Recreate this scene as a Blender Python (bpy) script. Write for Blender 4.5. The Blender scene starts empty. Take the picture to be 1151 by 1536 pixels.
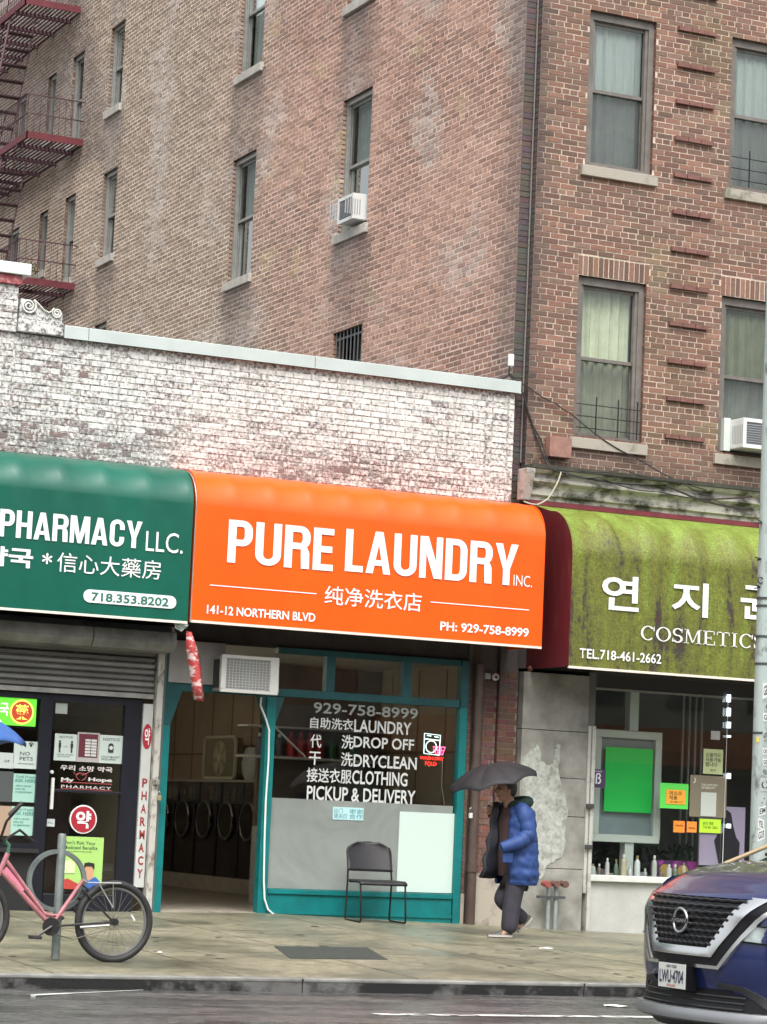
import bpy, bmesh, math, random
import numpy as np
from mathutils import Vector, Matrix
random.seed(7); rng = np.random.default_rng(11)
S = bpy.context.scene; COL = S.collection
# ---------------------------------------------------------------- camera, sky, sun, exposure
CAM = np.array([-12.715, -27.088, 1.11]); FPX = 3983.5
PI_, RO, YA = math.radians(6.569), math.radians(2.548), math.radians(24.98)
Fw = np.array([math.sin(YA)*math.cos(PI_), math.cos(YA)*math.cos(PI_), math.sin(PI_)])
r0 = np.array([math.cos(YA), -math.sin(YA), 0.0]); u0 = np.cross(r0, Fw)
Rt = r0*math.cos(RO)+u0*math.sin(RO); Up = -r0*math.sin(RO)+u0*math.cos(RO)
cd = bpy.data.cameras.new('camera'); cam = bpy.data.objects.new('camera', cd); COL.objects.link(cam)
cd.sensor_fit = 'VERTICAL'; cd.sensor_height = 24.0; cd.lens = FPX/1536*24.0; cd.clip_end = 2000; cd.clip_start = .1
cam.matrix_world = Matrix(((Rt[0], Up[0], -Fw[0], CAM[0]), (Rt[1], Up[1], -Fw[1], CAM[1]), (Rt[2], Up[2], -Fw[2], CAM[2]), (0, 0, 0, 1)))
S.camera = cam
W = bpy.data.worlds.new('World'); S.world = W; W.use_nodes = True
nt = W.node_tree; bg = nt.nodes['Background']
sky = nt.nodes.new('ShaderNodeTexSky'); sky.sky_type = 'NISHITA'; sky.sun_disc = False
SUN_EL, SUN_AZ = math.radians(58), math.radians(200)
sky.sun_elevation = SUN_EL; sky.sun_rotation = SUN_AZ; sky.dust_density = 6; sky.air_density = 1.2; sky.altitude = 20
hs = nt.nodes.new('ShaderNodeHueSaturation'); hs.inputs['Saturation'].default_value = 0.22
nt.links.new(sky.outputs[0], hs.inputs['Color']); nt.links.new(hs.outputs[0], bg.inputs[0]); bg.inputs[1].default_value = 0.13
sl = bpy.data.lights.new('sun', 'SUN'); sl.energy = 0.9; sl.angle = math.radians(35); sl.color = (1, .97, .92)
so = bpy.data.objects.new('sun', sl); COL.objects.link(so)
sd = Vector((math.sin(SUN_AZ)*math.cos(SUN_EL), math.cos(SUN_AZ)*math.cos(SUN_EL), math.sin(SUN_EL)))
so.rotation_euler = sd.to_track_quat('Z', 'Y').to_euler()
VS = S.view_settings; S.display_settings.display_device = 'sRGB'; VS.view_transform = 'Standard'; VS.look = 'None'; VS.gamma = 1; VS.use_curve_mapping = False
VS.exposure = 1.15

# ---------------------------------------------------------------- measuring helpers: a pixel of the photograph onto a plane of the place
def ray(x, y): return Fw*FPX+Rt*(x-575.5)-Up*(y-768)
def at(x, y, Y=0.0):
    a = ray(x, y); return CAM+a*((Y-CAM[1])/a[1])
def atx(x, y, X):
    a = ray(x, y); return CAM+a*((X-CAM[0])/a[0])
def atz(x, y, Z):
    a = ray(x, y); return CAM+a*((Z-CAM[2])/a[2])
def proj(p):
    d = np.asarray(p, float)-CAM; z = d@Fw; return 575.5+FPX*(d@Rt)/z, 768-FPX*(d@Up)/z, z
def rc(x0, y0, x1, y1, Y=0.0):
    a, b = at(x0, y0, Y), at(x1, y1, Y); return (a[0], b[0], b[2], a[2])   # x0,x1,z0,z1
def gz(x, y):                                     # height of the pavement
    zb = 0.03-max(0, min(1, (x+1.4)/4.8))*0.125 if x > -1.4 else 0.03-max(0, min(1, (-1.4-x)/2.5))*0.05
    t = max(0, min(1, -y/7.1)); return zb*(1-t)-0.2*t
RZ = -0.31
# ---------------------------------------------------------------- materials
MATS = {}
def mat(name, col, rough=.6, metal=0, var=0, vscale=6, bump=0, bscale=60, col2=None, clear=0, emit=0, spec=.5, stretch=None, thr=None):
    if name in MATS: return MATS[name]
    m = bpy.data.materials.new(name); m.use_nodes = True; N = m.node_tree.nodes; L = m.node_tree.links
    b = N['Principled BSDF']; b.inputs['Base Color'].default_value = (*col, 1); b.inputs['Roughness'].default_value = rough
    b.inputs['Metallic'].default_value = metal; b.inputs['Coat Weight'].default_value = clear; b.inputs['Coat Roughness'].default_value = .08
    b.inputs['Specular IOR Level'].default_value = spec
    if emit: b.inputs['Emission Color'].default_value = (*col, 1); b.inputs['Emission Strength'].default_value = emit
    if var or bump or col2:
        g = N.new('ShaderNodeNewGeometry'); mp = N.new('ShaderNodeMapping'); L.new(g.outputs['Position'], mp.inputs['Vector'])
        if stretch: mp.inputs['Scale'].default_value = stretch
    if var or col2:
        n = N.new('ShaderNodeTexNoise'); n.inputs['Scale'].default_value = vscale; n.inputs['Detail'].default_value = 7; n.inputs['Roughness'].default_value = .65
        L.new(mp.outputs[0], n.inputs['Vector'])
        r = N.new('ShaderNodeValToRGB'); lo, hi = thr or (.3, .7)
        r.color_ramp.elements[0].position = lo; r.color_ramp.elements[1].position = hi
        c2 = col2 or tuple(min(1, c*(1+var)) for c in col); c1 = col if col2 else tuple(c*(1-var) for c in col)
        r.color_ramp.elements[0].color = (*c1, 1); r.color_ramp.elements[1].color = (*c2, 1)
        L.new(n.outputs['Fac'], r.inputs[0]); L.new(r.outputs[0], b.inputs['Base Color'])
    if bump:
        n2 = N.new('ShaderNodeTexNoise'); n2.inputs['Scale'].default_value = bscale; n2.inputs['Detail'].default_value = 5
        L.new(mp.outputs[0], n2.inputs['Vector'])
        bp = N.new('ShaderNodeBump'); bp.inputs['Strength'].default_value = bump; bp.inputs['Distance'].default_value = .01
        L.new(n2.outputs['Fac'], bp.inputs['Height']); L.new(bp.outputs[0], b.inputs['Normal'])
    MATS[name] = m; return m
def nodes(name):
    m = bpy.data.materials.new(name); m.use_nodes = True; MATS[name] = m
    return m, m.node_tree.nodes, m.node_tree.links, m.node_tree.nodes['Principled BSDF']
def tinted(name, kind):                           # bricks / mortar: colour from the per-brick 'col' attribute x object colour
    m, N, L, b = nodes(name)
    at_ = N.new('ShaderNodeAttribute'); at_.attribute_name = 'col'; oi = N.new('ShaderNodeObjectInfo')
    mul = N.new('ShaderNodeMix'); mul.data_type = 'RGBA'; mul.blend_type = 'MULTIPLY'; mul.inputs[0].default_value = 1
    L.new(at_.outputs['Color'], mul.inputs[6]); L.new(oi.outputs['Color'], mul.inputs[7])
    g = N.new('ShaderNodeNewGeometry')
    n = N.new('ShaderNodeTexNoise'); n.inputs['Scale'].default_value = 38; n.inputs['Detail'].default_value = 6; n.inputs['Roughness'].default_value = .7
    L.new(g.outputs['Position'], n.inputs['Vector'])
    bp = N.new('ShaderNodeBump'); bp.inputs['Strength'].default_value = .5; bp.inputs['Distance'].default_value = .008
    L.new(n.outputs['Fac'], bp.inputs['Height']); L.new(bp.outputs[0], b.inputs['Normal'])
    b.inputs['Roughness'].default_value = .7
    if kind == 'brick':
        mr = N.new('ShaderNodeMapRange'); mr.inputs[1].default_value = .3; mr.inputs[2].default_value = .7; mr.inputs[3].default_value = .72; mr.inputs[4].default_value = 1.3
        L.new(n.outputs['Fac'], mr.inputs[0])
        m2 = N.new('ShaderNodeMix'); m2.data_type = 'RGBA'; m2.blend_type = 'MULTIPLY'; m2.inputs[0].default_value = 1
        L.new(mul.outputs[2], m2.inputs[6]); L.new(mr.outputs[0], m2.inputs[7]); L.new(m2.outputs[2], b.inputs['Base Color'])
    else:                                         # flaking white paint; col.r is how much has flaked off
        sp = N.new('ShaderNodeSeparateColor'); L.new(mul.outputs[2], sp.inputs[0])
        n3 = N.new('ShaderNodeTexNoise'); n3.inputs['Scale'].default_value = 26; n3.inputs['Detail'].default_value = 9; n3.inputs['Roughness'].default_value = .72
        L.new(g.outputs['Position'], n3.inputs['Vector'])
        ad = N.new('ShaderNodeMath'); ad.operation = 'ADD'; L.new(n3.outputs['Fac'], ad.inputs[0]); L.new(sp.outputs[0], ad.inputs[1])
        mr = N.new('ShaderNodeMapRange'); mr.inputs[1].default_value = .82; mr.inputs[2].default_value = .97
        L.new(ad.outputs[0], mr.inputs[0])
        n4 = N.new('ShaderNodeTexNoise'); n4.inputs['Scale'].default_value = 5; n4.inputs['Detail'].default_value = 6
        L.new(g.outputs['Position'], n4.inputs['Vector'])
        cr = N.new('ShaderNodeValToRGB'); cr.color_ramp.elements[0].position = .35; cr.color_ramp.elements[1].position = .65
        cr.color_ramp.elements[0].color = (.12, .115, .11, 1); cr.color_ramp.elements[1].color = (.19, .125, .115, 1)
        L.new(n4.outputs['Fac'], cr.inputs[0])
        pr_ = N.new('ShaderNodeValToRGB'); pr_.color_ramp.elements[0].position = .3; pr_.color_ramp.elements[1].position = .62
        pr_.color_ramp.elements[0].color = (.40, .42, .40, 1); pr_.color_ramp.elements[1].color = (.74, .74, .70, 1)
        n5 = N.new('ShaderNodeTexNoise'); n5.inputs['Scale'].default_value = 14; n5.inputs['Detail'].default_value = 8
        L.new(g.outputs['Position'], n5.inputs['Vector']); L.new(n5.outputs['Fac'], pr_.inputs[0])
        mx = N.new('ShaderNodeMix'); mx.data_type = 'RGBA'
        L.new(mr.outputs[0], mx.inputs[0]); L.new(pr_.outputs[0], mx.inputs[6]); L.new(cr.outputs[0], mx.inputs[7])
        L.new(mx.outputs[2], b.inputs['Base Color'])
    return m
BRICK = tinted('brick_face', 'brick'); MORTAR = tinted('mortar', 'brick'); PAINTED = tinted('flaking_white_paint', 'paint')
def glass(name, tint=(1, 1, 1), refl=1.0, rough=0.0, haze=0.0, hazecol=(.7, .75, .72)):
    m = bpy.data.materials.new(name); m.use_nodes = True; N = m.node_tree.nodes; L = m.node_tree.links; N.clear()
    out = N.new('ShaderNodeOutputMaterial'); tr = N.new('ShaderNodeBsdfTransparent'); tr.inputs[0].default_value = (*tint, 1)
    gl = N.new('ShaderNodeBsdfGlossy'); gl.inputs['Roughness'].default_value = rough; gl.inputs[0].default_value = (.95, 1, .98, 1)
    fr = N.new('ShaderNodeFresnel'); fr.inputs[0].default_value = 1.5
    mm = N.new('ShaderNodeMath'); mm.operation = 'MULTIPLY_ADD'; mm.inputs[1].default_value = refl; mm.inputs[2].default_value = 0.02; L.new(fr.outputs[0], mm.inputs[0])
    mx = N.new('ShaderNodeMixShader'); L.new(mm.outputs[0], mx.inputs[0]); L.new(gl.outputs[0], mx.inputs[2])
    if haze:
        df = N.new('ShaderNodeBsdfDiffuse'); df.inputs[0].default_value = (*hazecol, 1); tl = N.new('ShaderNodeBsdfTranslucent'); tl.inputs[0].default_value = (*hazecol, 1)
        a = N.new('ShaderNodeMixShader'); a.inputs[0].default_value = .2; L.new(df.outputs[0], a.inputs[1]); L.new(tl.outputs[0], a.inputs[2])
        h = N.new('ShaderNodeMixShader'); h.inputs[0].default_value = haze; q = N.new('ShaderNodeNewGeometry'); nn_ = N.new('ShaderNodeTexNoise'); nn_.inputs['Scale'].default_value = 1.1; nn_.inputs['Detail'].default_value = 3; nn_.inputs['Distortion'].default_value = 2.5; L.new(q.outputs['Position'], nn_.inputs['Vector']); m_r = N.new('ShaderNodeMapRange'); m_r.inputs[1].default_value = .35; m_r.inputs[2].default_value = .65; m_r.inputs[3].default_value = haze*.9; m_r.inputs[4].default_value = min(1, haze*1.1); L.new(nn_.outputs['Fac'], m_r.inputs[0]); L.new(m_r.outputs[0], h.inputs[0]); L.new(tr.outputs[0], h.inputs[1]); L.new(a.outputs[0], h.inputs[2]); L.new(h.outputs[0], mx.inputs[1])
    else: L.new(tr.outputs[0], mx.inputs[1])
    L.new(mx.outputs[0], out.inputs[0]); MATS[name] = m; return m
GLASS = glass('window_glass', (.86, .92, .90), 1.0); SHOPGLASS = glass('shop_glass', (.93, .96, .95), 1.4); SIDEGLASS = glass('side_window_glass', (.75, .8, .8), .45)
SCREEN = glass('insect_screen_mesh', (1, 1, 1), .1, .6, .42, (.07, .07, .07))
FROST = glass('frosted_film', (.95, .98, .97), .6, .12, .70, (.42, .46, .43))
# ---------------------------------------------------------------- mesh builder
OFF = {}
def link(o, parent=None):
    COL.objects.link(o)
    if parent is not None: o.parent = parent; OFF[o.name] = OFF.get(parent.name, Vector((0, 0, 0)))
    return o
def thing(name, label, cat, loc=(0, 0, 0), group=None, rotz=0):
    o = bpy.data.objects.new(name, None); o.empty_display_size = .1; COL.objects.link(o); o.location = loc; o.rotation_euler = (0, 0, rotz)
    o['label'] = label; o['category'] = cat
    if group: o['group'] = group
    OFF[o.name] = Vector(loc); return o
def tag(o, label, cat, group=None, kind=None):
    if label: o['label'] = label
    if cat: o['category'] = cat
    if group: o['group'] = group
    if kind: o['kind'] = kind
    return o
class MB:
    def __init__(s, T=None): s.v = []; s.f = []; s.T = T
    def add(s, vs, fs):
        n = len(s.v); s.v += [tuple(s.T(*v)) if s.T else tuple(v) for v in vs]; s.f += [tuple(i+n for i in f) for f in fs]; return s
    def box(s, x0, x1, y0, y1, z0, z1):
        return s.add([(x0, y0, z0), (x1, y0, z0), (x1, y1, z0), (x0, y1, z0), (x0, y0, z1), (x1, y0, z1), (x1, y1, z1), (x0, y1, z1)],
                     [(0, 3, 2, 1), (4, 5, 6, 7), (0, 1, 5, 4), (1, 2, 6, 5), (2, 3, 7, 6), (3, 0, 4, 7)])
    def prism(s, poly, a, b, axis='y'):            # poly in the other two axes, extruded from a to b
        def P(p, t): return {'y': (p[0], t, p[1]), 'x': (t, p[0], p[1]), 'z': (p[0], p[1], t)}[axis]
        n = len(poly); vs = [P(p, a) for p in poly]+[P(p, b) for p in poly]
        return s.add(vs, [tuple(range(n)), tuple(range(2*n-1, n-1, -1))]+[(i, i+n, (i+1) % n+n, (i+1) % n) for i in range(n)])
    def tube(s, pts, r, n=8, cap=True, closed=False):
        pts = [Vector(p) for p in pts]; rs = r if isinstance(r, (list, tuple)) else [r]*len(pts); vs = []; m = len(pts); pn = None
        for i, p in enumerate(pts):
            a = pts[(i-1) % m] if closed or i > 0 else p; b = pts[(i+1) % m] if closed or i < m-1 else p
            t = (b-a).normalized()
            if pn is None: pn = t.orthogonal().normalized()
            else: pn = (pn-t*pn.dot(t)); pn = pn.normalized() if pn.length > 1e-6 else t.orthogonal().normalized()
            q = t.cross(pn)
            for k in range(n):
                w = 2*math.pi*k/n; vs.append(p+(pn*math.cos(w)+q*math.sin(w))*rs[i])
        fs = []
        for i in range(m if closed else m-1):
            j = (i+1) % m
            for k in range(n): fs.append((i*n+k, i*n+(k+1) % n, j*n+(k+1) % n, j*n+k))
        if cap and not closed: fs += [tuple(range(n-1, -1, -1)), tuple((m-1)*n+k for k in range(n))]
        return s.add(vs, fs)
    def bar(s, p, q, w, h=None): return s.tube([p, q], w, 4) if h is None else s
    def cyl(s, c, r, z0, z1, n=20, r1=None): return s.tube([(c[0], c[1], z0), (c[0], c[1], z1)], [r, r1 or r], n)
    def disk(s, c, r, axis, t, n=24, sy=1):          # solid disc about c, thickness t along axis vector
        c = Vector(c); a = Vector(axis).normalized(); return s.tube([c-a*t/2, c+a*t/2], r, n)
    def grid(s, P, closed_u=False):                # P[i][j] points
        n, m = len(P), len(P[0]); vs = [p for row in P for p in row]; fs = []
        for i in range(n if closed_u else n-1):
            for j in range(m-1): a = i*m+j; b = ((i+1) % n)*m+j; fs.append((a, a+1, b+1, b))
        return s.add(vs, fs)
    def sphere(s, c, r, n=12, m=8, f=None):
        c = Vector(c); r = Vector(r) if hasattr(r, '__len__') else Vector((r, r, r)); P = []
        for i in range(m+1):
            th = math.pi*i/m; P.append([c+Vector((r.x*math.sin(th)*math.cos(2*math.pi*j/n), r.y*math.sin(th)*math.sin(2*math.pi*j/n), r.z*math.cos(th))) for j in range(n+1)])
        return s.grid(P)
    def lathe(s, c, prof, n=14): # prof (r,z)
        P = [[(c[0]+r*math.cos(2*math.pi*j/n), c[1]+r*math.sin(2*math.pi*j/n), c[2]+z) for j in range(n+1)] for r, z in prof]
        return s.grid(P)
    def mesh(s, name, m, off=Vector((0, 0, 0)), smooth=False):
        me = bpy.data.meshes.new(name); me.from_pydata([(a[0]-off[0], a[1]-off[1], a[2]-off[2]) for a in s.v], [], s.f)
        if m: me.materials.append(m)
        bm = bmesh.new(); bm.from_mesh(me); bmesh.ops.remove_doubles(bm, verts=bm.verts, dist=1e-5); bmesh.ops.recalc_face_normals(bm, faces=bm.faces); bm.to_mesh(me); bm.free()
        if smooth: me.shade_smooth(); me.set_sharp_from_angle(angle=math.radians(smooth if smooth > 1 else 40))
        return me
    def build(s, name, m, parent=None, smooth=False, bevel=0):
        off = OFF.get(parent.name, Vector((0, 0, 0))) if parent is not None else Vector((0, 0, 0))
        o = bpy.data.objects.new(name, s.mesh(name, m, off, smooth)); link(o, parent)
        if bevel: bv = o.modifiers.new('bevel', 'BEVEL'); bv.width = bevel; bv.segments = 2; bv.limit_method = 'ANGLE'
        return o
def solo(mb, name, m, label, cat, loc=None, smooth=False, bevel=0, group=None):     # a thing that is one mesh, origin at its base
    vs = np.array(mb.v, float); c = Vector(((vs[:, 0].min()+vs[:, 0].max())/2, (vs[:, 1].min()+vs[:, 1].max())/2, vs[:, 2].min())) if loc is None else Vector(loc)
    o = bpy.data.objects.new(name, mb.mesh(name, m, c, smooth)); o.location = c; COL.objects.link(o); OFF[o.name] = c
    if bevel: bv = o.modifiers.new('bevel', 'BEVEL'); bv.width = bevel; bv.segments = 2; bv.limit_method = 'ANGLE'
    return tag(o, label, cat, group)
def struct(mb, name, m, smooth=False):
    o = mb.build(name, m, None, smooth); o['kind'] = 'structure'; return o
# text ------------------------------------------------------------
_tc = bpy.data.curves.new('lettering', 'FONT'); _to = bpy.data.objects.new('lettering_source', _tc); _tcol = bpy.data.scenes.new('lettering'); _tcol.collection.objects.link(_to)
_vl = _tcol.view_layers[0]
def glyphs(s, bold=0, shear=0, space=1.0, line=1.0, align='LEFT'):
    _tc.body = s; _tc.offset = bold; _tc.shear = shear; _tc.space_character = space; _tc.space_line = line; _tc.extrude = 0; _tc.align_x = align; _tc.resolution_u = 3
    _vl.update(); dg = _vl.depsgraph; dg.update(); me = bpy.data.meshes.new_from_object(_to.evaluated_get(dg))
    return me
SERIF = {}
def text(s, rect, Y, m, parent, name='lettering', bold=0, shear=0, space=1.0, line=1.0, align='LEFT', T=None, rot=0, slab=False, heavy=0, thick=.003, label=None):
    me = glyphs(s, bold, shear, space, line, align)
    if heavy:
        bm = bmesh.new(); nl = 5
        for k in range(nl):
            n0 = len(bm.verts); bm.from_mesh(me); bm.verts.ensure_lookup_table()
            for v in bm.verts[n0:]: v.co.x += heavy*k/(nl-1); v.co.z = k*.0007
        bm.to_mesh(me); bm.free()
    co = np.array([v.co[:] for v in me.vertices])
    if slab:                                       # feet on the stems of roman capitals
        fs = []; me2 = None
    if rot: c_, s_ = math.cos(rot), math.sin(rot); co[:, :2] = co[:, :2]@np.array([[c_, s_], [-s_, c_]])
    lo, hi = co[:, :2].min(0), co[:, :2].max(0); x0, x1, z0, z1 = rect
    X = x0+(co[:, 0]-lo[0])/max(hi[0]-lo[0], 1e-6)*(x1-x0); Z = z0+(co[:, 1]-lo[1])/max(hi[1]-lo[1], 1e-6)*(z1-z0)
    off = OFF.get(parent.name, Vector((0, 0, 0)))
    T = T or (lambda x, z: (x, Y, z))
    nv = np.array([T(x, z) for x, z in zip(X, Z)])-np.array(off)
    if heavy: nv[:, 1] -= co[:, 2]
    me.vertices.foreach_set('co', nv.astype(np.float32).ravel()); me.materials.clear(); me.materials.append(m); me.name = name; me.update()
    o = bpy.data.objects.new(name, me); link(o, parent)
    if label: o['label'] = label
    return o
# ---------------------------------------------------------------- brick walls
def unit_mesh(name, m):
    b = MB(); b.box(-.5, .5, -.5, .5, -.5, .5); me = b.mesh(name, m); a = me.attributes.new('col', 'FLOAT_COLOR', 'FACE'); a.data.foreach_set('color', np.ones(len(me.polygons)*4, np.float32)); return me
UB = {'b': unit_mesh('brick', BRICK), 'p': unit_mesh('painted_brick', PAINTED)}
def wall(root, wname, O, U, N, ur, zr, holes, colf, mortf, kind='b', singles=300, bricks_z=None, course=.0677, L=.203, J=.011, zones=None, reveal=.13, hdr=6, part='brick', depth=.05, skipf=None, mort_mat=None, soldiers=(), proudf=None, rec_=-.006):
    O = np.array(O, float); U = np.array(U, float); N = np.array(N, float); Z = np.array([0, 0, 1.0])
    fm = UB[kind].materials[0]; mm = mort_mat or MORTAR
    # mortar sheet with openings and reveals
    def cuts(a, b, extra, step):
        c = sorted(set([a, b]+[e for e in extra if a < e < b])); out = []
        for p, q in zip(c[:-1], c[1:]):
            k = max(1, int(math.ceil((q-p)/step))); out += [p+(q-p)*i/k for i in range(k)]
        return out+[b]
    us = cuts(ur[0], ur[1], [e for h in holes for e in h[:2]], .25); zs = cuts(zr[0], zr[1], [e for h in holes for e in h[2:4]], .25)
    vs = []; fs = []; cs = []
    idx = {}
    def V(u, n, z):
        k = (round(u, 4), round(n, 4), round(z, 4))
        if k not in idx: idx[k] = len(vs); vs.append(O+U*u+N*n+Z*z); cs.append((*mortf(u, z), 1))
        return idx[k]
    rec = rec_
    for i in range(len(us)-1):
        for j in range(len(zs)-1):
            uc, zc = (us[i]+us[i+1])/2, (zs[j]+zs[j+1])/2
            if any(h[0] < uc < h[1] and h[2] < zc < h[3] for h in holes): continue
            fs.append((V(us[i], rec, zs[j]), V(us[i+1], rec, zs[j]), V(us[i+1], rec, zs[j+1]), V(us[i], rec, zs[j+1])))
    for h in holes:
        e = .006; a, b, c, d = h[:4]
        for p, q in (((a-e, c), (a-e, d)), ((b+e, c), (b+e, d)), ((a, d+e), (b, d+e)), ((a, c-e), (b, c-e))):
            k_ = [V(p[0], rec-.0011, p[1]), V(q[0], rec-.0011, q[1]), V(q[0], -reveal-.04, q[1]), V(p[0], -reveal-.04, p[1])]; fs.append(tuple(k_))
            if kind == 'b':
                for w_ in k_: cs[w_] = (.15, .085, .07, 1)
    off = np.array(OFF[root.name]); me = bpy.data.meshes.new(wname); me.from_pydata([tuple(v-off) for v in vs], [], fs); me.materials.append(mm)
    a = me.attributes.new('col', 'FLOAT_COLOR', 'POINT'); a.data.foreach_set('color', np.array(cs, np.float32).ravel())
    wo = bpy.data.objects.new(wname, me); link(wo, root)
    # bricks
    B = []
    bz = bricks_z or zr
    k0 = int(round(bz[0]/course)); k1 = int(bz[1]/course)
    zones = zones or [(ur[0], ur[1], 'bond')]
    for k in range(k0, k1):
        za, zb = k*course+J/2, (k+1)*course-J/2
        if zb > bz[1]+.02: break
        for (a0, b0, md) in zones:
            if md == 'bond':
                head = hdr and k % hdr == 0; Lm = (L+J)/2 if head else L+J
                s0 = (k % 2)*Lm/2+(Lm/4 if head else 0); u = a0-s0
            elif md == 'one': Lm = b0-a0; u = a0
            while u < b0-.001:
                p, q = max(u, a0)+J/2, min(u+Lm, b0)-J/2; u += Lm
                if q-p < .025: continue
                segs = [(p, q)]
                for h in list(holes)+list(soldiers):
                    if zb > h[2]+.03 and za < h[3]-.03:
                        ns = []
                        for (p_, q_) in segs:
                            if q_ <= h[0] or p_ >= h[1]: ns.append((p_, q_))
                            else:
                                if p_ < h[0]-.02: ns.append((p_, h[0]))
                                if q_ > h[1]+.02: ns.append((h[1], q_))
                        segs = ns
                zz = (za, zb)
                for (p_, q_) in segs:
                    uc, zc = (p_+q_)/2, (za+zb)/2
                    if skipf and skipf(uc, zc): continue
                    jamb = any(abs(p_-h[1]) < .01 or abs(q_-h[0]) < .01 for h in holes) or p_ < ur[0]+.02 or q_ > ur[1]-.02
                    B.append((p_, q_, za, zb, random.uniform(-.002, .004)+(proudf(uc, zc) if proudf else 0), reveal-.01 if jamb else depth, colf(uc, zc)))
    for h in soldiers:
        n = int(round((h[1]-h[0])/(course)));
        for i in range(n):
            p_ = h[0]+(h[1]-h[0])*i/n+J/2; q_ = h[0]+(h[1]-h[0])*(i+1)/n-J/2
            B.append((p_, q_, h[2]+.004, h[3]-.006, random.uniform(-.002, .004), reveal, colf((p_+q_)/2, (h[2]+h[3])/2)))
    sc = []
    for i, b in enumerate(B):
        c = O+U*(b[0]+b[1])/2+Z*(b[2]+b[3])/2; x, y, z = proj(c)
        d = CAM-c; cosv = abs(d@N)/np.linalg.norm(d); 
        s_ = (b[1]-b[0])*(b[3]-b[2])/z**2*cosv*(1 if (5 < x < 1125 and 5 < y < 1530) else 0); sc.append(s_)
    order = np.argsort(-np.array(sc))[:singles]; single = set(int(i) for i in order if sc[int(i)] > 0)
    rot = Matrix([(U[i], -N[i], Z[i]) for i in range(3)]).to_4x4()
    vs = []; fs = []; cs = []
    for i, b in enumerate(B):
        p_, q_, za, zb, pr_, dp, c = b
        if i in single:
            o = bpy.data.objects.new('brick', UB[kind]); COL.objects.link(o); o.parent = root; o.color = (*c, 1)
            ctr = O+U*(p_+q_)/2+N*(pr_-dp/2)+Z*(za+zb)/2-off
            o.matrix_local = Matrix.Translation(Vector(ctr))@rot@Matrix.Diagonal((q_-p_, dp, zb-za, 1)); continue
        n = len(vs)
        for (uu, nn, zz) in ((p_, pr_, za), (q_, pr_, za), (q_, pr_, zb), (p_, pr_, zb), (p_, pr_-dp, za), (q_, pr_-dp, za), (q_, pr_-dp, zb), (p_, pr_-dp, zb)):
            vs.append(O+U*uu+N*nn+Z*zz-off)
        fs += [(n, n+1, n+2, n+3), (n, n+4, n+5, n+1), (n+1, n+5, n+6, n+2), (n+2, n+6, n+7, n+3), (n+3, n+7, n+4, n)]; cs += [(*c, 1)]*5
    if fs:
        me = bpy.data.meshes.new(part+'_mass'); me.from_pydata([tuple(v) for v in vs], [], fs); me.materials.append(fm)
        a = me.attributes.new('col', 'FLOAT_COLOR', 'FACE'); a.data.foreach_set('color', np.array(cs, np.float32).ravel())
        o = bpy.data.objects.new('brick_courses', me); link(o, root); o['kind'] = 'stuff'
    return wo
def mixc(a, b, t): t = max(0, min(1, t)); return tuple(x*(1-t)+y*t for x, y in zip(a, b))
def sm(a, b, x): t = max(0, min(1, (x-a)/(b-a))); return t*t*(3-2*t)
from mathutils import noise as mnoise
def nz(u, z, s, seed=0): return mnoise.noise(Vector((u*s+seed*7.3, z*s, seed*3.1)))
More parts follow.
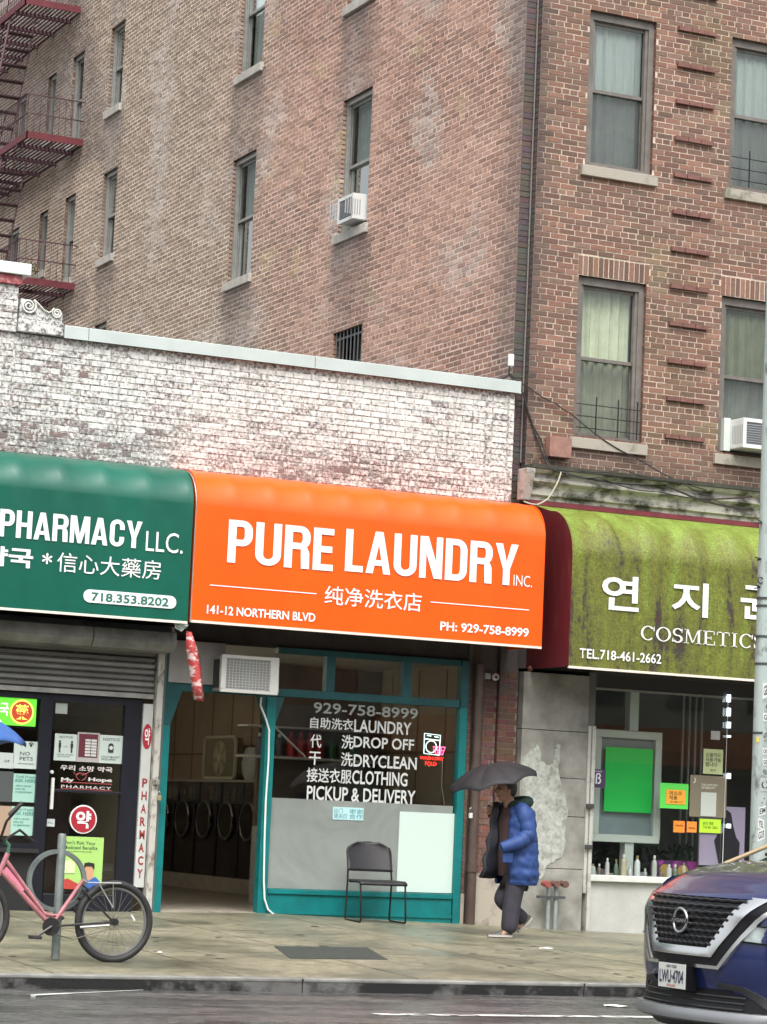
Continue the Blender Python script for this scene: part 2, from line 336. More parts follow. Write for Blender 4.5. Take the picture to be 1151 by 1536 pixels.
# ---------------------------------------------------------------- windows
FR = mat('window_frame_bronze', (.15, .135, .12), .45, 0, .25, 8)
FRD = mat('window_frame_dark', (.035, .04, .042), .4)
STONE = mat('sill_stone', (.34, .31, .26), .75, 0, 0, 5, .4, 60, col2=(.08, .09, .05), thr=(.52, .72))
STONEP = mat('pale_sill_stone', (.42, .40, .36), .75, 0, .25, 7, .3, 60)
ALU = mat('aluminium_frame', (.30, .30, .28), .4, .3, .15, 9)
SHEER = mat('white_sheer_curtain', (.88, .90, .88), .9, 0, .06, 3); BEIGE = mat('cream_curtain', (.50, .50, .36), .9, 0, .15, 5); DRAB = mat('grey_curtain', (.30, .32, .28), .9, 0, .2, 5)
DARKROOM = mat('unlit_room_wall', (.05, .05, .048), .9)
def window(root, O, U, N, h, wide=.06, meet=.5, cur_top=None, cur_bot=None, frame=None, sillmat=None, sill_over=.06, flat=False, curn=-.24, sillh=.13, screen=False):
    frame = frame or FR; sillmat = sillmat or STONE; O = np.array(O, float); U = np.array(U, float); N = np.array(N, float)
    T = lambda u, n, z: tuple(O+U*u+N*n+np.array([0, 0, 1.0])*z); a, b, c, d = h; zm = c+(d-c)*meet
    f = MB(T); f.box(a, a+wide, -.17, -.055, c, d); f.box(b-wide, b, -.17, -.055, c, d); f.box(a+wide, b-wide, -.17, -.055, d-wide*1.3, d); f.box(a+wide, b-wide, -.17, -.045, c, c+wide*.7)
    f.box(a+wide, a+wide*1.5, -.10, -.075, c+wide*.7, d-wide*1.3); f.box(b-wide*1.5, b-wide, -.10, -.075, c+wide*.7, d-wide*1.3)
    w = f.build('window', frame, root)
    si, so_ = a+wide, b-wide
    for (z0, z1, n, nm) in ((zm-.02, d-wide*1.3, -.12, 0), (c+wide*.7, zm+.02, -.155, 1)):
        g = MB(T); t = .04
        g.box(si, si+t, n-.015, n+.015, z0, z1); g.box(so_-t, so_, n-.015, n+.015, z0, z1); g.box(si+t, so_-t, n-.015, n+.015, z0, z0+t); g.box(si+t, so_-t, n-.015, n+.015, z1-t, z1)
        g.build('sash', FR if frame is FR else frame, w)
        if nm and screen:
            q = MB(T); q.add([(si+t, n+.012, z0+t), (so_-t, n+.012, z0+t), (so_-t, n+.012, z1-t), (si+t, n+.012, z1-t)], [(0, 1, 2, 3)]); q.build('insect_screen', SCREEN, w)
        p = MB(T); p.add([(si+t, n, z0+t), (so_-t, n, z0+t), (so_-t, n, z1-t), (si+t, n, z1-t)], [(0, 1, 2, 3)]); p.build('pane', SIDEGLASS if frame is ALU else GLASS, w)
    if sillh:
        s = MB(T); s.box(a-sill_over, b+sill_over, -.17, .05, c-sillh, c-.002); s.build('sill', sillmat, w, bevel=.006)
    for (z0, z1, m) in ((zm, d-.05, cur_top), (c+.02, zm, cur_bot)):
        if not m: continue
        P = []; nn = 60; ph = random.random()*6
        for i in range(nn+1):
            t = i/nn; u = si+(so_-si)*t; wv = .018*math.sin(t*38+ph)+.012*math.sin(t*71+ph*2)
            P.append([(u, curn+wv, z0), (u, curn+wv, z1)])
        k = MB(T); k.grid(P); k.build('curtain', m, w, smooth=True)
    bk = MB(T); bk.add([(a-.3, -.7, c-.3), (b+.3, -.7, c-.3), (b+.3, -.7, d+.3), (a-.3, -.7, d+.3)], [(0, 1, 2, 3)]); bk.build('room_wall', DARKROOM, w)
    return w
# ================================================================ THE SETTING
ASPH, nN, nL, nB = nodes('wet_asphalt')
g = nN.new('ShaderNodeNewGeometry'); n1 = nN.new('ShaderNodeTexNoise'); n1.inputs['Scale'].default_value = 7; n1.inputs['Detail'].default_value = 13; n1.inputs['Roughness'].default_value = .9; nL.new(g.outputs['Position'], n1.inputs['Vector'])
mp = nN.new('ShaderNodeMapping'); mp.inputs['Scale'].default_value = (.45, 1.6, 1); nL.new(g.outputs['Position'], mp.inputs['Vector'])
n2 = nN.new('ShaderNodeTexNoise'); n2.inputs['Scale'].default_value = 1.6; n2.inputs['Detail'].default_value = 6; nL.new(mp.outputs[0], n2.inputs['Vector'])
cr = nN.new('ShaderNodeValToRGB'); cr.color_ramp.elements[0].position = .42; cr.color_ramp.elements[1].position = .62; cr.color_ramp.elements[0].color = (.035, .036, .037, 1); cr.color_ramp.elements[1].color = (.19, .187, .178, 1)
nL.new(n1.outputs['Fac'], cr.inputs[0])
cr2 = nN.new('ShaderNodeValToRGB'); cr2.color_ramp.elements[0].position = .36; cr2.color_ramp.elements[1].position = .58; cr2.color_ramp.elements[0].color = (.6, .6, .61, 1); cr2.color_ramp.elements[1].color = (.95, .95, .95, 1)
nL.new(n2.outputs['Fac'], cr2.inputs[0]); mxx = nN.new('ShaderNodeMix'); mxx.data_type = 'RGBA'; mxx.blend_type = 'MULTIPLY'; mxx.inputs[0].default_value = 1
nL.new(cr.outputs[0], mxx.inputs[6]); nL.new(cr2.outputs[0], mxx.inputs[7]); nL.new(mxx.outputs[2], nB.inputs['Base Color'])
mr = nN.new('ShaderNodeMapRange'); mr.inputs[1].default_value = .38; mr.inputs[2].default_value = .6; mr.inputs[3].default_value = .10; mr.inputs[4].default_value = .36; nL.new(n2.outputs['Fac'], mr.inputs[0]); nL.new(mr.outputs[0], nB.inputs['Roughness'])
bp = nN.new('ShaderNodeBump'); bp.inputs['Strength'].default_value = .5; bp.inputs['Distance'].default_value = .008; nL.new(n1.outputs['Fac'], bp.inputs['Height']); nL.new(bp.outputs[0], nB.inputs['Normal'])
m = MB(); m.grid([[(x, y, RZ) for y in (-7.24, -12, -22, -24)] for x in (-80, -40, -20, -10, 0, 10, 40, 80)]); struct(m, 'road', ASPH)
FARPAVE = mat('far_pavement_concrete', (.28, .28, .25), .6, 0, .2, 3)
m = MB(); m.box(-80, 80, -31, -24, -.6, RZ+.12); struct(m, 'far_sidewalk', FARPAVE)
m = MB(); m.grid([[(x, y, -.62) for y in (-400, 400)] for x in (-400, 400)]); struct(m, 'ground', mat('earth', (.1, .09, .07), .9))
# white lane line, worn away in places
WP, nN, nL, nB = nodes('worn_road_paint'); nB.inputs['Roughness'].default_value = .35
g = nN.new('ShaderNodeNewGeometry'); n1 = nN.new('ShaderNodeTexNoise'); n1.inputs['Scale'].default_value = 7; n1.inputs['Detail'].default_value = 8; nL.new(g.outputs['Position'], n1.inputs['Vector'])
cr = nN.new('ShaderNodeValToRGB'); cr.color_ramp.elements[0].position = .40; cr.color_ramp.elements[1].position = .47; cr.color_ramp.elements[0].color = (.07, .07, .07, 1); cr.color_ramp.elements[1].color = (.75, .75, .70, 1)
nL.new(n1.outputs['Fac'], cr.inputs[0]); nL.new(cr.outputs[0], nB.inputs['Base Color'])
m = MB(); m.add([(-4.35, -9.30, RZ+.004), (8, -9.30, RZ+.004), (8, -9.44, RZ+.004), (-4.35, -9.44, RZ+.004)], [(0, 1, 2, 3)]); o = struct(m, 'lane_line', WP)
# pavement: slabs over a bed
PAVE, nN, nL, nB = nodes('damp_concrete')
g = nN.new('ShaderNodeNewGeometry'); n1 = nN.new('ShaderNodeTexNoise'); n1.inputs['Scale'].default_value = 5.5; n1.inputs['Detail'].default_value = 13; n1.inputs['Roughness'].default_value = .88; nL.new(g.outputs['Position'], n1.inputs['Vector'])
n2 = nN.new('ShaderNodeTexNoise'); n2.inputs['Scale'].default_value = .9; n2.inputs['Detail'].default_value = 7; nL.new(g.outputs['Position'], n2.inputs['Vector'])
cr = nN.new('ShaderNodeValToRGB'); cr.color_ramp.elements[0].position = .40; cr.color_ramp.elements[1].position = .60; cr.color_ramp.elements[0].color = (.115, .108, .078, 1); cr.color_ramp.elements[1].color = (.30, .285, .215, 1); nL.new(n1.outputs['Fac'], cr.inputs[0])
cr2 = nN.new('ShaderNodeValToRGB'); cr2.color_ramp.elements[0].position = .35; cr2.color_ramp.elements[1].position = .62; cr2.color_ramp.elements[0].color = (.55, .57, .52, 1); cr2.color_ramp.elements[1].color = (1, .98, .9, 1); nL.new(n2.outputs['Fac'], cr2.inputs[0])
mxx = nN.new('ShaderNodeMix'); mxx.data_type = 'RGBA'; mxx.blend_type = 'MULTIPLY'; mxx.inputs[0].default_value = 1; nL.new(cr.outputs[0], mxx.inputs[6]); nL.new(cr2.outputs[0], mxx.inputs[7]); nL.new(mxx.outputs[2], nB.inputs['Base Color'])
mr = nN.new('ShaderNodeMapRange'); mr.inputs[1].default_value = .35; mr.inputs[2].default_value = .62; mr.inputs[3].default_value = .28; mr.inputs[4].default_value = .6; nL.new(n2.outputs['Fac'], mr.inputs[0]); nL.new(mr.outputs[0], nB.inputs['Roughness'])
bp = nN.new('ShaderNodeBump'); bp.inputs['Strength'].default_value = .35; bp.inputs['Distance'].default_value = .006; nL.new(n1.outputs['Fac'], bp.inputs['Height']); nL.new(bp.outputs[0], nB.inputs['Normal'])
DIRT = mat('joint_dirt', (.035, .034, .028), .9)
m = MB(); xs = [-80, -20, -12, -8, -5, -3.9, -3, -2, -1.4, -.5, .5, 1.5, 2.5, 3.4, 5, 10, 20, 80]
m.grid([[(x, y, gz(x, y)-.012) for y in (.15, -1, -3, -5, -7.1)] for x in xs]); SW = struct(m, 'sidewalk', DIRT)
for i in range(-9, 9):
    for (ya, yb) in ((0.14, -2.4), (-2.4, -4.8), (-4.8, -7.1)):
        xa, xb = -2.88+1.585*i+.008, -2.88+1.585*(i+1)-.008; ya_, yb_ = ya-.006, yb+.006
        m = MB(); P = []
        for k in range(4):
            x = xa+(xb-xa)*k/3; P.append([(x, ya_+(yb_-ya_)*j/3, gz(x, ya_+(yb_-ya_)*j/3)+random.uniform(-.0006, .0006)) for j in range(4)])
        m.grid(P); e = -.03
        for (p, q) in (((xa, ya_), (xb, ya_)), ((xb, ya_), (xb, yb_)), ((xb, yb_), (xa, yb_)), ((xa, yb_), (xa, ya_))):
            m.add([(*p, gz(*p)), (*q, gz(*q)), (*q, gz(*q)+e), (*p, gz(*p)+e)], [(0, 1, 2, 3)])
        m.build('slab', PAVE, SW)
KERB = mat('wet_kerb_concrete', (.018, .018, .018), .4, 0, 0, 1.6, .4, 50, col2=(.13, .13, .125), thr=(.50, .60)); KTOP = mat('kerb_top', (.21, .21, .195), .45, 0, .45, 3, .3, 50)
m = MB(); m.box(-80, 80, -7.2, -7.1, -.6, -.215); KB = struct(m, 'kerb', DIRT)
for i in range(-8, 9):
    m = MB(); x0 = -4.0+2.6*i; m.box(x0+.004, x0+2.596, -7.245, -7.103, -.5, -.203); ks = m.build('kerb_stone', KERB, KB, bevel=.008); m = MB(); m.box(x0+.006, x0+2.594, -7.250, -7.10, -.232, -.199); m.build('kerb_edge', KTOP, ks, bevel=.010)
# ================================================================ THE TALL BRICK BUILDING
B1 = thing('brick_apartment_building', 'tall red brick apartment building rising behind and right of the white brick store', 'building', (1.7, 0, -.1))
TOP = 18.0
def front_col(u, z):
    b = [(.185, .092, .062), (.155, .08, .056), (.215, .115, .08), (.135, .078, .056), (.18, .11, .078)][random.randrange(5)]
    c = mixc(b, (.12, .085, .045), sm(.1, .5, nz(u, z, .9, 1))*.6)
    if nz(u, z, 2.3, 9) > .45: c = mixc(c, (.19, .19, .09), .25)
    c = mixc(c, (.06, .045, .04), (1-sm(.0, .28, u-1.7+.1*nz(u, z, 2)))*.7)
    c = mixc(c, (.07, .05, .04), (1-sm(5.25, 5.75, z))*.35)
    for (a, b_) in ((2.3, 3.3), (4.3, 5.3)):                 # run-off below the sills
        for zt in (8.75, 5.5):
            if a-.1 < u < b_+.15 and z < zt: c = mixc(c, (.10, .075, .06), max(0, 1-(zt-z)/.7)*.5*(.6+nz(u, z, 3, 2)))
    k = random.uniform(.8, 1.22); return tuple(x*k for x in c)
def front_mort(u, z):
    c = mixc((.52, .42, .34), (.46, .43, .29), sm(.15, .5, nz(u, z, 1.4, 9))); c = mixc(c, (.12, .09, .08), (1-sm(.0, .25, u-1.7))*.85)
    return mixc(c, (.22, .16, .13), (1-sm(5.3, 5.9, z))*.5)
FO = (0, 0, 0); FU = (1, 0, 0); FN = (0, -1, 0)
HF = [(2.345, 3.27, 8.93, 10.84), (4.35, 5.27, 8.93, 10.84), (2.315, 3.25, 5.655, 7.6), (4.31, 5.25, 5.655, 7.6), (6.35, 7.27, 8.93, 10.84), (6.35, 7.27, 5.655, 7.6), (2.345, 3.27, 12.15, 14.05), (4.35, 5.27, 12.15, 14.05)]
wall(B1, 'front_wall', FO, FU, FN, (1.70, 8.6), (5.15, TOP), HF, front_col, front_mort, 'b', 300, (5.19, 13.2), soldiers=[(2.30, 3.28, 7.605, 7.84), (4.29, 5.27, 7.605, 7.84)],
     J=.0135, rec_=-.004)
curt = [(SHEER, SHEER), (SHEER, SHEER), (BEIGE, BEIGE), (BEIGE, DRAB), (SHEER, DRAB), (BEIGE, DRAB), (SHEER, None), (SHEER, None)]
lab = []
for h, (ct, cb) in zip(HF, curt): window(B1, FO, FU, FN, h, cur_top=ct, cur_bot=cb, wide=.075, screen=True)
# corbelled courses of the pilaster between the windows
BB = mat('corbel_brick', (.165, .075, .06), .7, 0, .3, 9, .4, 50)
for k in range(-3, 11):
    z = 10.38-.456*k
    if z > 12.3: continue
    for j in range(3):
        mm_ = MB(); x = 3.565+j*.181; mm_.box(x, x+.173, -.042-random.uniform(0, .006), .02, z-.05, z); o = mm_.build('brick', BB, B1); 
# window guards
IRON = mat('black_iron', (.02, .02, .022), .5, .6)
for h in (HF[1], HF[2]):
    m = MB(); a, b, c, d = h
    for z in (c+.12, c+.26, c+.40): m.tube([(a+.02, -.03, z), (b-.02, -.03, z)], .006, 5)
    for t in (.30, .62, .9): m.tube([(a+(b-a)*t, -.035, c+.04), (a+(b-a)*t, -.035, c+.50)], .009, 5)
    m.build('window_guard', IRON, B1)
# recessed strip and return at the corner
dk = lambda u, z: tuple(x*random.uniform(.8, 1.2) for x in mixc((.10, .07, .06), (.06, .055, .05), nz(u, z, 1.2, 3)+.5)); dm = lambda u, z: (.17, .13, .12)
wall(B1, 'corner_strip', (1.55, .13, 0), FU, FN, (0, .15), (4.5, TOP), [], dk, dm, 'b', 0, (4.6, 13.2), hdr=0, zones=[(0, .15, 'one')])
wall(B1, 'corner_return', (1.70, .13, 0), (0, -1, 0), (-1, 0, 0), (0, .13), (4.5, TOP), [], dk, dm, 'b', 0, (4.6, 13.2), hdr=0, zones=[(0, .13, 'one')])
# side wall, facing the low store: u runs back along +y
HS = [(4.47, 5.42, 8.95, 10.83), (8.52, 9.44, 8.95, 10.83), (14.78, 15.49, 10.35, 11.86), (14.80, 15.52, 12.95, 14.45), (4.53, 5.46, 12.16, 14.05), (8.48, 9.44, 12.12, 14.05), (4.45, 5.40, 6.6, 7.6), (14.9, 15.5, 7.9, 9.22),
      (16.97, 17.56, 10.3, 11.84), (18.53, 19.02, 10.7, 11.84), (20.27, 20.95, 10.3, 11.84), (16.94, 17.58, 12.78, 14.42), (18.52, 19.0, 13.2, 14.40), (20.3, 20.95, 12.78, 14.42), (8.5, 9.4, 6.4, 7.6)]
def side_base(u, z):
    far = sm(5.2, 10.5, u+1.6*nz(u, z, .35, 4)-.25*(z-8)); pink = sm(-.1, .45, nz(u, z, .55, 5))
    return far, pink
def chalk(u, z): return sm(.12, .5, nz(u, z, .8, 21)+.35*nz(u, z, 3.1, 22))
def stain(u, z):
    s = 0
    for (a, b, c, d) in HS[:6]:
        if z < c-.05: s = max(s, (.95+.5*nz(u*2, z*.4, 3, 31))*sm(a-.3, a+.05, u+.2*nz(u, z, 2.5, 6))*(1-sm(b, b+.35, u+.2*nz(u, z, 2.5, 7)))*max(.0, 1-(c-z)/2.2)**.8)
        if z > d and a > 4: s = max(s, .5*sm(a-.1, a+.1, u)*(1-sm(b-.05, b+.2, u))*max(0, 1-(z-d)/1.2))
    s = max(s, .9*(1-sm(.2, .95, u+.3*nz(u, z, 1.2, 8))))
    if z > 12.2: s = max(s, .8*sm(14.9, 16.4, u+.5*nz(u, z, .7, 2)-.6*(z-13.5)))
    if u > 15.5 and 9.5 < z < 10.2: s = max(s, .7*sm(15.5, 16.5, u))
    if u > 16.0 and z > 11.9: s = max(s, .65*sm(11.9, 12.6, z)*(1-sm(12.7, 13.2, z)))
    return s
def side_col(u, z):
    far, pink = side_base(u, z); b = mixc((.37, .205, .145), (.25, .14, .10), random.random()); b = mixc(b, (.50, .32, .24), pink*.6*random.uniform(.4, 1))
    c = mixc(b, (.245, .19, .135), far*.85); c = mixc(c, (.50, .43, .38), chalk(u, z)*random.uniform(.1, .65)); c = mixc(c, (.40, .31, .16), .5 if nz(u, z, 1.6, 12) > .5 and u < 9 else 0)
    c = mixc(c, (.10, .08, .075), stain(u, z)*.66); k = random.uniform(.78, 1.25); return tuple(x*k for x in c)
def side_mort(u, z):
    far, pink = side_base(u, z); c = mixc((.74, .57, .49), (.80, .69, .59), far); c = mixc(c, (.72, .50, .42), pink*.5*(1-far)); c = mixc(c, (.66, .60, .56), .7*chalk(u, z)); return mixc(c, (.24, .20, .19), stain(u, z)*.72)
wall(B1, 'side_wall', (1.55, 0, 0), (0, 1, 0), (-1, 0, 0), (.13, 24.0), (5.0, TOP), HS, side_col, side_mort, 'b', 0, (6.0, 16.6), J=.021, rec_=-.003)
sc_ = [(DRAB, None), (DRAB, None), (DRAB, None), (DRAB, None), (SHEER, DRAB), (SHEER, DRAB), (None, None), (None, None)]+[(None, None)]*7
for i, (h, (a, b)) in enumerate(zip(HS, sc_)):
    if i == 6: continue
    window(B1, (1.55, 0, 0), (0, 1, 0), (-1, 0, 0), h, cur_top=a, cur_bot=b, wide=.055, frame=ALU, sillmat=STONEP, sill_over=.05)
# low barred opening in the side wall
T6 = lambda u, n, z: (1.55-n, u, z); h = HS[6]
m = MB(T6); m.add([(h[0], -.3, h[2]), (h[1], -.3, h[2]), (h[1], -.3, h[3]), (h[0], -.3, h[3])], [(0, 1, 2, 3)]); g6 = m.build('barred_opening', DARKROOM, B1)
m = MB(T6)
for k in range(8): u = h[0]+.06+k*.118; m.tube([(u, -.03, h[2]), (u, -.03, h[3])], .011, 6)
for z in (7.1, 7.48): m.box(h[0], h[1], -.045, -.03, z, z+.03)
m.build('grille', mat('grey_iron', (.12, .13, .13), .5, .5), g6)
# rest of the shell
SH = mat('plain_brick', (.2, .09, .07), .8)
m = MB(); m.box(1.56, 8.6, 24.0, 24.3, -.1, TOP); m.box(8.6, 8.9, 0.02, 24.3, -.1, TOP); m.box(1.75, 8.6, .3, 24, TOP-.35, TOP-.1); m.box(1.58, 8.6, .32, 24, 4.75, 4.95); m.build('rear_wall', SH, B1)
m = MB(); m.box(1.57, 1.70, 0.9, 24.0, -.1, 5.02); m.build('party_wall', mat('lower_party_wall', (.2, .15, .12), .8), B1)
# cornice over the cosmetics shop
CORN = mat('weathered_white_cornice', (.42, .40, .36), .7, 0, 0, 3.2, .4, 40, col2=(.05, .05, .038), thr=(.44, .60), stretch=(1, 1, 1.6))
CORT = mat('mossy_cornice_top', (.045, .045, .034), .85, 0, .5, 6, .5, 40)
prof = [(0, 4.86), (-.05, 4.86), (-.05, 4.90), (-.085, 4.92), (-.085, 5.00), (-.10, 5.03), (-.15, 5.07), (-.15, 5.10), (-.12, 5.115), (-.12, 5.15), (-.17, 5.17), (-.20, 5.21), (0, 5.25)]
m = MB(); m.prism([p for p in prof], 1.70, 8.6, 'x'); m.build('cornice', CORN, B1)
m = MB(); m.box(1.69, 8.6, -.215, .0, 5.215, 5.262); m.build('cornice_cap', CORT, B1)
m = MB(); m.prism([(-.11, 4.84), (-.13, 4.9), (-.22, 5.16), (-.22, 5.205), (-.0, 5.205), (0, 4.84)], 1.60, 1.72, 'x'); m.build('cornice_end', CORN, B1, bevel=.01)
m = MB(); m.box(1.70, 8.6, -.06, .0, 4.80, 4.856); m.build('red_fascia', mat('oxblood_paint', (.17, .025, .035), .6, 0, .3, 5), B1)
m = MB(); m.box(1.70, 8.6, .0, .06, 2.9, 5.15); m.build('shop_lintel', mat('dark_lintel', (.06, .055, .05), .8), B1)
# stone pier left of the cosmetics window
PIER, nN, nL, nB = nodes('patched_grey_render'); nB.inputs['Roughness'].default_value = .7
g = nN.new('ShaderNodeNewGeometry'); n1 = nN.new('ShaderNodeTexNoise'); n1.inputs['Scale'].default_value = 5; n1.inputs['Detail'].default_value = 8; nL.new(g.outputs['Position'], n1.inputs['Vector'])
cr = nN.new('ShaderNodeValToRGB'); cr.color_ramp.elements[0].position = .3; cr.color_ramp.elements[1].position = .7; cr.color_ramp.elements[0].color = (.18, .175, .155, 1); cr.color_ramp.elements[1].color = (.34, .335, .30, 1)
nL.new(n1.outputs['Fac'], cr.inputs[0]); nL.new(cr.outputs[0], nB.inputs['Base Color'])
zt = [-.35, .62, 1.22, 1.66, 2.2, 2.86]
for a, b in zip(zt[:-1], zt[1:]):
    m = MB(); m.box(1.735, 2.60, -.10, .05, a+.004, b-.003); m.build('pier_block', PIER, B1, bevel=.004)
ROUGH = mat('white_roughcast', (.26, .26, .235), .85, 0, 0, 13, 1.0, 22, col2=(.45, .48, .43), thr=(.36, .60))
def on_pier(x, y): p = at(x, y, -.10); return (p[0], p[2])
out = [(783, 1137), (800, 1120), (808, 1118), (812, 1140), (826, 1150), (832, 1128), (836, 1115), (841, 1118), (838, 1150), (846, 1190), (850, 1215), (848, 1262), (842, 1285), (832, 1292), (820, 1300), (812, 1320), (800, 1318), (790, 1335), (782, 1330), (781, 1240)]
pts = []
for i in range(len(out)):
    p, q = out[i], out[(i+1) % len(out)]
    for k in range(4): t = k/4; pts.append(on_pier(p[0]+(q[0]-p[0])*t+random.uniform(-2, 2), p[1]+(q[1]-p[1])*t+random.uniform(-2, 2)))
m = MB(); m.prism(pts, -.109, -.09, 'y'); m.build('roughcast_patch', ROUGH, B1)
# cable down the corner, junction box, little cables
CAB = mat('grey_cable', (.16, .15, .14), .6); CABD = mat('black_cable', (.02, .02, .02), .6)
m = MB(); m.tube([(1.685, .10, z) for z in (5.3, 8, 11, 15, 17.9)], .011, 6); solo(m, 'conduit', CAB, 'thin grey conduit running straight up the corner of the brick building', 'conduit', group=None)
m = MB(); m.box(1.95, 2.24, -.12, -.005, 5.38, 5.62); solo(m, 'junction_box', mat('rusty_pink_paint', (.26, .14, .11), .6, 0, .25, 9), 'rusty pinkish metal box on the brick wall just above the cornice', 'box', bevel=.006)
def cable(px, r, lbl, mt=CABD, Y=-.05):
    P = [Vector(at(x, y, yy)) for x, y, yy in px]; R_ = []
    for i in range(len(P)-1):
        a, b = P[i], P[i+1]; R_ += [a.lerp(b, t/6)-Vector((0, 0, .05*math.sin(math.pi*t/6)*min(1, (b-a).length))) for t in range(6)]
    R_.append(P[-1]); m = MB(); m.tube(R_, r, 6); return solo(m, 'cable', mt, lbl, 'cable', smooth=True)
cable([(764, 560, .0), (795, 582, -.02), (835, 606, -.05), (856, 620, -.05), (960, 690, -.06), (1060, 735, -.25)], .007, 'black cable crossing the brick wall from the white antenna down past the lower left window')
cable([(764, 560, .0), (785, 590, -.02), (800, 640, -.02), (818, 690, -.06), (832, 706, -.24), (1000, 728, -.26), (1129, 765, -6.5)], .012, 'thick black cable lying along the mossy cornice to the street pole')
cable([(786, 592, -.0), (793, 622, -.02), (812, 660, -.03), (826, 700, -.1), (850, 712, -.25), (900, 716, -.26), (990, 738, -.26), (1128, 745, -6.5)], .008, 'slack thin black cable over the cornice top')
cable([(842, 708, -.26), (836, 725, -.27), (822, 748, -.25), (806, 757, -.24), (786, 752, -.1)], .009, 'short pale loose cable looping off the left end of the cornice', mat('pale_cable', (.45, .42, .33), .6))
cable([(870, 706, -.24), (935, 704, -.25), (1020, 722, -.25), (1060, 742, -.26), (1128, 762, -6.5)], .006, 'sagging thin wire on the cornice nearest to the lower right window')
# antenna on the white store's coping
m = MB(); p = at(766, 549, .0); m.box(p[0]-.03, p[0]+.035, -.02, .02, p[2], p[2]+.14); ant = thing('antenna', 'small white upright antenna box above the right end of the metal coping', 'antenna', (p[0], .0, 6.225)); m.build('housing', mat('white_plastic', (.72, .74, .72), .4), ant, bevel=.008)
m = MB(); m.tube([(p[0]-.14, .0, 6.235), (p[0]-.02, .0, 6.29), (p[0]-.01, .0, p[2]+.01)], .012, 6); m.build('bracket', CABD, ant)
# ================================================================ THE LOW WHITE BRICK STORE
B2 = thing('white_brick_store_building', 'low store with flaking white painted brick parapet above the green and orange awnings', 'building', (-3, 0, 0))
def flake(u, z):
    f = .315+.06*nz(u, z, 1.1, 2)+.05*(1-sm(4.9, 5.5, z))+.05*(1-sm(-4.2, -3.0, u))
    f += .045*sm(-2.5, -1.2, u)*(1-sm(-.2, .8, u))*(1-sm(5.15, 5.5, z))
    if z > 6.02: f += .09
    return f
def pcol(u, z):
    f = flake(u, z)+random.gauss(0, .035)+(.12 if random.random() < .02 else 0); return (f, 0, 0)
def pmort(u, z): return (.39+.08*nz(u, z, 1.5), 0, 0)
PMORT = tinted('painted_mortar', 'paint')
wall(B2, 'parapet_wall', (0, 0, 0), FU, FN, (-9.5, 1.53), (4.4, 6.09), [], pcol, pmort, 'p', 300, (4.67, 6.09), J=.013, mort_mat=PMORT, zones=[(-4.52, 1.15, 'bond'), (1.17, 1.24, 'one'), (1.245, 1.44, 'one'), (1.455, 1.53, 'one'), (-9.5, -4.54, 'bond')])
COP = mat('grey_metal_coping', (.50, .56, .54), .38, .25, .08, 2)
jx = [(-4.0, -3.725), (-3.72, -1.05), (-1.045, 1.575)]
for a, b in jx:
    m = MB(); m.box(a, b, -.06, .30, 6.095, 6.225); m.add([(a, -.066, 6.085), (b, -.066, 6.085), (b, -.066, 6.10), (a, -.066, 6.10)], [(0, 1, 2, 3)]); m.build('coping_panel', COP, B2, bevel=.006)
m = MB(); m.box(1.46, 1.528, .014, 11, 4.4, 6.09); m.box(-9.5, 1.46, .25, .32, 5.5, 6.09); m.box(-9.5, 1.46, .32, 11, 5.35, 5.5); m.box(-9.5, 1.5, 11, 11.2, 0, 5.9); m.box(-9.5, -9.3, .03, 11, 0, 6.05); m.build('roof', mat('roof_felt', (.08, .08, .08), .9, 0, .3, 4), B2)
# left stepped pier of the parapet with a red band and a white block, and the scroll ornament
wall(B2, 'parapet_pier', (0, -.03, 0), FU, FN, (-9.5, -4.525), (6.09, 6.60), [], lambda u, z: (.33+random.gauss(0, .05), 0, 0) , pmort, 'p', 60, (6.09, 6.58), mort_mat=PMORT, hdr=0, part='pier')
m = MB(); m.box(-9.5, -4.545, -.01, .3, 6.09, 6.60); m.build('parapet_pier_core', SH, B2)
m = MB(); m.box(-9.5, -4.50, -.06, .32, 6.60, 6.70); m.build('red_band', mat('flaked_red_band', (.30, .06, .07), .7, 0, 0, 18, .4, 40, col2=(.5, .3, .3), thr=(.5, .66)), B2, bevel=.006)
m = MB(); m.box(-9.5, -4.42, -.10, .34, 6.705, 6.83); m.build('cap_block', mat('white_cap_paint', (.62, .66, .62), .6, 0, .06, 4), B2, bevel=.006)
SCR = mat('flaking_white_stone', (.12, .12, .11), .8, 0, 0, 24, .6, 30, col2=(.60, .60, .57), thr=(.40, .54)); SCRW = mat('white_scroll_stone', (.62, .62, .58), .7, 0, .25, 20, .4, 40)
sc2 = thing('scroll_ornament', 'carved white scroll ornament with two spirals at the left end of the metal coping', 'ornament', (-4.26, 0, 6.1))
m = MB(); m.box(-4.515, -4.01, -.06, .2, 6.10, 6.24); m.build('base_block', SCR, sc2, bevel=.01)
top = []
x0, x1 = -4.505, -4.03
for i in range(25):
    t = i/24; zz = 6.245+.10+.115*max(0, math.cos(min(t/.62, 1)*math.pi/2))**1.2*(1 if t < .62 else 0)+.045*max(0, math.cos((t-.87)/.14*math.pi/2) if abs(t-.87) < .14 else 0)
    top.append((x0+(x1-x0)*t, zz))
m = MB(); m.prism([(x0, 6.245)]+top+[(x1, 6.245)], -.045, .15, 'y'); m.build('scroll_body', SCR, sc2)
def spiral(cx_, cz_, R, turns, sgn):
    return [(cx_+sgn*R*(1-.85*k/40)*math.cos(turns*2*math.pi*k/40+2.2), -.06, cz_+R*(1-.85*k/40)*math.sin(turns*2*math.pi*k/40+2.2)) for k in range(41)]
m = MB(); m.tube(spiral(-4.415, 6.385, .085, 2.3, -1), .012, 6); m.build('large_volute', SCRW, sc2, smooth=60)
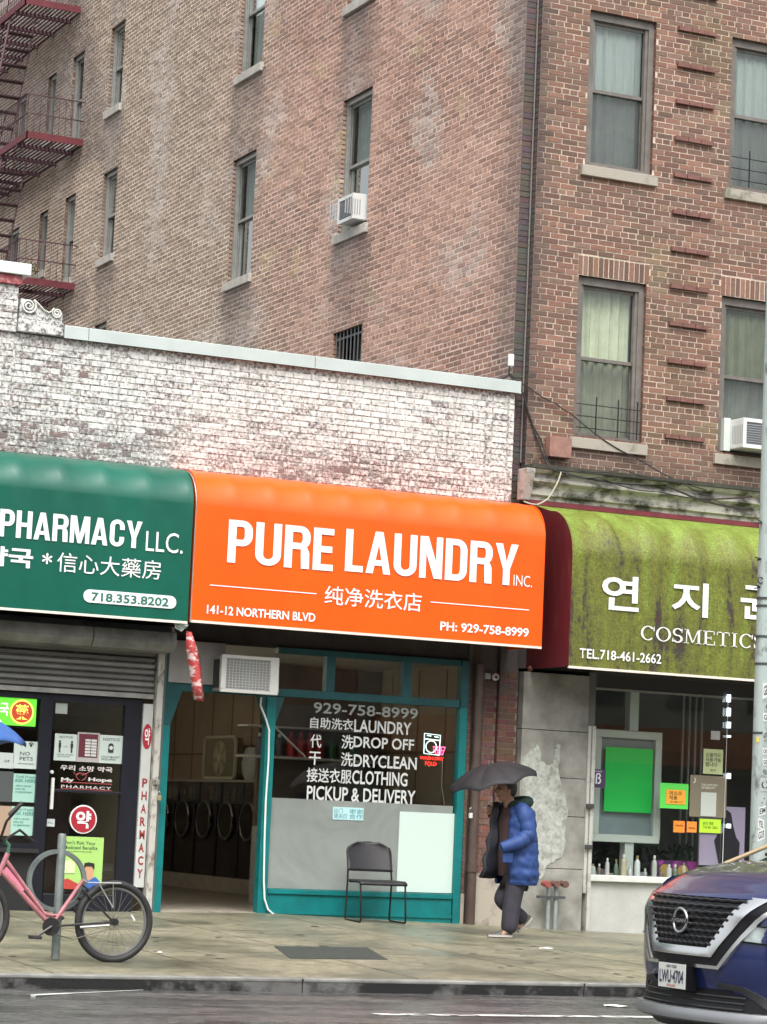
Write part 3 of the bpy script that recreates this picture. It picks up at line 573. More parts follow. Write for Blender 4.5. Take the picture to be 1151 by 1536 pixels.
m = MB(); m.tube(spiral(-4.095, 6.345, .058, 2.0, 1), .010, 6); m.build('small_volute', SCRW, sc2, smooth=60)
m = MB(); m.tube([(-4.36, -.06, 6.455), (-4.30, -.06, 6.41), (-4.25, -.06, 6.36), (-4.19, -.06, 6.335), (-4.14, -.06, 6.36)], .011, 6); m.build('sweep_moulding', SCRW, sc2, smooth=60)
# wall behind the awnings, ceiling over the shopfronts
DKW = mat('dark_backing', (.05, .045, .04), .85, 0, .3, 4)  # plain dark colour for the wall behind the awnings
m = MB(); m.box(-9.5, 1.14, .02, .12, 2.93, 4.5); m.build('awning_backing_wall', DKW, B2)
# brick pier between the laundry and the apartment building
BP = thing('brick_pier', 'narrow brown brick pier behind the person with a plain stone foot', 'pier', (1.4, 0, -.06))
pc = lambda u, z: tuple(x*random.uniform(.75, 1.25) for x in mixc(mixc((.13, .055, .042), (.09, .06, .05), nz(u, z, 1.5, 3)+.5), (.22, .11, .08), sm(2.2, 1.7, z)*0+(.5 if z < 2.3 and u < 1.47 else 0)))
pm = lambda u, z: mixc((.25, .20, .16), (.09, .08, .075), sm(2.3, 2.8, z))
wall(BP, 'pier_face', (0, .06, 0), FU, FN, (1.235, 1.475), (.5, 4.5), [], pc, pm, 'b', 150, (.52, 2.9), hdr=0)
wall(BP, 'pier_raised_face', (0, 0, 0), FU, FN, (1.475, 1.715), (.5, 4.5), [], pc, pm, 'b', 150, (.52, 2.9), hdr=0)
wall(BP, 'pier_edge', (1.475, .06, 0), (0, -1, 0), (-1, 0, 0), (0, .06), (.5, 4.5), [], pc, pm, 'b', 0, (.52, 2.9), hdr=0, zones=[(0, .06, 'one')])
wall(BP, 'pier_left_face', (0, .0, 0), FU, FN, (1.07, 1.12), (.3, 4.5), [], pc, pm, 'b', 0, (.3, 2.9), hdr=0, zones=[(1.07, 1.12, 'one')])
m = MB(); m.box(1.12, 1.235, .03, .1, -.3, 4.5); m.box(1.12, 1.72, .10, .3, -.3, 4.5); m.build('pier_core', mat('sooty_brown_render', (.07, .05, .042), .8), BP)
m = MB(); m.box(1.235, 1.73, -.04, .06, -.35, .50); m.build('stone_foot', mat('stained_stone', (.38, .34, .28), .75, 0, 0, 4, .3, 40, col2=(.16, .14, .12), thr=(.5, .7)), BP, bevel=.012)
m = MB(); m.box(1.07, 1.12, -.01, .06, -.35, .3); m.build('stone_foot', mat('stained_stone', (.3, .28, .24)), BP)
m = MB(); m.tube([(1.175, -.07, z) for z in (-.1, 1, 2, 2.9)], .055, 14)
pp = thing('downspout', 'brown metal downpipe beside the teal shopfront, behind the person', 'pipe', (1.175, -.07, -.08)); m.build('pipe', mat('brown_pipe_paint', (.075, .05, .04), .5, 0, .3, 5), pp, smooth=True)
m = MB()
for z in (.55, 1.7): m.cyl((1.175, -.07), .066, z, z+.07, 14)
m.build('pipe_collar', MATS['brown_pipe_paint'], pp)
# ================================================================ AWNINGS
def awning(name, label, x0, x1, zt, zb, P, r, cloth, endm, ribstep, sag, rib0=None, trim=None, arc_top=.05, group=None, seams=True):
    a = thing(name, label, 'awning', ((x0+x1)/2, 0, zb))
    prof = [(0, zt), (-.06, zt-.005)]; n = 12
    top = zt-arc_top
    prof += [(-.06-(P-r-.06)*k/3, zt-.005-(arc_top-.005)*k/3) for k in (1, 2)]
    prof += [(-(P-r)-r*math.sin(math.pi/2*k/n), top-r+r*math.cos(math.pi/2*k/n)) for k in range(n+1)]
    nfl = 6; zf = prof[-1][1]; prof += [(-P, zf-(zf-zb)*k/nfl) for k in range(1, nfl+1)]
    xs = list(np.arange(x0, x1, ribstep/8))+[x1]; r_0 = rib0 if rib0 is not None else x0
    Pg = []
    for x in xs:
        row = []
        ph = ((x-r_0)/ribstep) % 1.0
        for k, (y, z) in enumerate(prof):
            t = (k-2)/(n+1); wgt = math.sin(math.pi*max(0, min(1, t)))**.7 if 0 < t < 1 else 0
            if k > n+3: wgt = .12*max(0, 1-(k-n-3)/3)+.10
            d = -sag*wgt*(math.sin(math.pi*ph)**.8)+sag*.15*wgt*nz(x, z, 4, 3)
            ang = math.pi/2*max(0, min(1, t)); row.append((x, y-d*math.sin(ang), z+d*math.cos(ang)))
        Pg.append(row)
    m = MB(); m.grid(Pg); o = m.build('canopy', cloth, a, smooth=60)
    for xe, s in ((x0, -1), (x1, 1)):
        m = MB(); pl = [(y, z) for y, z in prof]+[(0, zb+.0)]
        m.prism([(p[0], p[1]-.004) for p in pl], xe-.002 if s < 0 else xe-.003, xe+.003 if s < 0 else xe+.002, 'x'); m.build('end_panel', endm, a)
    m = MB(); m.box(x0, x1, -P-.006, -P+.02, zb-.022, zb+.004); m.build('hem', trim or cloth, a)
    m = MB(); rr = .012
    k = r_0+ribstep*math.ceil((x0-r_0)/ribstep)
    while k < x1:
        m.tube([(k, y+.02, z-.02) for y, z in prof[:len(prof)]], rr, 5); k += ribstep
    m.tube([(x0+.02, -P+.025, zb+.015), (x1-.02, -P+.025, zb+.015)], .014, 6)
    m.build('frame', ALU, a); return a, prof
ORANGE = mat('orange_vinyl', (.82, .095, .003), .33, 0, .10, 1.3, .12, 14, spec=.45, stretch=(1, 1, .5))
GREEN = mat('green_vinyl', (.002, .095, .062), .30, 0, .2, 1.3, .12, 14, spec=.6, stretch=(1, 1, .5))
PRINT = mat('white_print', (.80, .81, .80), .45); PRINTG = mat('dark_green_print', (.02, .14, .10), .5); WHEM = mat('pale_hem', (.75, .66, .58), .5)
def block_word(word, rect, Y, m, parent, t=.185, tb=.15, gap=.075):
    x0, x1, z0, z1 = rect; H = z1-z0; Wd = {'P': .56, 'U': .60, 'R': .60, 'E': .48, 'L': .46, 'A': .64, 'N': .60, 'D': .58, 'Y': .62, 'H': .60, 'M': .76, 'C': .57}
    tot = sum(Wd[c] for c in word)+gap*(len(word)-1); sx = (x1-x0)/tot; x = x0
    for ch in word:
        w = Wd[ch]; b = MB(); k = [0]
        def P(u, v): return (x+u*sx, Y-.0006*k[0], z0+v*H)
        def rc_(a, c, d, e): b.add([P(a, d), P(c, d), P(c, e), P(a, e)], [(0, 1, 2, 3)]); k[0] += 1
        def q_(*ps): b.add([P(*p) for p in ps], [tuple(range(len(ps)))]); k[0] += 1
        def bowl(a, c, d, e, r=.24):           # right-hand bowl from (a,e) round to (a,d)
            n = 10; o = [(a, e)]; i = [(a, e-tb)]; rz = min(r, (e-d)/2)
            for s in range(n+1): th = math.pi/2*(1-s/n); o.append((c-r+r*math.cos(th), e-rz+rz*math.sin(th))); i.append((c-r+(r-t)*math.cos(th), e-rz+(rz-tb if rz > tb else .001)*math.sin(th)))
            for s in range(n+1): th = -math.pi/2*(s/n); o.append((c-r+r*math.cos(th), d+rz+rz*math.sin(th))); i.append((c-r+(r-t)*math.cos(th), d+rz+(rz-tb if rz > tb else .001)*math.sin(th)))
            o.append((a, d)); i.append((a, d+tb)); b.grid([[P(*p), P(*q)] for p, q in zip(o, i)]); k[0] += 1
        def cup(a, c, d, up):                   # U-shaped end between stems, closed side at d
            n = 12; r = (c-a)/2; rz = .26; o = []; i = []
            for s in range(n+1): th = math.pi*s/n; o.append((a+r-r*math.cos(th), d+(rz-rz*math.sin(th))*up)); i.append((a+r-(r-t)*math.cos(th), d+(rz-(rz-tb)*math.sin(th))*up))
            b.grid([[P(*p), P(*q)] for p, q in zip(o, i)]); k[0] += 1
        if ch == 'P': rc_(0, t, 0, 1); bowl(t*.9, w, .40, 1)
        elif ch == 'R': rc_(0, t, 0, 1); bowl(t*.9, w, .45, 1); q_((w-t-.03, .47), (w-.07, .50), (w-.015, .38), (w-.005, 0), (w-t-.01, 0), (w-t-.03, .36))
        elif ch == 'U': rc_(0, t, .255, 1); rc_(w-t, w, .255, 1); cup(0, w, 0, 1)
        elif ch == 'C': rc_(0, t, .255, .745); cup(0, w, 0, 1); cup(0, w, 1, -1); rc_(w-t, w, .255, .37); rc_(w-t, w, .63, .745)
        elif ch == 'E': rc_(0, t, 0, 1); rc_(t*.9, w, 0, tb); rc_(t*.9, w-.03, .43, .43+tb); rc_(t*.9, w, 1-tb, 1)
        elif ch == 'L': rc_(0, t, 0, 1); rc_(t*.9, w, 0, tb)
        elif ch == 'D': rc_(0, t, 0, 1); bowl(t*.9, w, 0, 1, .27)
        elif ch == 'H': rc_(0, t, 0, 1); rc_(w-t, w, 0, 1); rc_(t*.9, w-t*.9, .42, .42+tb)
        elif ch == 'N': rc_(0, t*.92, 0, 1); rc_(w-t*.92, w, 0, 1); q_((.02, 1), (t+.03, 1), (w-.02, 0), (w-t-.03, 0))
        elif ch == 'M': rc_(0, t*.88, 0, 1); rc_(w-t*.88, w, 0, 1); q_((.02, 1), (t+.05, 1), (w/2+.07, 0), (w/2-.07, 0)); q_((w-.02, 1), (w-t-.05, 1), (w/2-.07, 0), (w/2+.07, 0))
        elif ch == 'A': q_((0, 0), (t, 0), (w/2+.06, 1), (w/2-.10, 1)); q_((w, 0), (w-t, 0), (w/2-.06, 1), (w/2+.10, 1)); rc_(t*.8, w-t*.8, .19, .19+tb*.9)
        elif ch == 'Y': q_((0, 1), (t+.01, 1), (w/2+.05, .38), (w/2-t/2, .38)); q_((w, 1), (w-t-.01, 1), (w/2-.05, .38), (w/2+t/2, .38)); rc_(w/2-t/2, w/2+t/2, 0, .42)
        b.build('letter', m, parent); x += (w+gap)*sx
OA, _ = awning('orange_awning', 'bright orange vinyl shop awning with rounded top above the laundry entrance', -2.655, 1.565, 4.80, 3.10, .80, .42, ORANGE, ORANGE, .45, .022, trim=WHEM)
GA, _ = awning('green_awning', 'dark green vinyl pharmacy awning with a rounded top left of the orange one', -9.3, -2.70, 4.80, 3.08, .80, .42, GREEN, GREEN, .475, .03, rib0=-2.72, trim=WHEM)
YA_ = -.806
def T4(s, x0, y0, x1, y1, parent, m=PRINT, Y=YA_, **k): return text(s, rc(x0, y0, x1, y1, Y), Y, m, parent, **k)
block_word('PURE', rc(344, 779, 499, 857, YA_), YA_-.001, PRINT, OA); block_word('LAUNDRY', rc(520, 793, 776, 879, YA_), YA_-.001, PRINT, OA)
T4('INC.', 771, 862, 798, 881, OA, bold=-.004)
T4('纯净洗衣店', 488, 878, 632, 918, OA, bold=.004)
T4('141-12 NORTHERN BLVD', 311, 907, 473, 933, OA, bold=.022); T4('PH: 929-758-8999', 661, 932, 793, 956, OA, bold=.022)
for a_, b_ in (((315, 878), (475, 890)), ((646, 903), (794, 915))):
    p, q = at(*a_, YA_), at(*b_, YA_); z = (p[2]+q[2])/2; m = MB(); m.add([(p[0], YA_, z-.005), (q[0], YA_, z-.005), (q[0], YA_, z+.005), (p[0], YA_, z+.005)], [(0, 1, 2, 3)]); m.build('rule', PRINT, OA)
block_word('PHARMACY', rc(1, 763, 212, 823, YA_), YA_-.001, PRINT, GA); T4('LLC.', 220, 796, 274, 831, GA)
T4('약국', -24, 817, 49, 853, GA, bold=.03); T4('*', 64, 829, 78, 847, GA, bold=.01); T4('信心大藥房', 87, 828, 241, 870, GA, bold=.0)
x0, x1, z0, z1 = rc(126, 882, 264, 915, YA_); rr = (z1-z0)/2*.88; zc = (z0+z1)/2
pl = [(x1-rr+rr*math.sin(a), zc+rr*math.cos(a)) for a in np.linspace(0, math.pi, 12)]+[(x0+rr-rr*math.sin(a), zc-rr*math.cos(a)) for a in np.linspace(0, math.pi, 12)]
m = MB(); m.prism(pl, YA_-.002, YA_+.003, 'y'); m.build('number_panel', PRINT, GA)
T4('718.353.8202', 138, 888, 253, 910, GA, PRINTG, Y=YA_-.006, bold=.02)
# cosmetics awning: maroon canvas grown over with moss and algae
MOSS, nN, nL, nB = nodes('mossy_maroon_canvas'); nB.inputs['Roughness'].default_value = .6
g = nN.new('ShaderNodeNewGeometry'); mp = nN.new('ShaderNodeMapping'); mp.inputs['Scale'].default_value = (4.2, 1, .8); nL.new(g.outputs['Position'], mp.inputs['Vector'])
n1 = nN.new('ShaderNodeTexNoise'); n1.inputs['Scale'].default_value = 1.0; n1.inputs['Detail'].default_value = 8; n1.inputs['Distortion'].default_value = .7; n1.inputs['Roughness'].default_value = .62; nL.new(mp.outputs[0], n1.inputs['Vector'])
n2 = nN.new('ShaderNodeTexNoise'); n2.inputs['Scale'].default_value = 13; n2.inputs['Detail'].default_value = 8; n2.inputs['Roughness'].default_value = .75; nL.new(g.outputs['Position'], n2.inputs['Vector'])
sp = nN.new('ShaderNodeSeparateXYZ'); nL.new(g.outputs['Position'], sp.inputs[0])
mh = nN.new('ShaderNodeMapRange'); mh.inputs[1].default_value = 4.25; mh.inputs[2].default_value = 4.72; nL.new(sp.outputs[2], mh.inputs[0])
def mth(op, a, b_):
    q = nN.new('ShaderNodeMath'); q.operation = op
    for i, v in enumerate((a, b_)):
        if isinstance(v, (int, float)): q.inputs[i].default_value = v
        else: nL.new(v, q.inputs[i])
    return q.outputs[0]
amt = mth('ADD', mth('ADD', n1.outputs['Fac'], mth('MULTIPLY', mth('SUBTRACT', n2.outputs['Fac'], .5), .55)), mth('MULTIPLY', mh.outputs[0], .22))
cr = nN.new('ShaderNodeValToRGB'); E_ = cr.color_ramp.elements; E_[0].position = .28; E_[0].color = (.06, .02, .02, 1); E_[1].position = .84; E_[1].color = (.20, .28, .045, 1)
for p_, c_ in ((.37, (.04, .038, .024)), (.43, (.095, .10, .016)), (.57, (.135, .15, .016)), (.68, (.15, .205, .026))): e = E_.new(p_); e.color = (*c_, 1)
nL.new(amt, cr.inputs[0]); n3 = nN.new('ShaderNodeTexNoise'); n3.inputs['Scale'].default_value = 55; n3.inputs['Detail'].default_value = 3; nL.new(g.outputs['Position'], n3.inputs['Vector'])
mr = nN.new('ShaderNodeMapRange'); mr.inputs[1].default_value = .3; mr.inputs[2].default_value = .7; mr.inputs[3].default_value = .6; mr.inputs[4].default_value = 1.35; nL.new(n3.outputs['Fac'], mr.inputs[0])
mx = nN.new('ShaderNodeMix'); mx.data_type = 'RGBA'; mx.blend_type = 'MULTIPLY'; mx.inputs[0].default_value = 1; nL.new(cr.outputs[0], mx.inputs[6]); nL.new(mr.outputs[0], mx.inputs[7]); nL.new(mx.outputs[2], nB.inputs['Base Color'])
bp = nN.new('ShaderNodeBump'); bp.inputs['Strength'].default_value = .6; bp.inputs['Distance'].default_value = .01; nL.new(n2.outputs['Fac'], bp.inputs['Height']); nL.new(bp.outputs[0], nB.inputs['Normal'])
MAROON = mat('algae_streaked_maroon', (.11, .012, .018), .5, 0, 0, 3, .2, 60, col2=(.11, .10, .03), thr=(.56, .85), stretch=(1, 5, .8))
CA, _ = awning('cosmetics_awning', 'old maroon canvas awning overgrown with green moss above the cosmetics window', 1.81, 7.4, 4.80, 2.895, 1.0, .55, MOSS, MAROON, .56, .085, rib0=2.36, trim=WHEM, arc_top=.10)
YC = -1.008
T4('연', 904, 861, 958, 918, CA, Y=YC, bold=.02); T4('지', 1009, 871, 1062, 927, CA, Y=YC, bold=.02); T4('균', 1112, 877, 1166, 932, CA, Y=YC, bold=.02)
T4('TEL.718-461-2662', 870, 972, 992, 996, CA, Y=YC, bold=.012)
# roman capitals drawn stroke by stroke for the word on the canvas and the small INC.
def serif_word(word, rect, Y, m, parent):
    x0, x1, z0, z1 = rect; H = z1-z0; W_ = {'C': .78, 'O': .86, 'S': .60, 'M': 1.0, 'E': .70, 'T': .76, 'I': .40}; gap = .10
    tot = sum(W_[c] for c in word)+gap*(len(word)-1); sx = (x1-x0)/tot; x = x0
    b = MB()
    def q(a, c, w, h=None): pass
    def rect_(u0, u1, v0, v1): b.add([(x+u0*sx, Y, z0+v0*H), (x+u1*sx, Y, z0+v0*H), (x+u1*sx, Y, z0+v1*H), (x+u0*sx, Y, z0+v1*H)], [(0, 1, 2, 3)])
    def quad_(ps): b.add([(x+u*sx, Y, z0+v*H) for u, v in ps], [tuple(range(len(ps)))])
    def arc(cx_, cz_, rx, rz, a0, a1, tk=.13, th=.05, n=22):
        P = []
        for i in range(n+1):
            a = a0+(a1-a0)*i/n; w = th+(tk-th)*abs(math.cos(a)); P.append([(x+(cx_+(rx)*math.cos(a))*sx, Y, z0+(cz_+rz*math.sin(a))*H), (x+(cx_+(rx-w)*math.cos(a))*sx, Y, z0+(cz_+(rz-w)*math.sin(a))*H)])
        b.grid(P)
    S_ = .045
    for c in word:
        w = W_[c]
        if c in 'CO':
            if c == 'O': arc(w/2, .5, w/2, .51, 0, 2*math.pi, n=36)
            else: arc(w/2+.02, .5, w/2+.02, .51, .75, 2*math.pi-.8); rect_(w-.05, w, .66, .97)
        elif c == 'S':
            arc(w/2, .735, w/2-.01, .275, .5, math.pi*1.5, .12, .06); arc(w/2, .265, w/2, .275, -math.pi+.5, math.pi/2, .13, .06); rect_(w-.08, w-.03, .72, .98); rect_(.0, .05, .02, .30)
        elif c == 'I': rect_(w/2-.065, w/2+.065, 0, 1); rect_(.03, w-.03, 0, S_); rect_(.03, w-.03, 1-S_, 1)
        elif c == 'T': rect_(w/2-.065, w/2+.065, 0, 1); rect_(w/2-.18, w/2+.18, 0, S_); rect_(0, w, .94, 1); rect_(0, .045, .74, 1); rect_(w-.045, w, .74, 1)
        elif c == 'E': rect_(.09, .22, 0, 1); rect_(0, w-.03, 0, .055); rect_(0, w-.05, .945, 1); rect_(.22, w-.22, .47, .53); rect_(w-.045, w, 0, .28); rect_(w-.08, w-.035, .74, 1); rect_(w-.25, w-.21, .38, .62)
        elif c == 'M':
            rect_(.10, .15, 0, 1); rect_(w-.22, w-.09, 0, 1); rect_(0, .25, 0, S_); rect_(w-.32, w, 0, S_); rect_(0, .14, 1-S_, 1); rect_(w-.12, w, 1-S_, 1)
            quad_([(.08, 1), (.22, 1), (.53, .05), (.46, .02)]); quad_([(w-.16, 1), (w-.22, 1), (.46, .02), (.52, .05)])
        x += (w+gap)*sx
    o = b.build('lettering', m, parent); return o
serif_word('COSMETICS', rc(962, 938, 1146, 974, YC), YC, PRINT, CA)
m = MB(); p = at(795, 1003, -.2); m.sphere(p, .035); m.build('gutter_stub', MAROON, CA)
# ================================================================ LAUNDRY SHOPFRONT
TEAL = mat('teal_paint', (.0, .155, .155), .42, 0, .22, 5, .15, 60); TEALD = mat('darker_teal', (.006, .07, .078), .45, 0, .3, 5)  # upper frame parts take a darker teal than the lower ones
LF = thing('laundry_shopfront', 'teal framed laundry shopfront with open doorway and lettered display window', 'shopfront', (-.8, 0, 0))
m = MB(); m.box(-2.625, -2.545, -.05, .06, -.02, 2.0); m.build('door_post', TEAL, LF, bevel=.004)
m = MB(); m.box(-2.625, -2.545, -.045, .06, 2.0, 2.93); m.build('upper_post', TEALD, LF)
m = MB(); m.box(-1.425, -1.315, -.05, .07, -.03, 2.38); m.build('door_post', TEAL, LF, bevel=.004)
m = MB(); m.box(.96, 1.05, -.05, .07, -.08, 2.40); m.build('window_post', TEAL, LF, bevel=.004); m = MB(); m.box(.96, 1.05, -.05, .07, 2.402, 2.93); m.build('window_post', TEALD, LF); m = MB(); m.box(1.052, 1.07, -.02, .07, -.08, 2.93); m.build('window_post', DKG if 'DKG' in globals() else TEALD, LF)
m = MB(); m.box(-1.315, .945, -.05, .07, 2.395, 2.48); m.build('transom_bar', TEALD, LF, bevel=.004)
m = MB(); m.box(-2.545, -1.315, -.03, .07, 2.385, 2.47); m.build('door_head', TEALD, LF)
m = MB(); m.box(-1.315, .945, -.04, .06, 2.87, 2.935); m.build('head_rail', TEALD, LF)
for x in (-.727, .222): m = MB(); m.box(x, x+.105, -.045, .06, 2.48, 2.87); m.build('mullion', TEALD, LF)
m = MB(); m.box(-1.315, .945, -.05, .08, -.10, .235); m.box(-1.315, .945, -.07, .09, .235, .29); o = m.build('stall_riser', TEAL, LF, bevel=.005)
m = MB(); m.box(-1.315, .945, -.062, -.05, .02, .055); m.build('riser_moulding', TEAL, LF)
for x0, x1 in ((-1.315, -.727), (-.622, .222), (.327, .945)): m = MB(); m.add([(x0, .02, 2.48), (x1, .02, 2.48), (x1, .02, 2.87), (x0, .02, 2.87)], [(0, 1, 2, 3)]); m.build('transom_pane', SHOPGLASS, LF)
m = MB(); m.add([(-1.315, .01, .29), (.945, .01, .29), (.945, .01, 2.395), (-1.315, .01, 2.395)], [(0, 1, 2, 3)]); WP_ = m.build('window_pane', SHOPGLASS, LF)
m = MB(); m.add([(-1.31, .006, .295), (.94, .006, .295), (.94, .006, 1.28), (-1.31, .006, 1.28)], [(0, 1, 2, 3)]); m.build('frosted_film', FROST, LF)
for pl in ([(-2.545, 2.385), (-2.545, 2.0), (-2.42, 2.385)], [(-1.425, 2.385), (-1.425, 2.06), (-1.53, 2.385)], [(-1.315, 2.395), (-1.315, 2.06), (-1.21, 2.395)]):
    m = MB(); m.prism(pl, -.03, .03, 'y'); m.build('corner_gusset', TEALD, LF)
m = MB(); m.box(-2.60, -1.95, -.06, .02, 2.47, 2.93); m.build('filler_board', mat('grey_board', (.30, .29, .28), .6, 0, .15, 3), LF, bevel=.004)
WPR = mat('window_lettering_vinyl', (.58, .60, .58), .5)
def G(s, x0, y0, x1, y1, m=WPR, **k): return text(s, rc(x0, y0, x1, y1, .004), .004, m, LF, **k)
FADE = mat('faded_white_print', (.27, .29, .27), .5)
G('929-758-8999', 471, 1053, 627, 1079, FADE, bold=.015)
G('自助洗衣', 466, 1075, 530, 1096, bold=.012); G('LAUNDRY', 532, 1079, 617, 1103, bold=.018)
G('代', 466, 1101, 482, 1122, bold=.012); G('洗', 513, 1102, 530, 1124, bold=.012); G('DROP OFF', 531, 1104, 621, 1126, bold=.018)
G('干', 464, 1127, 481, 1148, bold=.012); G('洗', 512, 1128, 529, 1150, bold=.012); G('DRYCLEAN', 531, 1131, 625, 1155, bold=.018)
G('接送衣服', 461, 1151, 527, 1176, bold=.012); G('CLOTHING', 529, 1155, 611, 1180, bold=.018)
G('PICKUP & DELIVERY', 461, 1178, 623, 1207, bold=.018)
# through-the-transom air conditioner
def grid_panel(mb, x0, x1, z0, z1, y, nx, nzz, t):
    for i in range(nx+1): x = x0+(x1-x0)*i/nx; mb.box(x-t/2, x+t/2, y, y+t, z0, z1)
    for i in range(nzz+1): z = z0+(z1-z0)*i/nzz; mb.box(x0, x1, y-.001, y+t-.001, z-t/2, z+t/2)
YF = -.34
x0, x1, z0, z1 = rc(334, 981, 417, 1043, YF); WPL = mat('off_white_casing', (.62, .62, .58), .45, 0, .06, 4); DKG = mat('dark_grey_metal', (.05, .052, .05), .5); GRM = mat('grey_casing', (.30, .31, .30), .5, 0, .1, 5)
AC = thing('air_conditioner', 'large white window air conditioner with square grille over the laundry doorway', 'air conditioner', ((x0+x1)/2, -.1, z0))
m = MB(); m.box(x0+.02, x1-.02, YF+.03, .1, z0+.015, z1-.015); m.build('casing', GRM, AC, bevel=.01)
m = MB()
for k in range(7): m.box(x0+.012, x0+.02, YF+.08+k*.035, YF+.1+k*.035, z0+.05, z1-.05)
m.build('side_louvres', DKG, AC)
m = MB(); m.box(x0, x1, YF, YF+.05, z0, z0+.035); m.box(x0, x1, YF, YF+.05, z1-.035, z1); m.box(x0, x0+.055, YF, YF+.05, z0+.035, z1-.035); m.box(x1-.10, x1, YF, YF+.05, z0+.035, z1-.035); m.build('front_bezel', WPL, AC, bevel=.006)
m = MB(); m.box(x0+.055, x1-.10, YF+.04, YF+.05, z0+.035, z1-.035); m.build('coil', mat('deep_black_coil', (.012, .012, .012), .8), AC)
m = MB(); grid_panel(m, x0+.06, x1-.105, z0+.04, z1-.04, YF+.012, 13, 11, .004); m.build('grille', WPL, AC)
m = MB(); P = [at(x, y, -.09) for x, y in ((392, 1046), (391, 1058), (399, 1078), (404, 1095), (403, 1140), (399, 1200), (397, 1260), (396, 1320), (397, 1348), (402, 1364), (412, 1373), (430, 1376))]; m.tube(P, .011, 8)
e = P[-1]; m.tube([e, e+np.array([.25, -.05, -.012]), e+np.array([.62, -.06, -.02])], .011, 8)
solo(m, 'drain_hose', mat('white_hose', (.74, .78, .74), .4), 'thin white drain hose running down the teal door post and along the shop base', 'hose', smooth=True)
m = MB(); m.tube([at(405, 1083, -.02), at(458, 1135, .6)], .012, 6); solo(m, 'rod', mat('pale_rod', (.6, .6, .55), .5), 'pale slanting rod behind the upper left corner of the laundry window', 'rod')
# ---------------- laundry room behind
BEW = mat('beige_wall', (.38, .31, .22), .7, 0, .12, 2); TILE = mat('shop_floor', (.30, .27, .22), .4, 0, .2, 4); CEIL = mat('ceiling_board', (.55, .52, .45), .8)
RM = MB(); RM.box(-2.70, -2.63, .08, 10.9, 0, 2.95); o = RM.build('room_left_wall', BEW, B2)
RM = MB(); RM.box(1.38, 1.45, .10, 10.9, 0, 2.95); RM.build('room_right_wall', BEW, B2)
RM = MB(); RM.box(-2.63, 1.38, 10.8, 10.9, 0, 2.95); RM.build('room_back_wall', BEW, B2)
RM = MB(); RM.box(-2.63, 1.38, .08, 10.8, 2.94, 3.0); RM.build('room_ceiling', CEIL, B2)
RM = MB(); RM.box(-2.63, 1.38, .075, 10.8, -.2, .028); RM.box(-2.54, -1.43, -.045, .075, -.2, .026); RM.build('room_floor', TILE, B2)
# panelling strips on the right wall
m = MB()
for k in range(14): m.box(1.372, 1.381, .4+k*.75, .42+k*.75, .03, 2.9)
m.box(1.368, 1.381, .2, 10.8, 1.9, 1.93); m.build('wall_batten', mat('brown_batten', (.2, .14, .09), .6), B2)
PL = MB(); PL.box(.80, 1.37, 4.4, 10.2, .028, .22); solo(PL, 'plinth', mat('concrete_plinth', (.36, .33, .28), .7, 0, .2, 5), 'pale concrete plinth under the row of washers inside the laundry', 'plinth')
WASH = mat('washer_dark_enamel', (.045, .042, .042), .35, .3, .15, 5); CHR = mat('chrome', (.62, .62, .62), .18, 1); CONS = mat('washer_console_steel', (.16, .155, .15), .35, .7)
first = None; WX = .85
ys = [5.06, 5.80, 6.58, 7.40, 8.22, 9.04]
for i, yc in enumerate(ys):
    nm = ['nearest the window, mostly behind the teal post', 'directly left of the teal door post', 'second from the door post, with a paper tag', 'in the middle of the row under the box fan', 'second from the left door post', 'at the far left end of the row'][i]
    lb = 'dark front loading washer '+nm
    if first is None:
        t = thing('washing_machine', lb, 'washing machine', (WX, yc, .22), 'washers along the right wall of the laundry')
        m = MB(); m.box(WX, 1.36, yc-.36, yc+.36, .222, 1.20); m.build('cabinet', WASH, t, bevel=.012)
        m = MB(); m.box(WX+.05, 1.36, yc-.36, yc+.36, 1.205, 1.50); m.build('console', CONS, t, bevel=.01)
        m = MB(); P = [(WX-.03, yc+.25*math.cos(a), .985+.25*math.sin(a)) for a in np.linspace(0, 2*math.pi, 29)[:-1]]; m.tube(P, .024, 8, closed=True); d = m.build('door', mat('dull_door_ring', (.26, .26, .26), .38, .9), t, smooth=60)
        m = MB(); m.disk((WX-.02, yc, .985), .235, (1, 0, 0), .05, 24); m.build('door_glass', mat('dark_door_glass', (.015, .015, .018), .08), d)
        m = MB(); m.box(WX-.06, WX-.02, yc-.30, yc-.25, .93, 1.04); m.build('handle', CHR, d)
        m = MB(); m.box(WX+.02, WX+.05, yc-.18, yc-.06, 1.25, 1.44); m.build('coin_box', CHR, t)
        m = MB(); m.disk((WX+.04, yc+.1, 1.36), .04, (1, 0, 0), .03, 14); m.build('dial', CHR, t)
        first = t
    else:
        t = first.copy(); COL.objects.link(t); t.location = (WX, yc, .22); t['label'] = lb; t['category'] = 'washing machine'
        for ch in list(first.children):
            c = ch.copy(); COL.objects.link(c); c.parent = t
            for gch in ch.children: d2 = gch.copy(); COL.objects.link(d2); d2.parent = c
m = MB(); m.box(.90, 1.36, 4.6, 9.45, 1.505, 1.535); solo(m, 'ledge', mat('ledge_board', (.42, .40, .36), .5), 'long pale ledge on top of the washers', 'ledge')
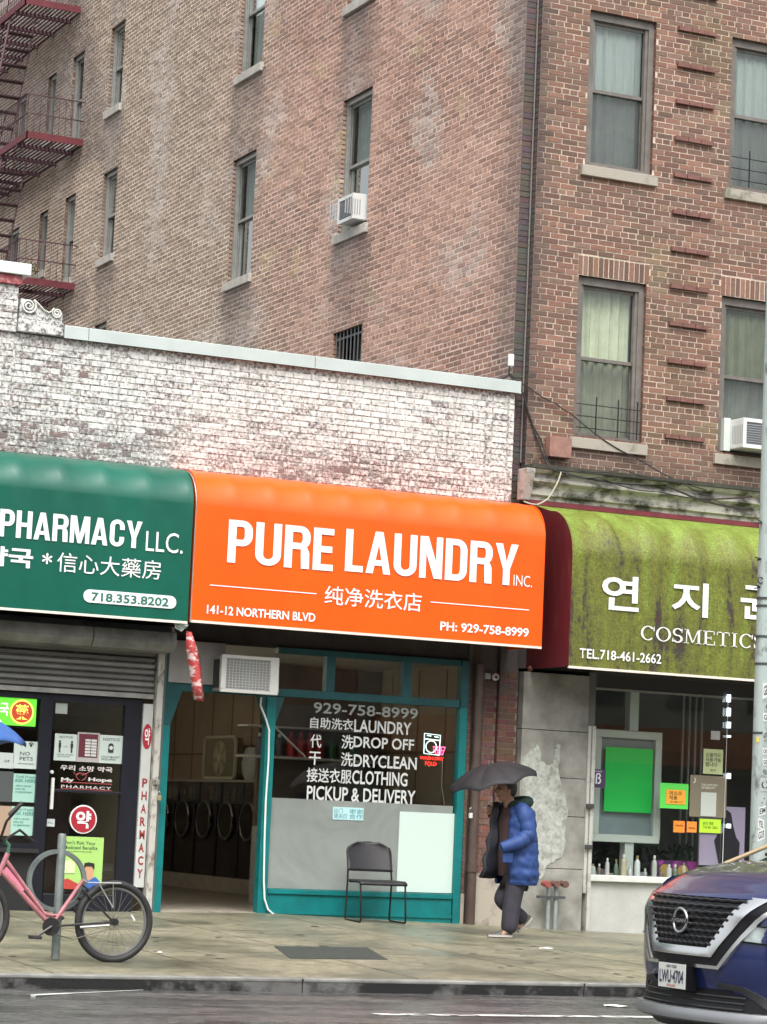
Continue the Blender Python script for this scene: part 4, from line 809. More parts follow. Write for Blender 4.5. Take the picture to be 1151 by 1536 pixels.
# box fan on the ledge
fy0, fy1, fz0, fz1 = atx(354, 1168, .95)[1], atx(307, 1168, .95)[1], 1.537, atx(330, 1106, .95)[2]
FT = thing('box_fan', 'square box fan with rounded pale frame standing on the washers', 'fan', (.98, (fy0+fy1)/2, 1.536))
def rrect(a, b, c, d, r, n=6):
    o = []
    for (cx_, cz_, s) in ((b-r, d-r, 0), (a+r, d-r, 1), (a+r, c+r, 2), (b-r, c+r, 3)):
        for k in range(n+1): t = math.pi/2*(s+k/n); o.append((cx_+r*math.cos(t), cz_+r*math.sin(t)))
    return o
m = MB(); m.tube([(.93, u, v) for u, v in rrect(fy0, fy1, fz0+.02, fz1, .09)], .024, 6, closed=True); m.build('frame', mat('cream_plastic', (.62, .58, .46), .5), FT, smooth=60)
m = MB(); m.prism(rrect(fy0+.01, fy1-.01, fz0+.03, fz1-.01, .08), .94, 1.04, 'x'); m.build('housing', mat('fan_housing', (.22, .20, .13), .6), FT)
m = MB(); yc, zc = (fy0+fy1)/2, (fz0+fz1)/2
for k in range(1, 9): m.tube([(.925, yc+.03*k*math.cos(a), zc+.03*k*math.sin(a)) for a in np.linspace(0, 2*math.pi, 25)[:-1]], .0025, 4, closed=True)
m.build('guard', mat('cream_plastic', (.6, .6, .5)), FT)
for k in range(5):
    a = k*2*math.pi/5; m = MB(); m.prism([(yc+.05*math.cos(a), zc+.05*math.sin(a)), (yc+.24*math.cos(a+.1), zc+.24*math.sin(a+.1)), (yc+.24*math.cos(a+.9), zc+.24*math.sin(a+.9)), (yc+.05*math.cos(a+.9), zc+.05*math.sin(a+.9))], .932, .938, 'x'); m.build('blade', mat('fan_blade', (.45, .46, .30), .5), FT)
m = MB(); m.disk((.925, yc, zc), .05, (1, 0, 0), .02); m.build('hub', mat('fan_hub', (.6, .62, .4), .4), FT)
# clear bag and basket on the ledge
m = MB(); yb = atx(375, 1150, 1.0)[1]; P = []
for i in range(9):
    P.append([(1.05+.12*math.cos(a)*(1-.06*(i-4)**2*.3)+.02*nz(i, a, 2, 1), yb+.30*math.sin(a)*(1-.03*(i-4)**2)+.03*nz(i, a, 1.5, 2), 1.54+.055*i) for a in np.linspace(0, 2*math.pi, 19)])
m.grid(P); solo(m, 'laundry_bag', mat('translucent_bag', (.42, .45, .44), .3), 'pale bulging laundry bag on the washers to the right of the box fan', 'bag', smooth=True)
# shelf with detergent, counter and dark bag seen through the window
SHELF = mat('white_shelf', (.55, .52, .46), .5)
m = MB(); z = 1.80; m.box(-.55, 1.37, 2.6, 2.95, z-.03, z); m.box(-.55, 1.37, 2.6, 2.95, 2.14, 2.16); sh = solo(m, 'shelf', SHELF, 'white wall shelf with red bottles inside the laundry window', 'shelf')
m = MB(); m.box(-.25, 1.37, 2.97, 3.05, .03, 2.92); solo(m, 'partition', mat('brown_partition', (.16, .12, .085), .7, 0, .2, 2), 'brown partition wall behind the shelf in the laundry', 'wall')
def bottle(name, label, x, y, z, h, r, m1, capm, group=None, cat='bottle'):
    t = thing(name, label, cat, (x, y, z), group); m = MB(); m.lathe((x, y, z), [(0, 0), (r, .0), (r, h*.6), (r*.85, h*.72), (r*.4, h*.8), (r*.38, h*.86), (0, h*.86)], 12); m.build('body', m1, t, smooth=True)
    m = MB(); m.lathe((x, y, z), [(0, h*.84), (r*.45, h*.84), (r*.45, h), (0, h)], 10); m.build('cap', capm, t); return t
REDB = mat('red_detergent', (.40, .03, .02), .3); WCAP = mat('white_cap', (.7, .7, .68), .4); BLB = mat('smoke_bottle', (.10, .10, .12), .3); GRB = mat('green_bottle', (.03, .16, .06), .3)
px0 = at(438, 1115, 2.7)[0]
TUBE = mat('fill_tube', (1, .93, .78), .5, emit=16)  # added lamps: tubes kept out of view that brighten the laundry room
for k, yy in enumerate((2.2, 5.2, 8.2)):
    t = thing('added_fill_light', 'added fill light on the laundry ceiling, out of view, '+['nearest the window', 'in the middle', 'farthest back'][k], 'fill light', (-2.2, yy, 2.94), 'added fill lights on the laundry ceiling')
    m = MB(); m.box(-2.3, -2.1, yy-.6, yy+.6, 2.90, 2.938); m.build('fitting', WCAP if 'WCAP' in globals() else WPL, t); m = MB(); m.tube([(-2.2, yy-.58, 2.875), (-2.2, yy+.58, 2.875)], .02, 8); m.build('tube', TUBE, t)
for k in range(4): bottle('detergent_bottle', ['red detergent bottle at the left end of the shelf', 'second red detergent bottle on the laundry shelf', 'third red detergent bottle on the laundry shelf', 'rightmost red detergent bottle on the shelf'][k], px0+.0+k*.125, 2.72, 1.80, .30, .055, REDB, mat('red_cap', (.5, .06, .04), .4), 'red detergent bottles on the laundry shelf')
for k in range(3): bottle('bottle', 'dark bottle standing left of the red detergent bottles, '+['nearest them', 'middle one', 'farthest from them'][k], px0-.15-k*.13, 2.74, 1.80, .27, .045, BLB, WCAP, 'dark bottles on the laundry shelf')
for k in range(3): bottle('bottle', 'green bottle standing right of the red ones, '+['first one', 'second one', 'third one'][k], px0+.55+k*.14, 2.74, 1.80, .26, .05, GRB, mat('dark_cap', (.05, .1, .05), .4), 'green bottles on the laundry shelf')
m = MB(); m.box(-.65, 1.3, 1.4, 2.1, .03, .95); ct = solo(m, 'counter', mat('counter_laminate', (.33, .33, .30), .5), 'grey laundry counter behind the frosted part of the window', 'counter', bevel=.01)
m = MB(); p = at(455, 1175, 1.6); m.sphere((p[0], 1.7, 1.15), (.20, .18, .22), 16, 10); solo(m, 'laundry_bag', mat('black_bag', (.02, .018, .02), .45, 0, 0, 3, .6, 12), 'bulging black bag on the counter behind the laundry window', 'bag', smooth=True)
m = MB(); p = at(545, 1140, 1.6); m.box(p[0]-.35, p[0]+.15, 1.5, 1.9, .955, 1.55); m.box(p[0]+.2, p[0]+.55, 1.55, 1.9, .955, 1.45); solo(m, 'machine_housing', mat('dark_green_grey', (.05, .07, .055), .5), 'dark green grey machine on the counter behind the window lettering', 'machine', bevel=.02)
m = MB(); x0, x1, z0, z1 = rc(597, 1217, 675, 1338, .05); m.box(x0, x1, -.006, .003, .30, z1); solo(m, 'white_board', mat('white_foam_board', (.56, .68, .62), .5), 'plain white board leaning inside the lower right of the laundry window', 'board')
for k, (x, y) in enumerate(((505, 1210), (528, 1211))):
    x0, x1, z0, z1 = rc(x-5, y, x+17, y+20, .0); m = MB(); m.box(x0, x1, -.001, .003, z0, z1); nt_ = solo(m, 'notice', mat('pale_blue_paper', (.45, .68, .68), .7), ['left', 'right'][k]+' one of two pale blue notices at the top of the frosted glass', 'notice')
    text('出门\n请关灯' if k == 0 else '谢谢\n合作', (x0+.01, x1-.01, z0+.015, z1-.015), -.004, mat('blue_ink', (.08, .3, .36), .6), nt_, bold=.0)
# neon sign
NE = thing('neon_sign', 'small glowing neon sign of a washing machine and a pink basket', 'sign', tuple(at(652, 1150, .06)))
NW = mat('neon_white', (.75, 1, .95), .5, emit=.8); NP = mat('neon_pink', (1, .12, .28), .5, emit=1.5); NR = mat('neon_red', (1, .03, .02), .5, emit=1.5)
def npath(pts, m_, nm, closed=False, r=.006): m = MB(); m.tube([at(x, y, .05) for x, y in pts], r, 6, closed=closed); m.build(nm, m_, NE)
npath([(637, 1100), (661, 1103), (659, 1133), (636, 1130)], NW, 'machine_outline', True); npath([(637, 1108), (661, 1111)], NW, 'panel_line')
npath([(641+8*math.cos(a)+6, 1120+9*math.sin(a)) for a in np.linspace(0, 2*math.pi, 15)[:-1]], NW, 'drum', True); npath([(641, 1103), (647, 1104)], NW, 'control'); npath([(652, 1105), (658, 1106)], NW, 'control')
npath([(650, 1120), (668, 1121), (664, 1132), (654, 1131)], NP, 'basket', True, .007); npath([(650, 1125), (666, 1126)], NP, 'basket_rib'); npath([(656, 1121), (657, 1131)], NP, 'basket_rib'); npath([(662, 1121), (661, 1131)], NP, 'basket_rib')
text('WASH DRY', rc(630, 1134, 666, 1141, .05), .05, NR, NE, bold=.03); text('FOLD', rc(638, 1142, 655, 1149, .05), .05, NR, NE, bold=.03)
m = MB(); m.tube([at(664, 1140, .06), at(663, 1180, .07), at(667, 1208, .06)], .004, 5); m.build('wire', WCAP, NE)
# hanging torn banner and rag between the two awnings
BAN = mat('torn_red_banner', (.42, .05, .05), .6, 0, 0, 9, 0, 0, col2=(.62, .50, .48), thr=(.52, .6), stretch=(1, 1, 3))
m = MB(); P = []
cl = [(285, 948), (290, 975), (294, 1000), (297, 1025), (300, 1051)]
for i, (x, y) in enumerate(cl):
    p = at(x, y, -.74); w = [.035, .075, .075, .07, .062][i]; P.append([(p[0]-w, p[1]+.02, p[2]+.01), (p[0]-w*.3, p[1]-.02, p[2]), (p[0]+w*.4, p[1]-.015, p[2]), (p[0]+w, p[1]+.03, p[2]-.015)])
m.grid(P); bn = solo(m, 'torn_banner', BAN, 'narrow torn red and white banner hanging from the left corner of the orange awning', 'banner', smooth=True); bn.modifiers.new('thickness', 'SOLIDIFY').thickness = .003
m = MB(); P = []
for i in range(5):
    P.append([tuple(at(262+5*j+random.uniform(-1, 1), 932+4*i*(1-.22*abs(j-2))+random.uniform(-1, 1), -.72+.03*((i*j) % 2))) for j in range(5)])
m.grid(P); rg = solo(m, 'rag', mat('pale_plastic_scrap', (.62, .70, .66), .5), 'crumpled pale plastic scrap under the right corner of the green awning', 'scrap'); rg.modifiers.new('thickness', 'SOLIDIFY').thickness = .003
# security camera on the pier
p = at(741, 1015, -.05); SC_ = thing('security_camera', 'small grey and white dome camera on the brick pier under the orange awning', 'camera', (p[0], .06, p[2]))
m = MB(); m.box(p[0]-.10, p[0]-.02, -.02, .05, p[2]-.03, p[2]+.04); m.build('bracket', GRM, SC_, bevel=.01)
m = MB(); m.sphere((p[0]+.03, -.03, p[2]), .045); m.build('dome', WPL, SC_, smooth=True); m = MB(); m.sphere((p[0]+.025, -.062, p[2]-.005), .022); m.build('lens', DKG, SC_, smooth=True)
# lockbox / gas standpipe
m = MB(); p = at(720, 1210, -.02); PA = thing('padlock', 'white tagged padlock hanging on the brown pipe beside the laundry window', 'padlock', (p[0], -.12, p[2]-.1))
p = at(706, 1222, -.14); m.box(p[0]-.02, p[0]+.02, -.16, -.13, p[2]-.04, p[2]+.02); m.build('body', WPL, PA, bevel=.004); PA.location = (p[0], -.14, p[2]-.04)
for c in PA.children: c.location = (0, 0, 0); 
OFFP = Vector((p[0], -.14, p[2]-.04))
for c in PA.children:
    for v in c.data.vertices: v.co += Vector((at(720, 1210, -.02)[0], -.12, at(720, 1210, -.02)[2]-.1))-OFFP
m = MB(); OFF[PA.name] = OFFP; m.tube([(p[0]-.015, -.145, p[2]+.02), (p[0]-.015, -.145, p[2]+.06), (p[0], -.145, p[2]+.085), (p[0]+.015, -.145, p[2]+.06), (p[0]+.015, -.145, p[2]+.02)], .004, 5); m.build('shackle', CHR, PA)
SP = thing('standpipe', 'pair of grey standpipes with rusty red caps at the foot of the stone pier', 'standpipe', (2.14, -.25, -.1))
GP = mat('galvanised_pipe', (.30, .34, .33), .5, .4, .2, 6); RC_ = mat('faded_red_cap', (.30, .07, .055), .55, 0, .3, 20); RU = mat('rusty_cap', (.13, .07, .055), .7, 0, .4, 20)
for xx, y_ in ((823, 1), (834, 1)):
    a = at(xx, 1345, -.22); m = MB(); m.tube([(a[0], -.22, -.12), (a[0], -.22, .42)], .026, 10); m.build('pipe', GP, SP, smooth=True)
a, b = at(806, 1346, -.22), at(846, 1344, -.22); m = MB(); m.box(a[0], b[0], -.26, -.20, a[2]-.008, a[2]+.022); m.build('strap', mat('dark_strap', (.06, .07, .07), .5), SP)
for xx, mt_ in ((819, RC_), (833, RU), (846, RU)):
    a = at(xx, 1325, -.24); m = MB(); m.tube([(a[0], -.18, a[2]), (a[0]-.0, -.28, a[2]-.01)], .034, 12); m.tube([(a[0], -.28, a[2]-.01), (a[0], -.30, a[2]-.01)], [.042, .038], 12); m.build('outlet_cap', mt_, SP, smooth=True)
# ================================================================ COSMETICS SHOP
CF = thing('cosmetics_shopfront', 'cosmetics shop window with white sill and shutter rail under the mossy awning', 'shopfront', (3.8, 0, -.1))
WPO = mat('dirty_white_paint', (.48, .48, .44), .55, 0, 0, 6, .3, 40, col2=(.20, .19, .17), thr=(.52, .72)); GWL = mat('grey_white_render', (.44, .45, .42), .7, 0, .12, 3, .3, 40)
x0, x1 = 2.60, 2.68
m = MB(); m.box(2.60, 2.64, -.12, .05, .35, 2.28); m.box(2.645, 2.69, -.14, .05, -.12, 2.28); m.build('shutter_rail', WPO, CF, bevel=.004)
m = MB(); m.box(2.60, 2.69, -.10, .05, 2.28, 2.90); m.build('shutter_rail', mat('painted_shade_grey', (.12, .12, .11), .6), CF)  # upper rail: shade under the awning painted in as darker grey
for zz in (1.33, .86): m = MB(); m.box(2.585, 2.68, -.17, -.14, zz, zz+.05); m.build('lock', DKG, CF, bevel=.006)
m = MB(); m.box(2.69, 8.3, -.12, .12, .495, .565); m.build('window_sill', mat('white_sill_paint', (.62, .64, .60), .5, 0, .12, 6), CF, bevel=.006)
m = MB(); m.box(2.69, 8.3, -.06, .1, -.35, .495); m.build('stall_riser', GWL, CF)
m = MB(); m.box(2.69, 8.3, .03, .09, 2.74, 2.90); m.build('head_rail', mat('dull_dark_metal', (.07, .07, .07), .4, .5), CF)
m = MB(); m.box(2.69, 5.0, .02, .05, 2.715, 2.74); m.build('light_trim', ALU, CF)
m = MB(); m.add([(2.69, .05, .565), (5.2, .05, .565), (5.2, .05, 2.74), (2.69, .05, 2.74)], [(0, 1, 2, 3)]); m.build('window_pane', SHOPGLASS, CF)
m = MB(); m.add([(5.26, .05, .565), (8.3, .05, .565), (8.3, .05, 2.74), (5.26, .05, 2.74)], [(0, 1, 2, 3)]); m.build('window_pane', SHOPGLASS, CF); m = MB(); m.box(5.2, 5.26, .0, .1, .565, 2.74); m.build('mullion', ALU, CF)
GRW = mat('grey_green_shop_wall', (.15, .155, .14), .8, 0, .15, 2)
m = MB(); m.box(2.62, 8.3, 3.4, 3.5, -.1, 3.1); m.box(2.60, 2.66, .12, 3.4, -.1, 3.1); m.box(8.3, 8.4, -.1, 3.5, -.1, 3.1); m.build('shop_room_wall', GRW, B1)
m = MB(); m.box(2.66, 8.3, .1, 3.4, 2.92, 3.0); m.build('shop_room_ceiling', CEIL, B1); m = MB(); m.box(2.66, 8.3, .1, 3.4, -.2, .0); m.build('shop_room_floor', TILE, B1)
m = MB(); m.box(2.70, 8.25, .13, .75, .40, .50); m.build('display_shelf', SHELF, CF)
# light box on a white post
LB = thing('display_frame', 'tall white framed display panel on a post in the cosmetics window', 'display', (3.3, .5, .5)); YL = .30
WFR = mat('display_white', (.52, .58, .53), .5)
x0, x1, z0, z1 = rc(894, 1093, 989, 1266, YL)
m = MB(); t = .09; m.box(x0, x1, YL, YL+.18, z0, z0+t); m.box(x0, x1, YL, YL+.18, z1-t, z1); m.box(x0, x0+t, YL, YL+.18, z0+t, z1-t); m.box(x1-t, x1, YL, YL+.18, z0+t, z1-t); m.build('frame', WFR, LB, bevel=.008)
m = MB(); m.box(x0+t, x1-t, YL+.06, YL+.10, z0+t, z1-t); m.build('panel', mat('blue_grey_panel', (.22, .28, .29), .3, 0, .2, 2), LB)
pc_ = at(940, 1280, YL+.09)[0]; m = MB(); m.box(pc_-.06, pc_+.06, YL+.03, YL+.15, .5, z0); m.box(pc_-.05, pc_+.07, YL+.03, YL+.15, z1, 2.92); m.build('post', WFR, LB)
def paper(nm, lb, px, Y, col, cat='poster', rough=.6, txt=None, tcol=(.1, .1, .1), emit=0):
    x0, x1, z0, z1 = rc(*px, Y); m = MB(); m.box(x0, x1, Y, Y+.004, z0, z1); o = solo(m, nm, mat('paper_%.2f_%.2f_%.2f' % col, col, rough), lb, cat)
    for (s, fx0, fx1, fz0, fz1) in (txt or []):
        text(s, (x0+(x1-x0)*fx0, x0+(x1-x0)*fx1, z0+(z1-z0)*fz0, z0+(z1-z0)*fz1), Y-.003, mat('ink_%.2f_%.2f_%.2f' % tcol, tcol, .6), o, bold=.01)
    return o
paper('green_sheet', 'large plain bright green sheet on the white display panel', (909, 1120, 977, 1220), YL-.01, (.02, .62, .10), 'sheet')
paper('shop_sticker', 'small dark purple sticker with white mark at the left edge of the cosmetics window', (882, 1153, 908, 1182), .035, (.06, .035, .09), 'sticker', txt=[('ß', .45, .75, .2, .8), ('ATAO', .3, .8, .84, .93)], tcol=(.7, .7, .75))
paper('notice', 'bright green card behind an orange note in the cosmetics window', (991, 1174, 1032, 1214), .035, (.12, .75, .10), 'notice')
paper('note', 'orange note stuck on the green card', (1000, 1184, 1028, 1207), .028, (.95, .42, .05), 'note', txt=[('마스크\n착용', .15, .8, .3, .9), ('감사합니다', .2, .85, .1, .22)], tcol=(.1, .08, .02))
paper('note', 'small orange note, left of the two under the gold poster', (1011, 1231, 1027, 1249), .035, (1, .28, .03), 'note', txt=[('~~', .15, .85, .5, .7)], tcol=(.3, .1, .02))
paper('note', 'small orange note next to the lime paper under the gold poster', (1031, 1232, 1045, 1249), .035, (1, .30, .04), 'note', txt=[('~~', .15, .85, .3, .5)], tcol=(.3, .1, .02))
paper('notice', 'lime yellow notice directly under the gold poster', (1050, 1228, 1081, 1250), .035, (.52, .85, .04), 'notice', txt=[('문의 전화\n718 461 2662', .15, .85, .3, .8)], tcol=(.1, .2, .02))
paper('notice', 'pale yellow notice with lines of Korean text above the gold poster', (1056, 1123, 1084, 1162), .035, (.55, .62, .32), 'notice', txt=[('신용카드\n사용가능\n합니다', .1, .9, .3, .85), ('감사', .35, .65, .1, .2)], tcol=(.05, .05, .03))
gp = paper('gold_poster', 'grey gold cosmetics poster with a white slip taped on it', (1036, 1162, 1089, 1227), .035, (.24, .21, .15), 'poster', .3, txt=[('THE HISTORY\nOF BEAUTY', .3, .75, .68, .8), ('♪', .08, .16, .8, .95)], tcol=(.75, .75, .65))
paper('slip', 'white paper slip on the gold poster', (1052, 1188, 1074, 1225), .025, (.55, .60, .55), 'paper')
paper('notice', 'small pale square card hanging high in the cosmetics window', (1067, 1096, 1080, 1110), .035, (.5, .5, .48), 'notice')
bx = paper('poster', 'purple poster with a dark figure silhouette right of the lime notice', (1051, 1208, 1116, 1300), .06, (.36, .30, .42), 'poster')
x0, x1, z0, z1 = rc(1068, 1212, 1110, 1298, .05)
m = MB(); w = x1-x0; hh = z1-z0
m.prism([(x0+w*.30, z0), (x0+w*.12, z0+hh*.42), (x0+w*.25, z0+hh*.55), (x0+w*.40, z0+hh*.56), (x0+w*.42, z0+hh*.62), (x0+w*.34, z0+hh*.75), (x0+w*.40, z0+hh*.93), (x0+w*.52, z0+hh*.98), (x0+w*.66, z0+hh*.92), (x0+w*.74, z0+hh*.7), (x0+w*.85, z0+hh*.5), (x0+w*.98, z0+hh*.4), (x0+w*.95, z0)], .052, .058, 'y'); m.build('silhouette', mat('near_black_print', (.015, .013, .02), .5), bx)
# gift boxes and bottles on the sill
x0, x1, z0, z1 = rc(984, 1290, 1045, 1318, .3); GB = thing('gift_box', 'flat purple cosmetics box set with two gold discs behind the bottles', 'box', ((x0+x1)/2, .4, .5))
m = MB(); m.box(x0, x1, .30, .42, .502, z1); m.build('carton', mat('purple_carton', (.10, .03, .12), .4, 0, 0, 6, 0, 0, col2=(.35, .06, .28), thr=(.5, .55)), GB)
for t in (.22, .66): m = MB(); m.disk((x0+(x1-x0)*t, .297, (.5+z1)/2+.01), .075, (0, 1, 0), .01, 18); m.build('gold_disc', mat('gold_disc', (.55, .36, .12), .35, .3), GB)
bc = [(.42, .46, .40), (.20, .17, .14), (.50, .50, .48), (.16, .22, .16), (.45, .40, .28), (.62, .65, .62), (.58, .60, .60), (.40, .44, .44)]
xb = 885; i = 0
desc = ['squat pale green', 'tall greyish', 'brown glass', 'clear short', 'dark green tinted', 'slim amber', 'white slim', 'tall white pointed', 'small frosted', 'round clear', 'short grey', 'low pale', 'tiny green']
for i in range(13):
    x = 888+i*11.5+random.uniform(-2, 2); p = at(x, 1308, .12+.08*(i % 2)); h = random.uniform(.12, .25)
    bottle('cosmetic_bottle', desc[i]+' cosmetics bottle on the shop window sill, number '.replace(', number ', '')+[' at its left end', ' beside the rail', ' left of the white post', ' before the white post', ' just right of the post', ' under the green sheet', ' right of the amber one', ' left of the purple box', ' at the corner of the box', ' before the first gold disc', ' between the gold discs', ' before the second gold disc', ' nearest the car'][i], p[0], p[1], .502 if p[1] > .13 else .567, h, random.uniform(.025, .038), mat('bottle_%d' % (i % 8), bc[i % 8], .2), WCAP if i % 3 else mat('gold_cap', (.5, .4, .2), .3, .6))
m = MB(); L0 = at(1094, 1040, -.0)
for k, (ya, yb) in enumerate(((1042, 1053), (1062, 1074), (1083, 1092), (1103, 1106), (1160, 1168), (1236, 1242))):
    p, q = at(1094, ya, .0), at(1094, yb, .0); m.box(p[0]-.018, p[0]+.018, -.01, .02, q[2], p[2])
LS = thing('led_strip', 'vertical string of small white lights at the right of the cosmetics window', 'light string', (L0[0], 0, .6)); m.build('lamp', mat('led_white', (.8, .92, 1), .5, emit=1.6), LS)
m = MB(); m.tube([(L0[0], .02, 2.7), (L0[0]-.01, .02, .7)], .004, 5); m.build('wire', WCAP, LS)
m = MB(); p = at(889, 1023, -.0)[0]; z = at(889, 1023, 0)[2]; m.sphere((p, -.02, z), .02); solo(m, 'lamp', mat('led_white', (1, 1, 1)), 'tiny glowing white lamp at the upper left corner of the cosmetics window', 'lamp')
m = MB(); m.box(3.5, 4.4, 1.6, 2.0, .0, 1.9); solo(m, 'cabinet', mat('dark_cabinet', (.035, .03, .03), .6), 'dark tall cabinet standing deep inside the cosmetics shop', 'cabinet', bevel=.01)
m = MB()
for k in range(4): x = 4.5+k*.09; m.tube([(x, .9, .0), (x, .9, 2.9)], .02, 6)
solo(m, 'rack_poles', mat('grey_pole', (.28, .29, .27), .4, .4), 'bundle of upright grey display poles behind the gold poster', 'rack')

for i in range(9):
    x = 893+i*12+random.uniform(-3, 3); p = at(x, 1300, .42); h = random.uniform(.07, .16)
    m = MB(); w = random.uniform(.03, .05)
    if i % 2: m.box(p[0]-w, p[0]+w, .40, .46, .502, .502+h)
    else: m.lathe((p[0], .44, .502), [(0, 0), (w, 0), (w, h*.7), (w*.9, h*.72), (w*.9, h), (0, h)], 12)
    col = [(.30, .36, .30), (.16, .12, .14), (.45, .42, .36), (.10, .16, .12), (.5, .48, .42), (.25, .12, .22), (.35, .40, .40), (.12, .12, .1), (.5, .5, .5)][i]
    solo(m, 'cosmetic_box' if i % 2 else 'cosmetic_jar', mat('stock_%d' % i, col, .35), ['pale green jar', 'dark slim carton', 'cream jar', 'dark green carton', 'white jar', 'plum carton', 'grey green jar', 'black carton', 'white squat jar'][i]+' in the back row of the cosmetics window', 'carton' if i % 2 else 'jar', smooth=0 if i % 2 else 40)
m = MB()
for k in range(260):
    a = random.uniform(0, 6.28); p = Vector((random.uniform(2.85, 4.6), random.uniform(.62, .95), random.uniform(.52, .92))); d = Vector((random.uniform(-1, 1), random.uniform(-1, 1), random.uniform(-.2, 1))).normalized()*.10; s_ = d.cross(Vector((0, 1, 0)))*.3
    m.add([p-d*.2, p+d*.4+s_, p+d, p+d*.4-s_], [(0, 1, 2, 3)])
m.box(2.85, 4.6, .7, .85, .50, .56); solo(m, 'planter', mat('dark_leaf', (.03, .055, .03), .5, 0, .5, 14), 'row of dark leafy plants in a trough behind the cosmetics bottles', 'plant')
# ================================================================ PHARMACY SHOPFRONT
PF = thing('pharmacy_shopfront', 'pharmacy shopfront with half rolled up grey shutter, black framed door and paper covered window', 'shopfront', (-5.5, 0, -.05))
SHU = mat('grimy_shutter', (.17, .17, .16), .55, .1, .25, 5); SHB = mat('grimy_shutter_hood', (.15, .15, .14), .6, .1, 0, 2.2, .2, 30, col2=(.27, .27, .25), thr=(.4, .62)); BLK = mat('black_door_frame', (.012, .013, .02), .35, .1, .2, 5)
hood = [(0.0, 3.06), (-.30, 3.05), (-.40, 2.98), (-.42, 2.86), (-.34, 2.78), (0, 2.76)]
for a, b in ((-9.3, -6.0), (-5.99, -3.60), (-3.59, -2.66)): m = MB(); m.prism(hood, a, b, 'x'); m.build('shutter_hood', SHB, PF)
n = 7
for k in range(n):
    z0 = 2.33+k*.066; m = MB(); m.prism([(-.012, z0), (-.045, z0+.016), (-.045, z0+.046), (-.012, z0+.062), (.0, z0+.062), (.0, z0)], -9.2, -2.755, 'x'); m.build('slat', mat('shutter_slat_%d' % (k % 3), [(.17, .17, .16), (.22, .22, .205), (.145, .145, .14)][k % 3], .5, .1, .2, 2.5), PF)
m = MB(); m.box(-9.2, -2.755, -.055, .0, 2.275, 2.325); m.build('bottom_bar', mat('shutter_bar', (.30, .30, .28), .5, .2, .3, 5), PF)
WPE = mat('peeling_white_post', (.46, .45, .41), .6, 0, 0, 9, .5, 40, col2=(.15, .12, .09), thr=(.50, .62), stretch=(1, 1, .5))
m = MB(); m.box(-2.735, -2.665, -.10, .03, -.02, 2.80); m.build('shutter_guide', WPE, PF, bevel=.004)
m = MB(); m.box(-2.665, -2.628, -.06, .05, -.02, 2.95); m.build('dark_post', mat('grey_green_post', (.10, .12, .11), .6), PF)
# vertical sign board
vs = thing('vertical_sign', 'tall narrow white sign with red letters reading pharmacy downwards beside the door', 'sign', (-2.80, -.03, .25))
SGW = mat('sign_white', (.50, .52, .50), .5, 0, .08, 3); RED = mat('sign_red', (.36, .015, .03), .5); DRED = mat('sign_dark_red', (.28, .03, .03), .5)
m = MB(); m.box(-2.855, -2.745, -.035, .0, .26, 2.22); m.build('board', SGW, vs)
z = 1.42
for ch in 'PHARMACY': text(ch, (-2.828, -2.768, z-.095, z), -.038, DRED, vs, bold=.03); z -= .138
m = MB(); m.disk((-2.80, -.038, 1.87), .052, (0, 1, 0), .006, 24); dd = m.build('disc', RED, vs); m = MB()
for v in dd.data.vertices: v.co.z = (v.co.z-(1.87-.25))*2.6+(1.87-.25)
text('약', (-2.83, -2.77, 1.78, 1.96), -.044, PRINT, vs, bold=.02)
# door and window
m = MB(); 
for (a, b, c, d) in ((-4.00, -3.86, -.04, 2.28), (-3.05, -2.86, -.04, 2.28), (-3.86, -3.05, 2.19, 2.28), (-3.86, -3.05, -.04, .16), (-3.86, -3.05, 1.235, 1.26)): m.box(a, b, .0, .07, c, d)
m.build('door_frame', BLK, PF, bevel=.004)
m = MB(); m.add([(-3.86, .05, .16), (-3.05, .05, .16), (-3.05, .05, 2.19), (-3.86, .05, 2.19)], [(0, 1, 2, 3)]); m.build('door_pane', SHOPGLASS, PF)
m = MB(); m.box(-3.845, -3.815, -.05, -.02, 1.05, 1.38); m.tube([(-3.84, -.03, 1.44), (-3.84, .01, 1.44)], .018, 8); m.build('door_handle', WPL, PF)
m = MB(); m.box(-9.2, -4.0, .0, .07, .60, .68); m.box(-9.2, -4.0, .0, .07, 2.2, 2.28); m.box(-5.6, -5.54, .0, .07, .68, 2.2); m.box(-7.4, -7.34, 0, .07, .68, 2.2); m.build('window_frame', BLK, PF)
m = MB(); m.box(-9.2, -4.0, .0, .1, -.1, .60); m.build('stall_riser', mat('dark_riser', (.02, .02, .022), .4), PF)
m = MB(); m.box(-9.2, -3.96, -.10, .0, .585, .625); m.build('window_ledge', mat('dark_ledge', (.03, .028, .03), .35), PF)
m = MB(); m.add([(-9.2, .05, .68), (-4.0, .05, .68), (-4.0, .05, 2.2), (-9.2, .05, 2.2)], [(0, 1, 2, 3)]); m.build('window_pane', SHOPGLASS, PF)
m = MB(); m.box(-9.3, -2.72, 5.0, 5.1, -.1, 3); m.box(-9.35, -9.25, .1, 5, -.1, 3); m.build('room_back_wall', mat('pharmacy_wall', (.20, .17, .13), .8, 0, .2, 2), B2); m = MB(); m.box(-9.3, -2.72, .08, 5, 2.7, 2.75); m.build('room_ceiling', CEIL, B2); m = MB(); m.box(-9.3, -2.72, .0, 5, -.2, -.05); m.build('room_floor', TILE, B2)
m = MB(); m.box(-5.2, -3.0, 1.8, 2.1, .0, 1.3); m.box(-5.2, -2.9, 3.4, 3.7, 0, 2.1); solo(m, 'shop_shelves', mat('brown_shelf', (.10, .065, .045), .6, 0, .3, 5), 'brown shelving inside the pharmacy behind its door', 'shelves')
YP = .035
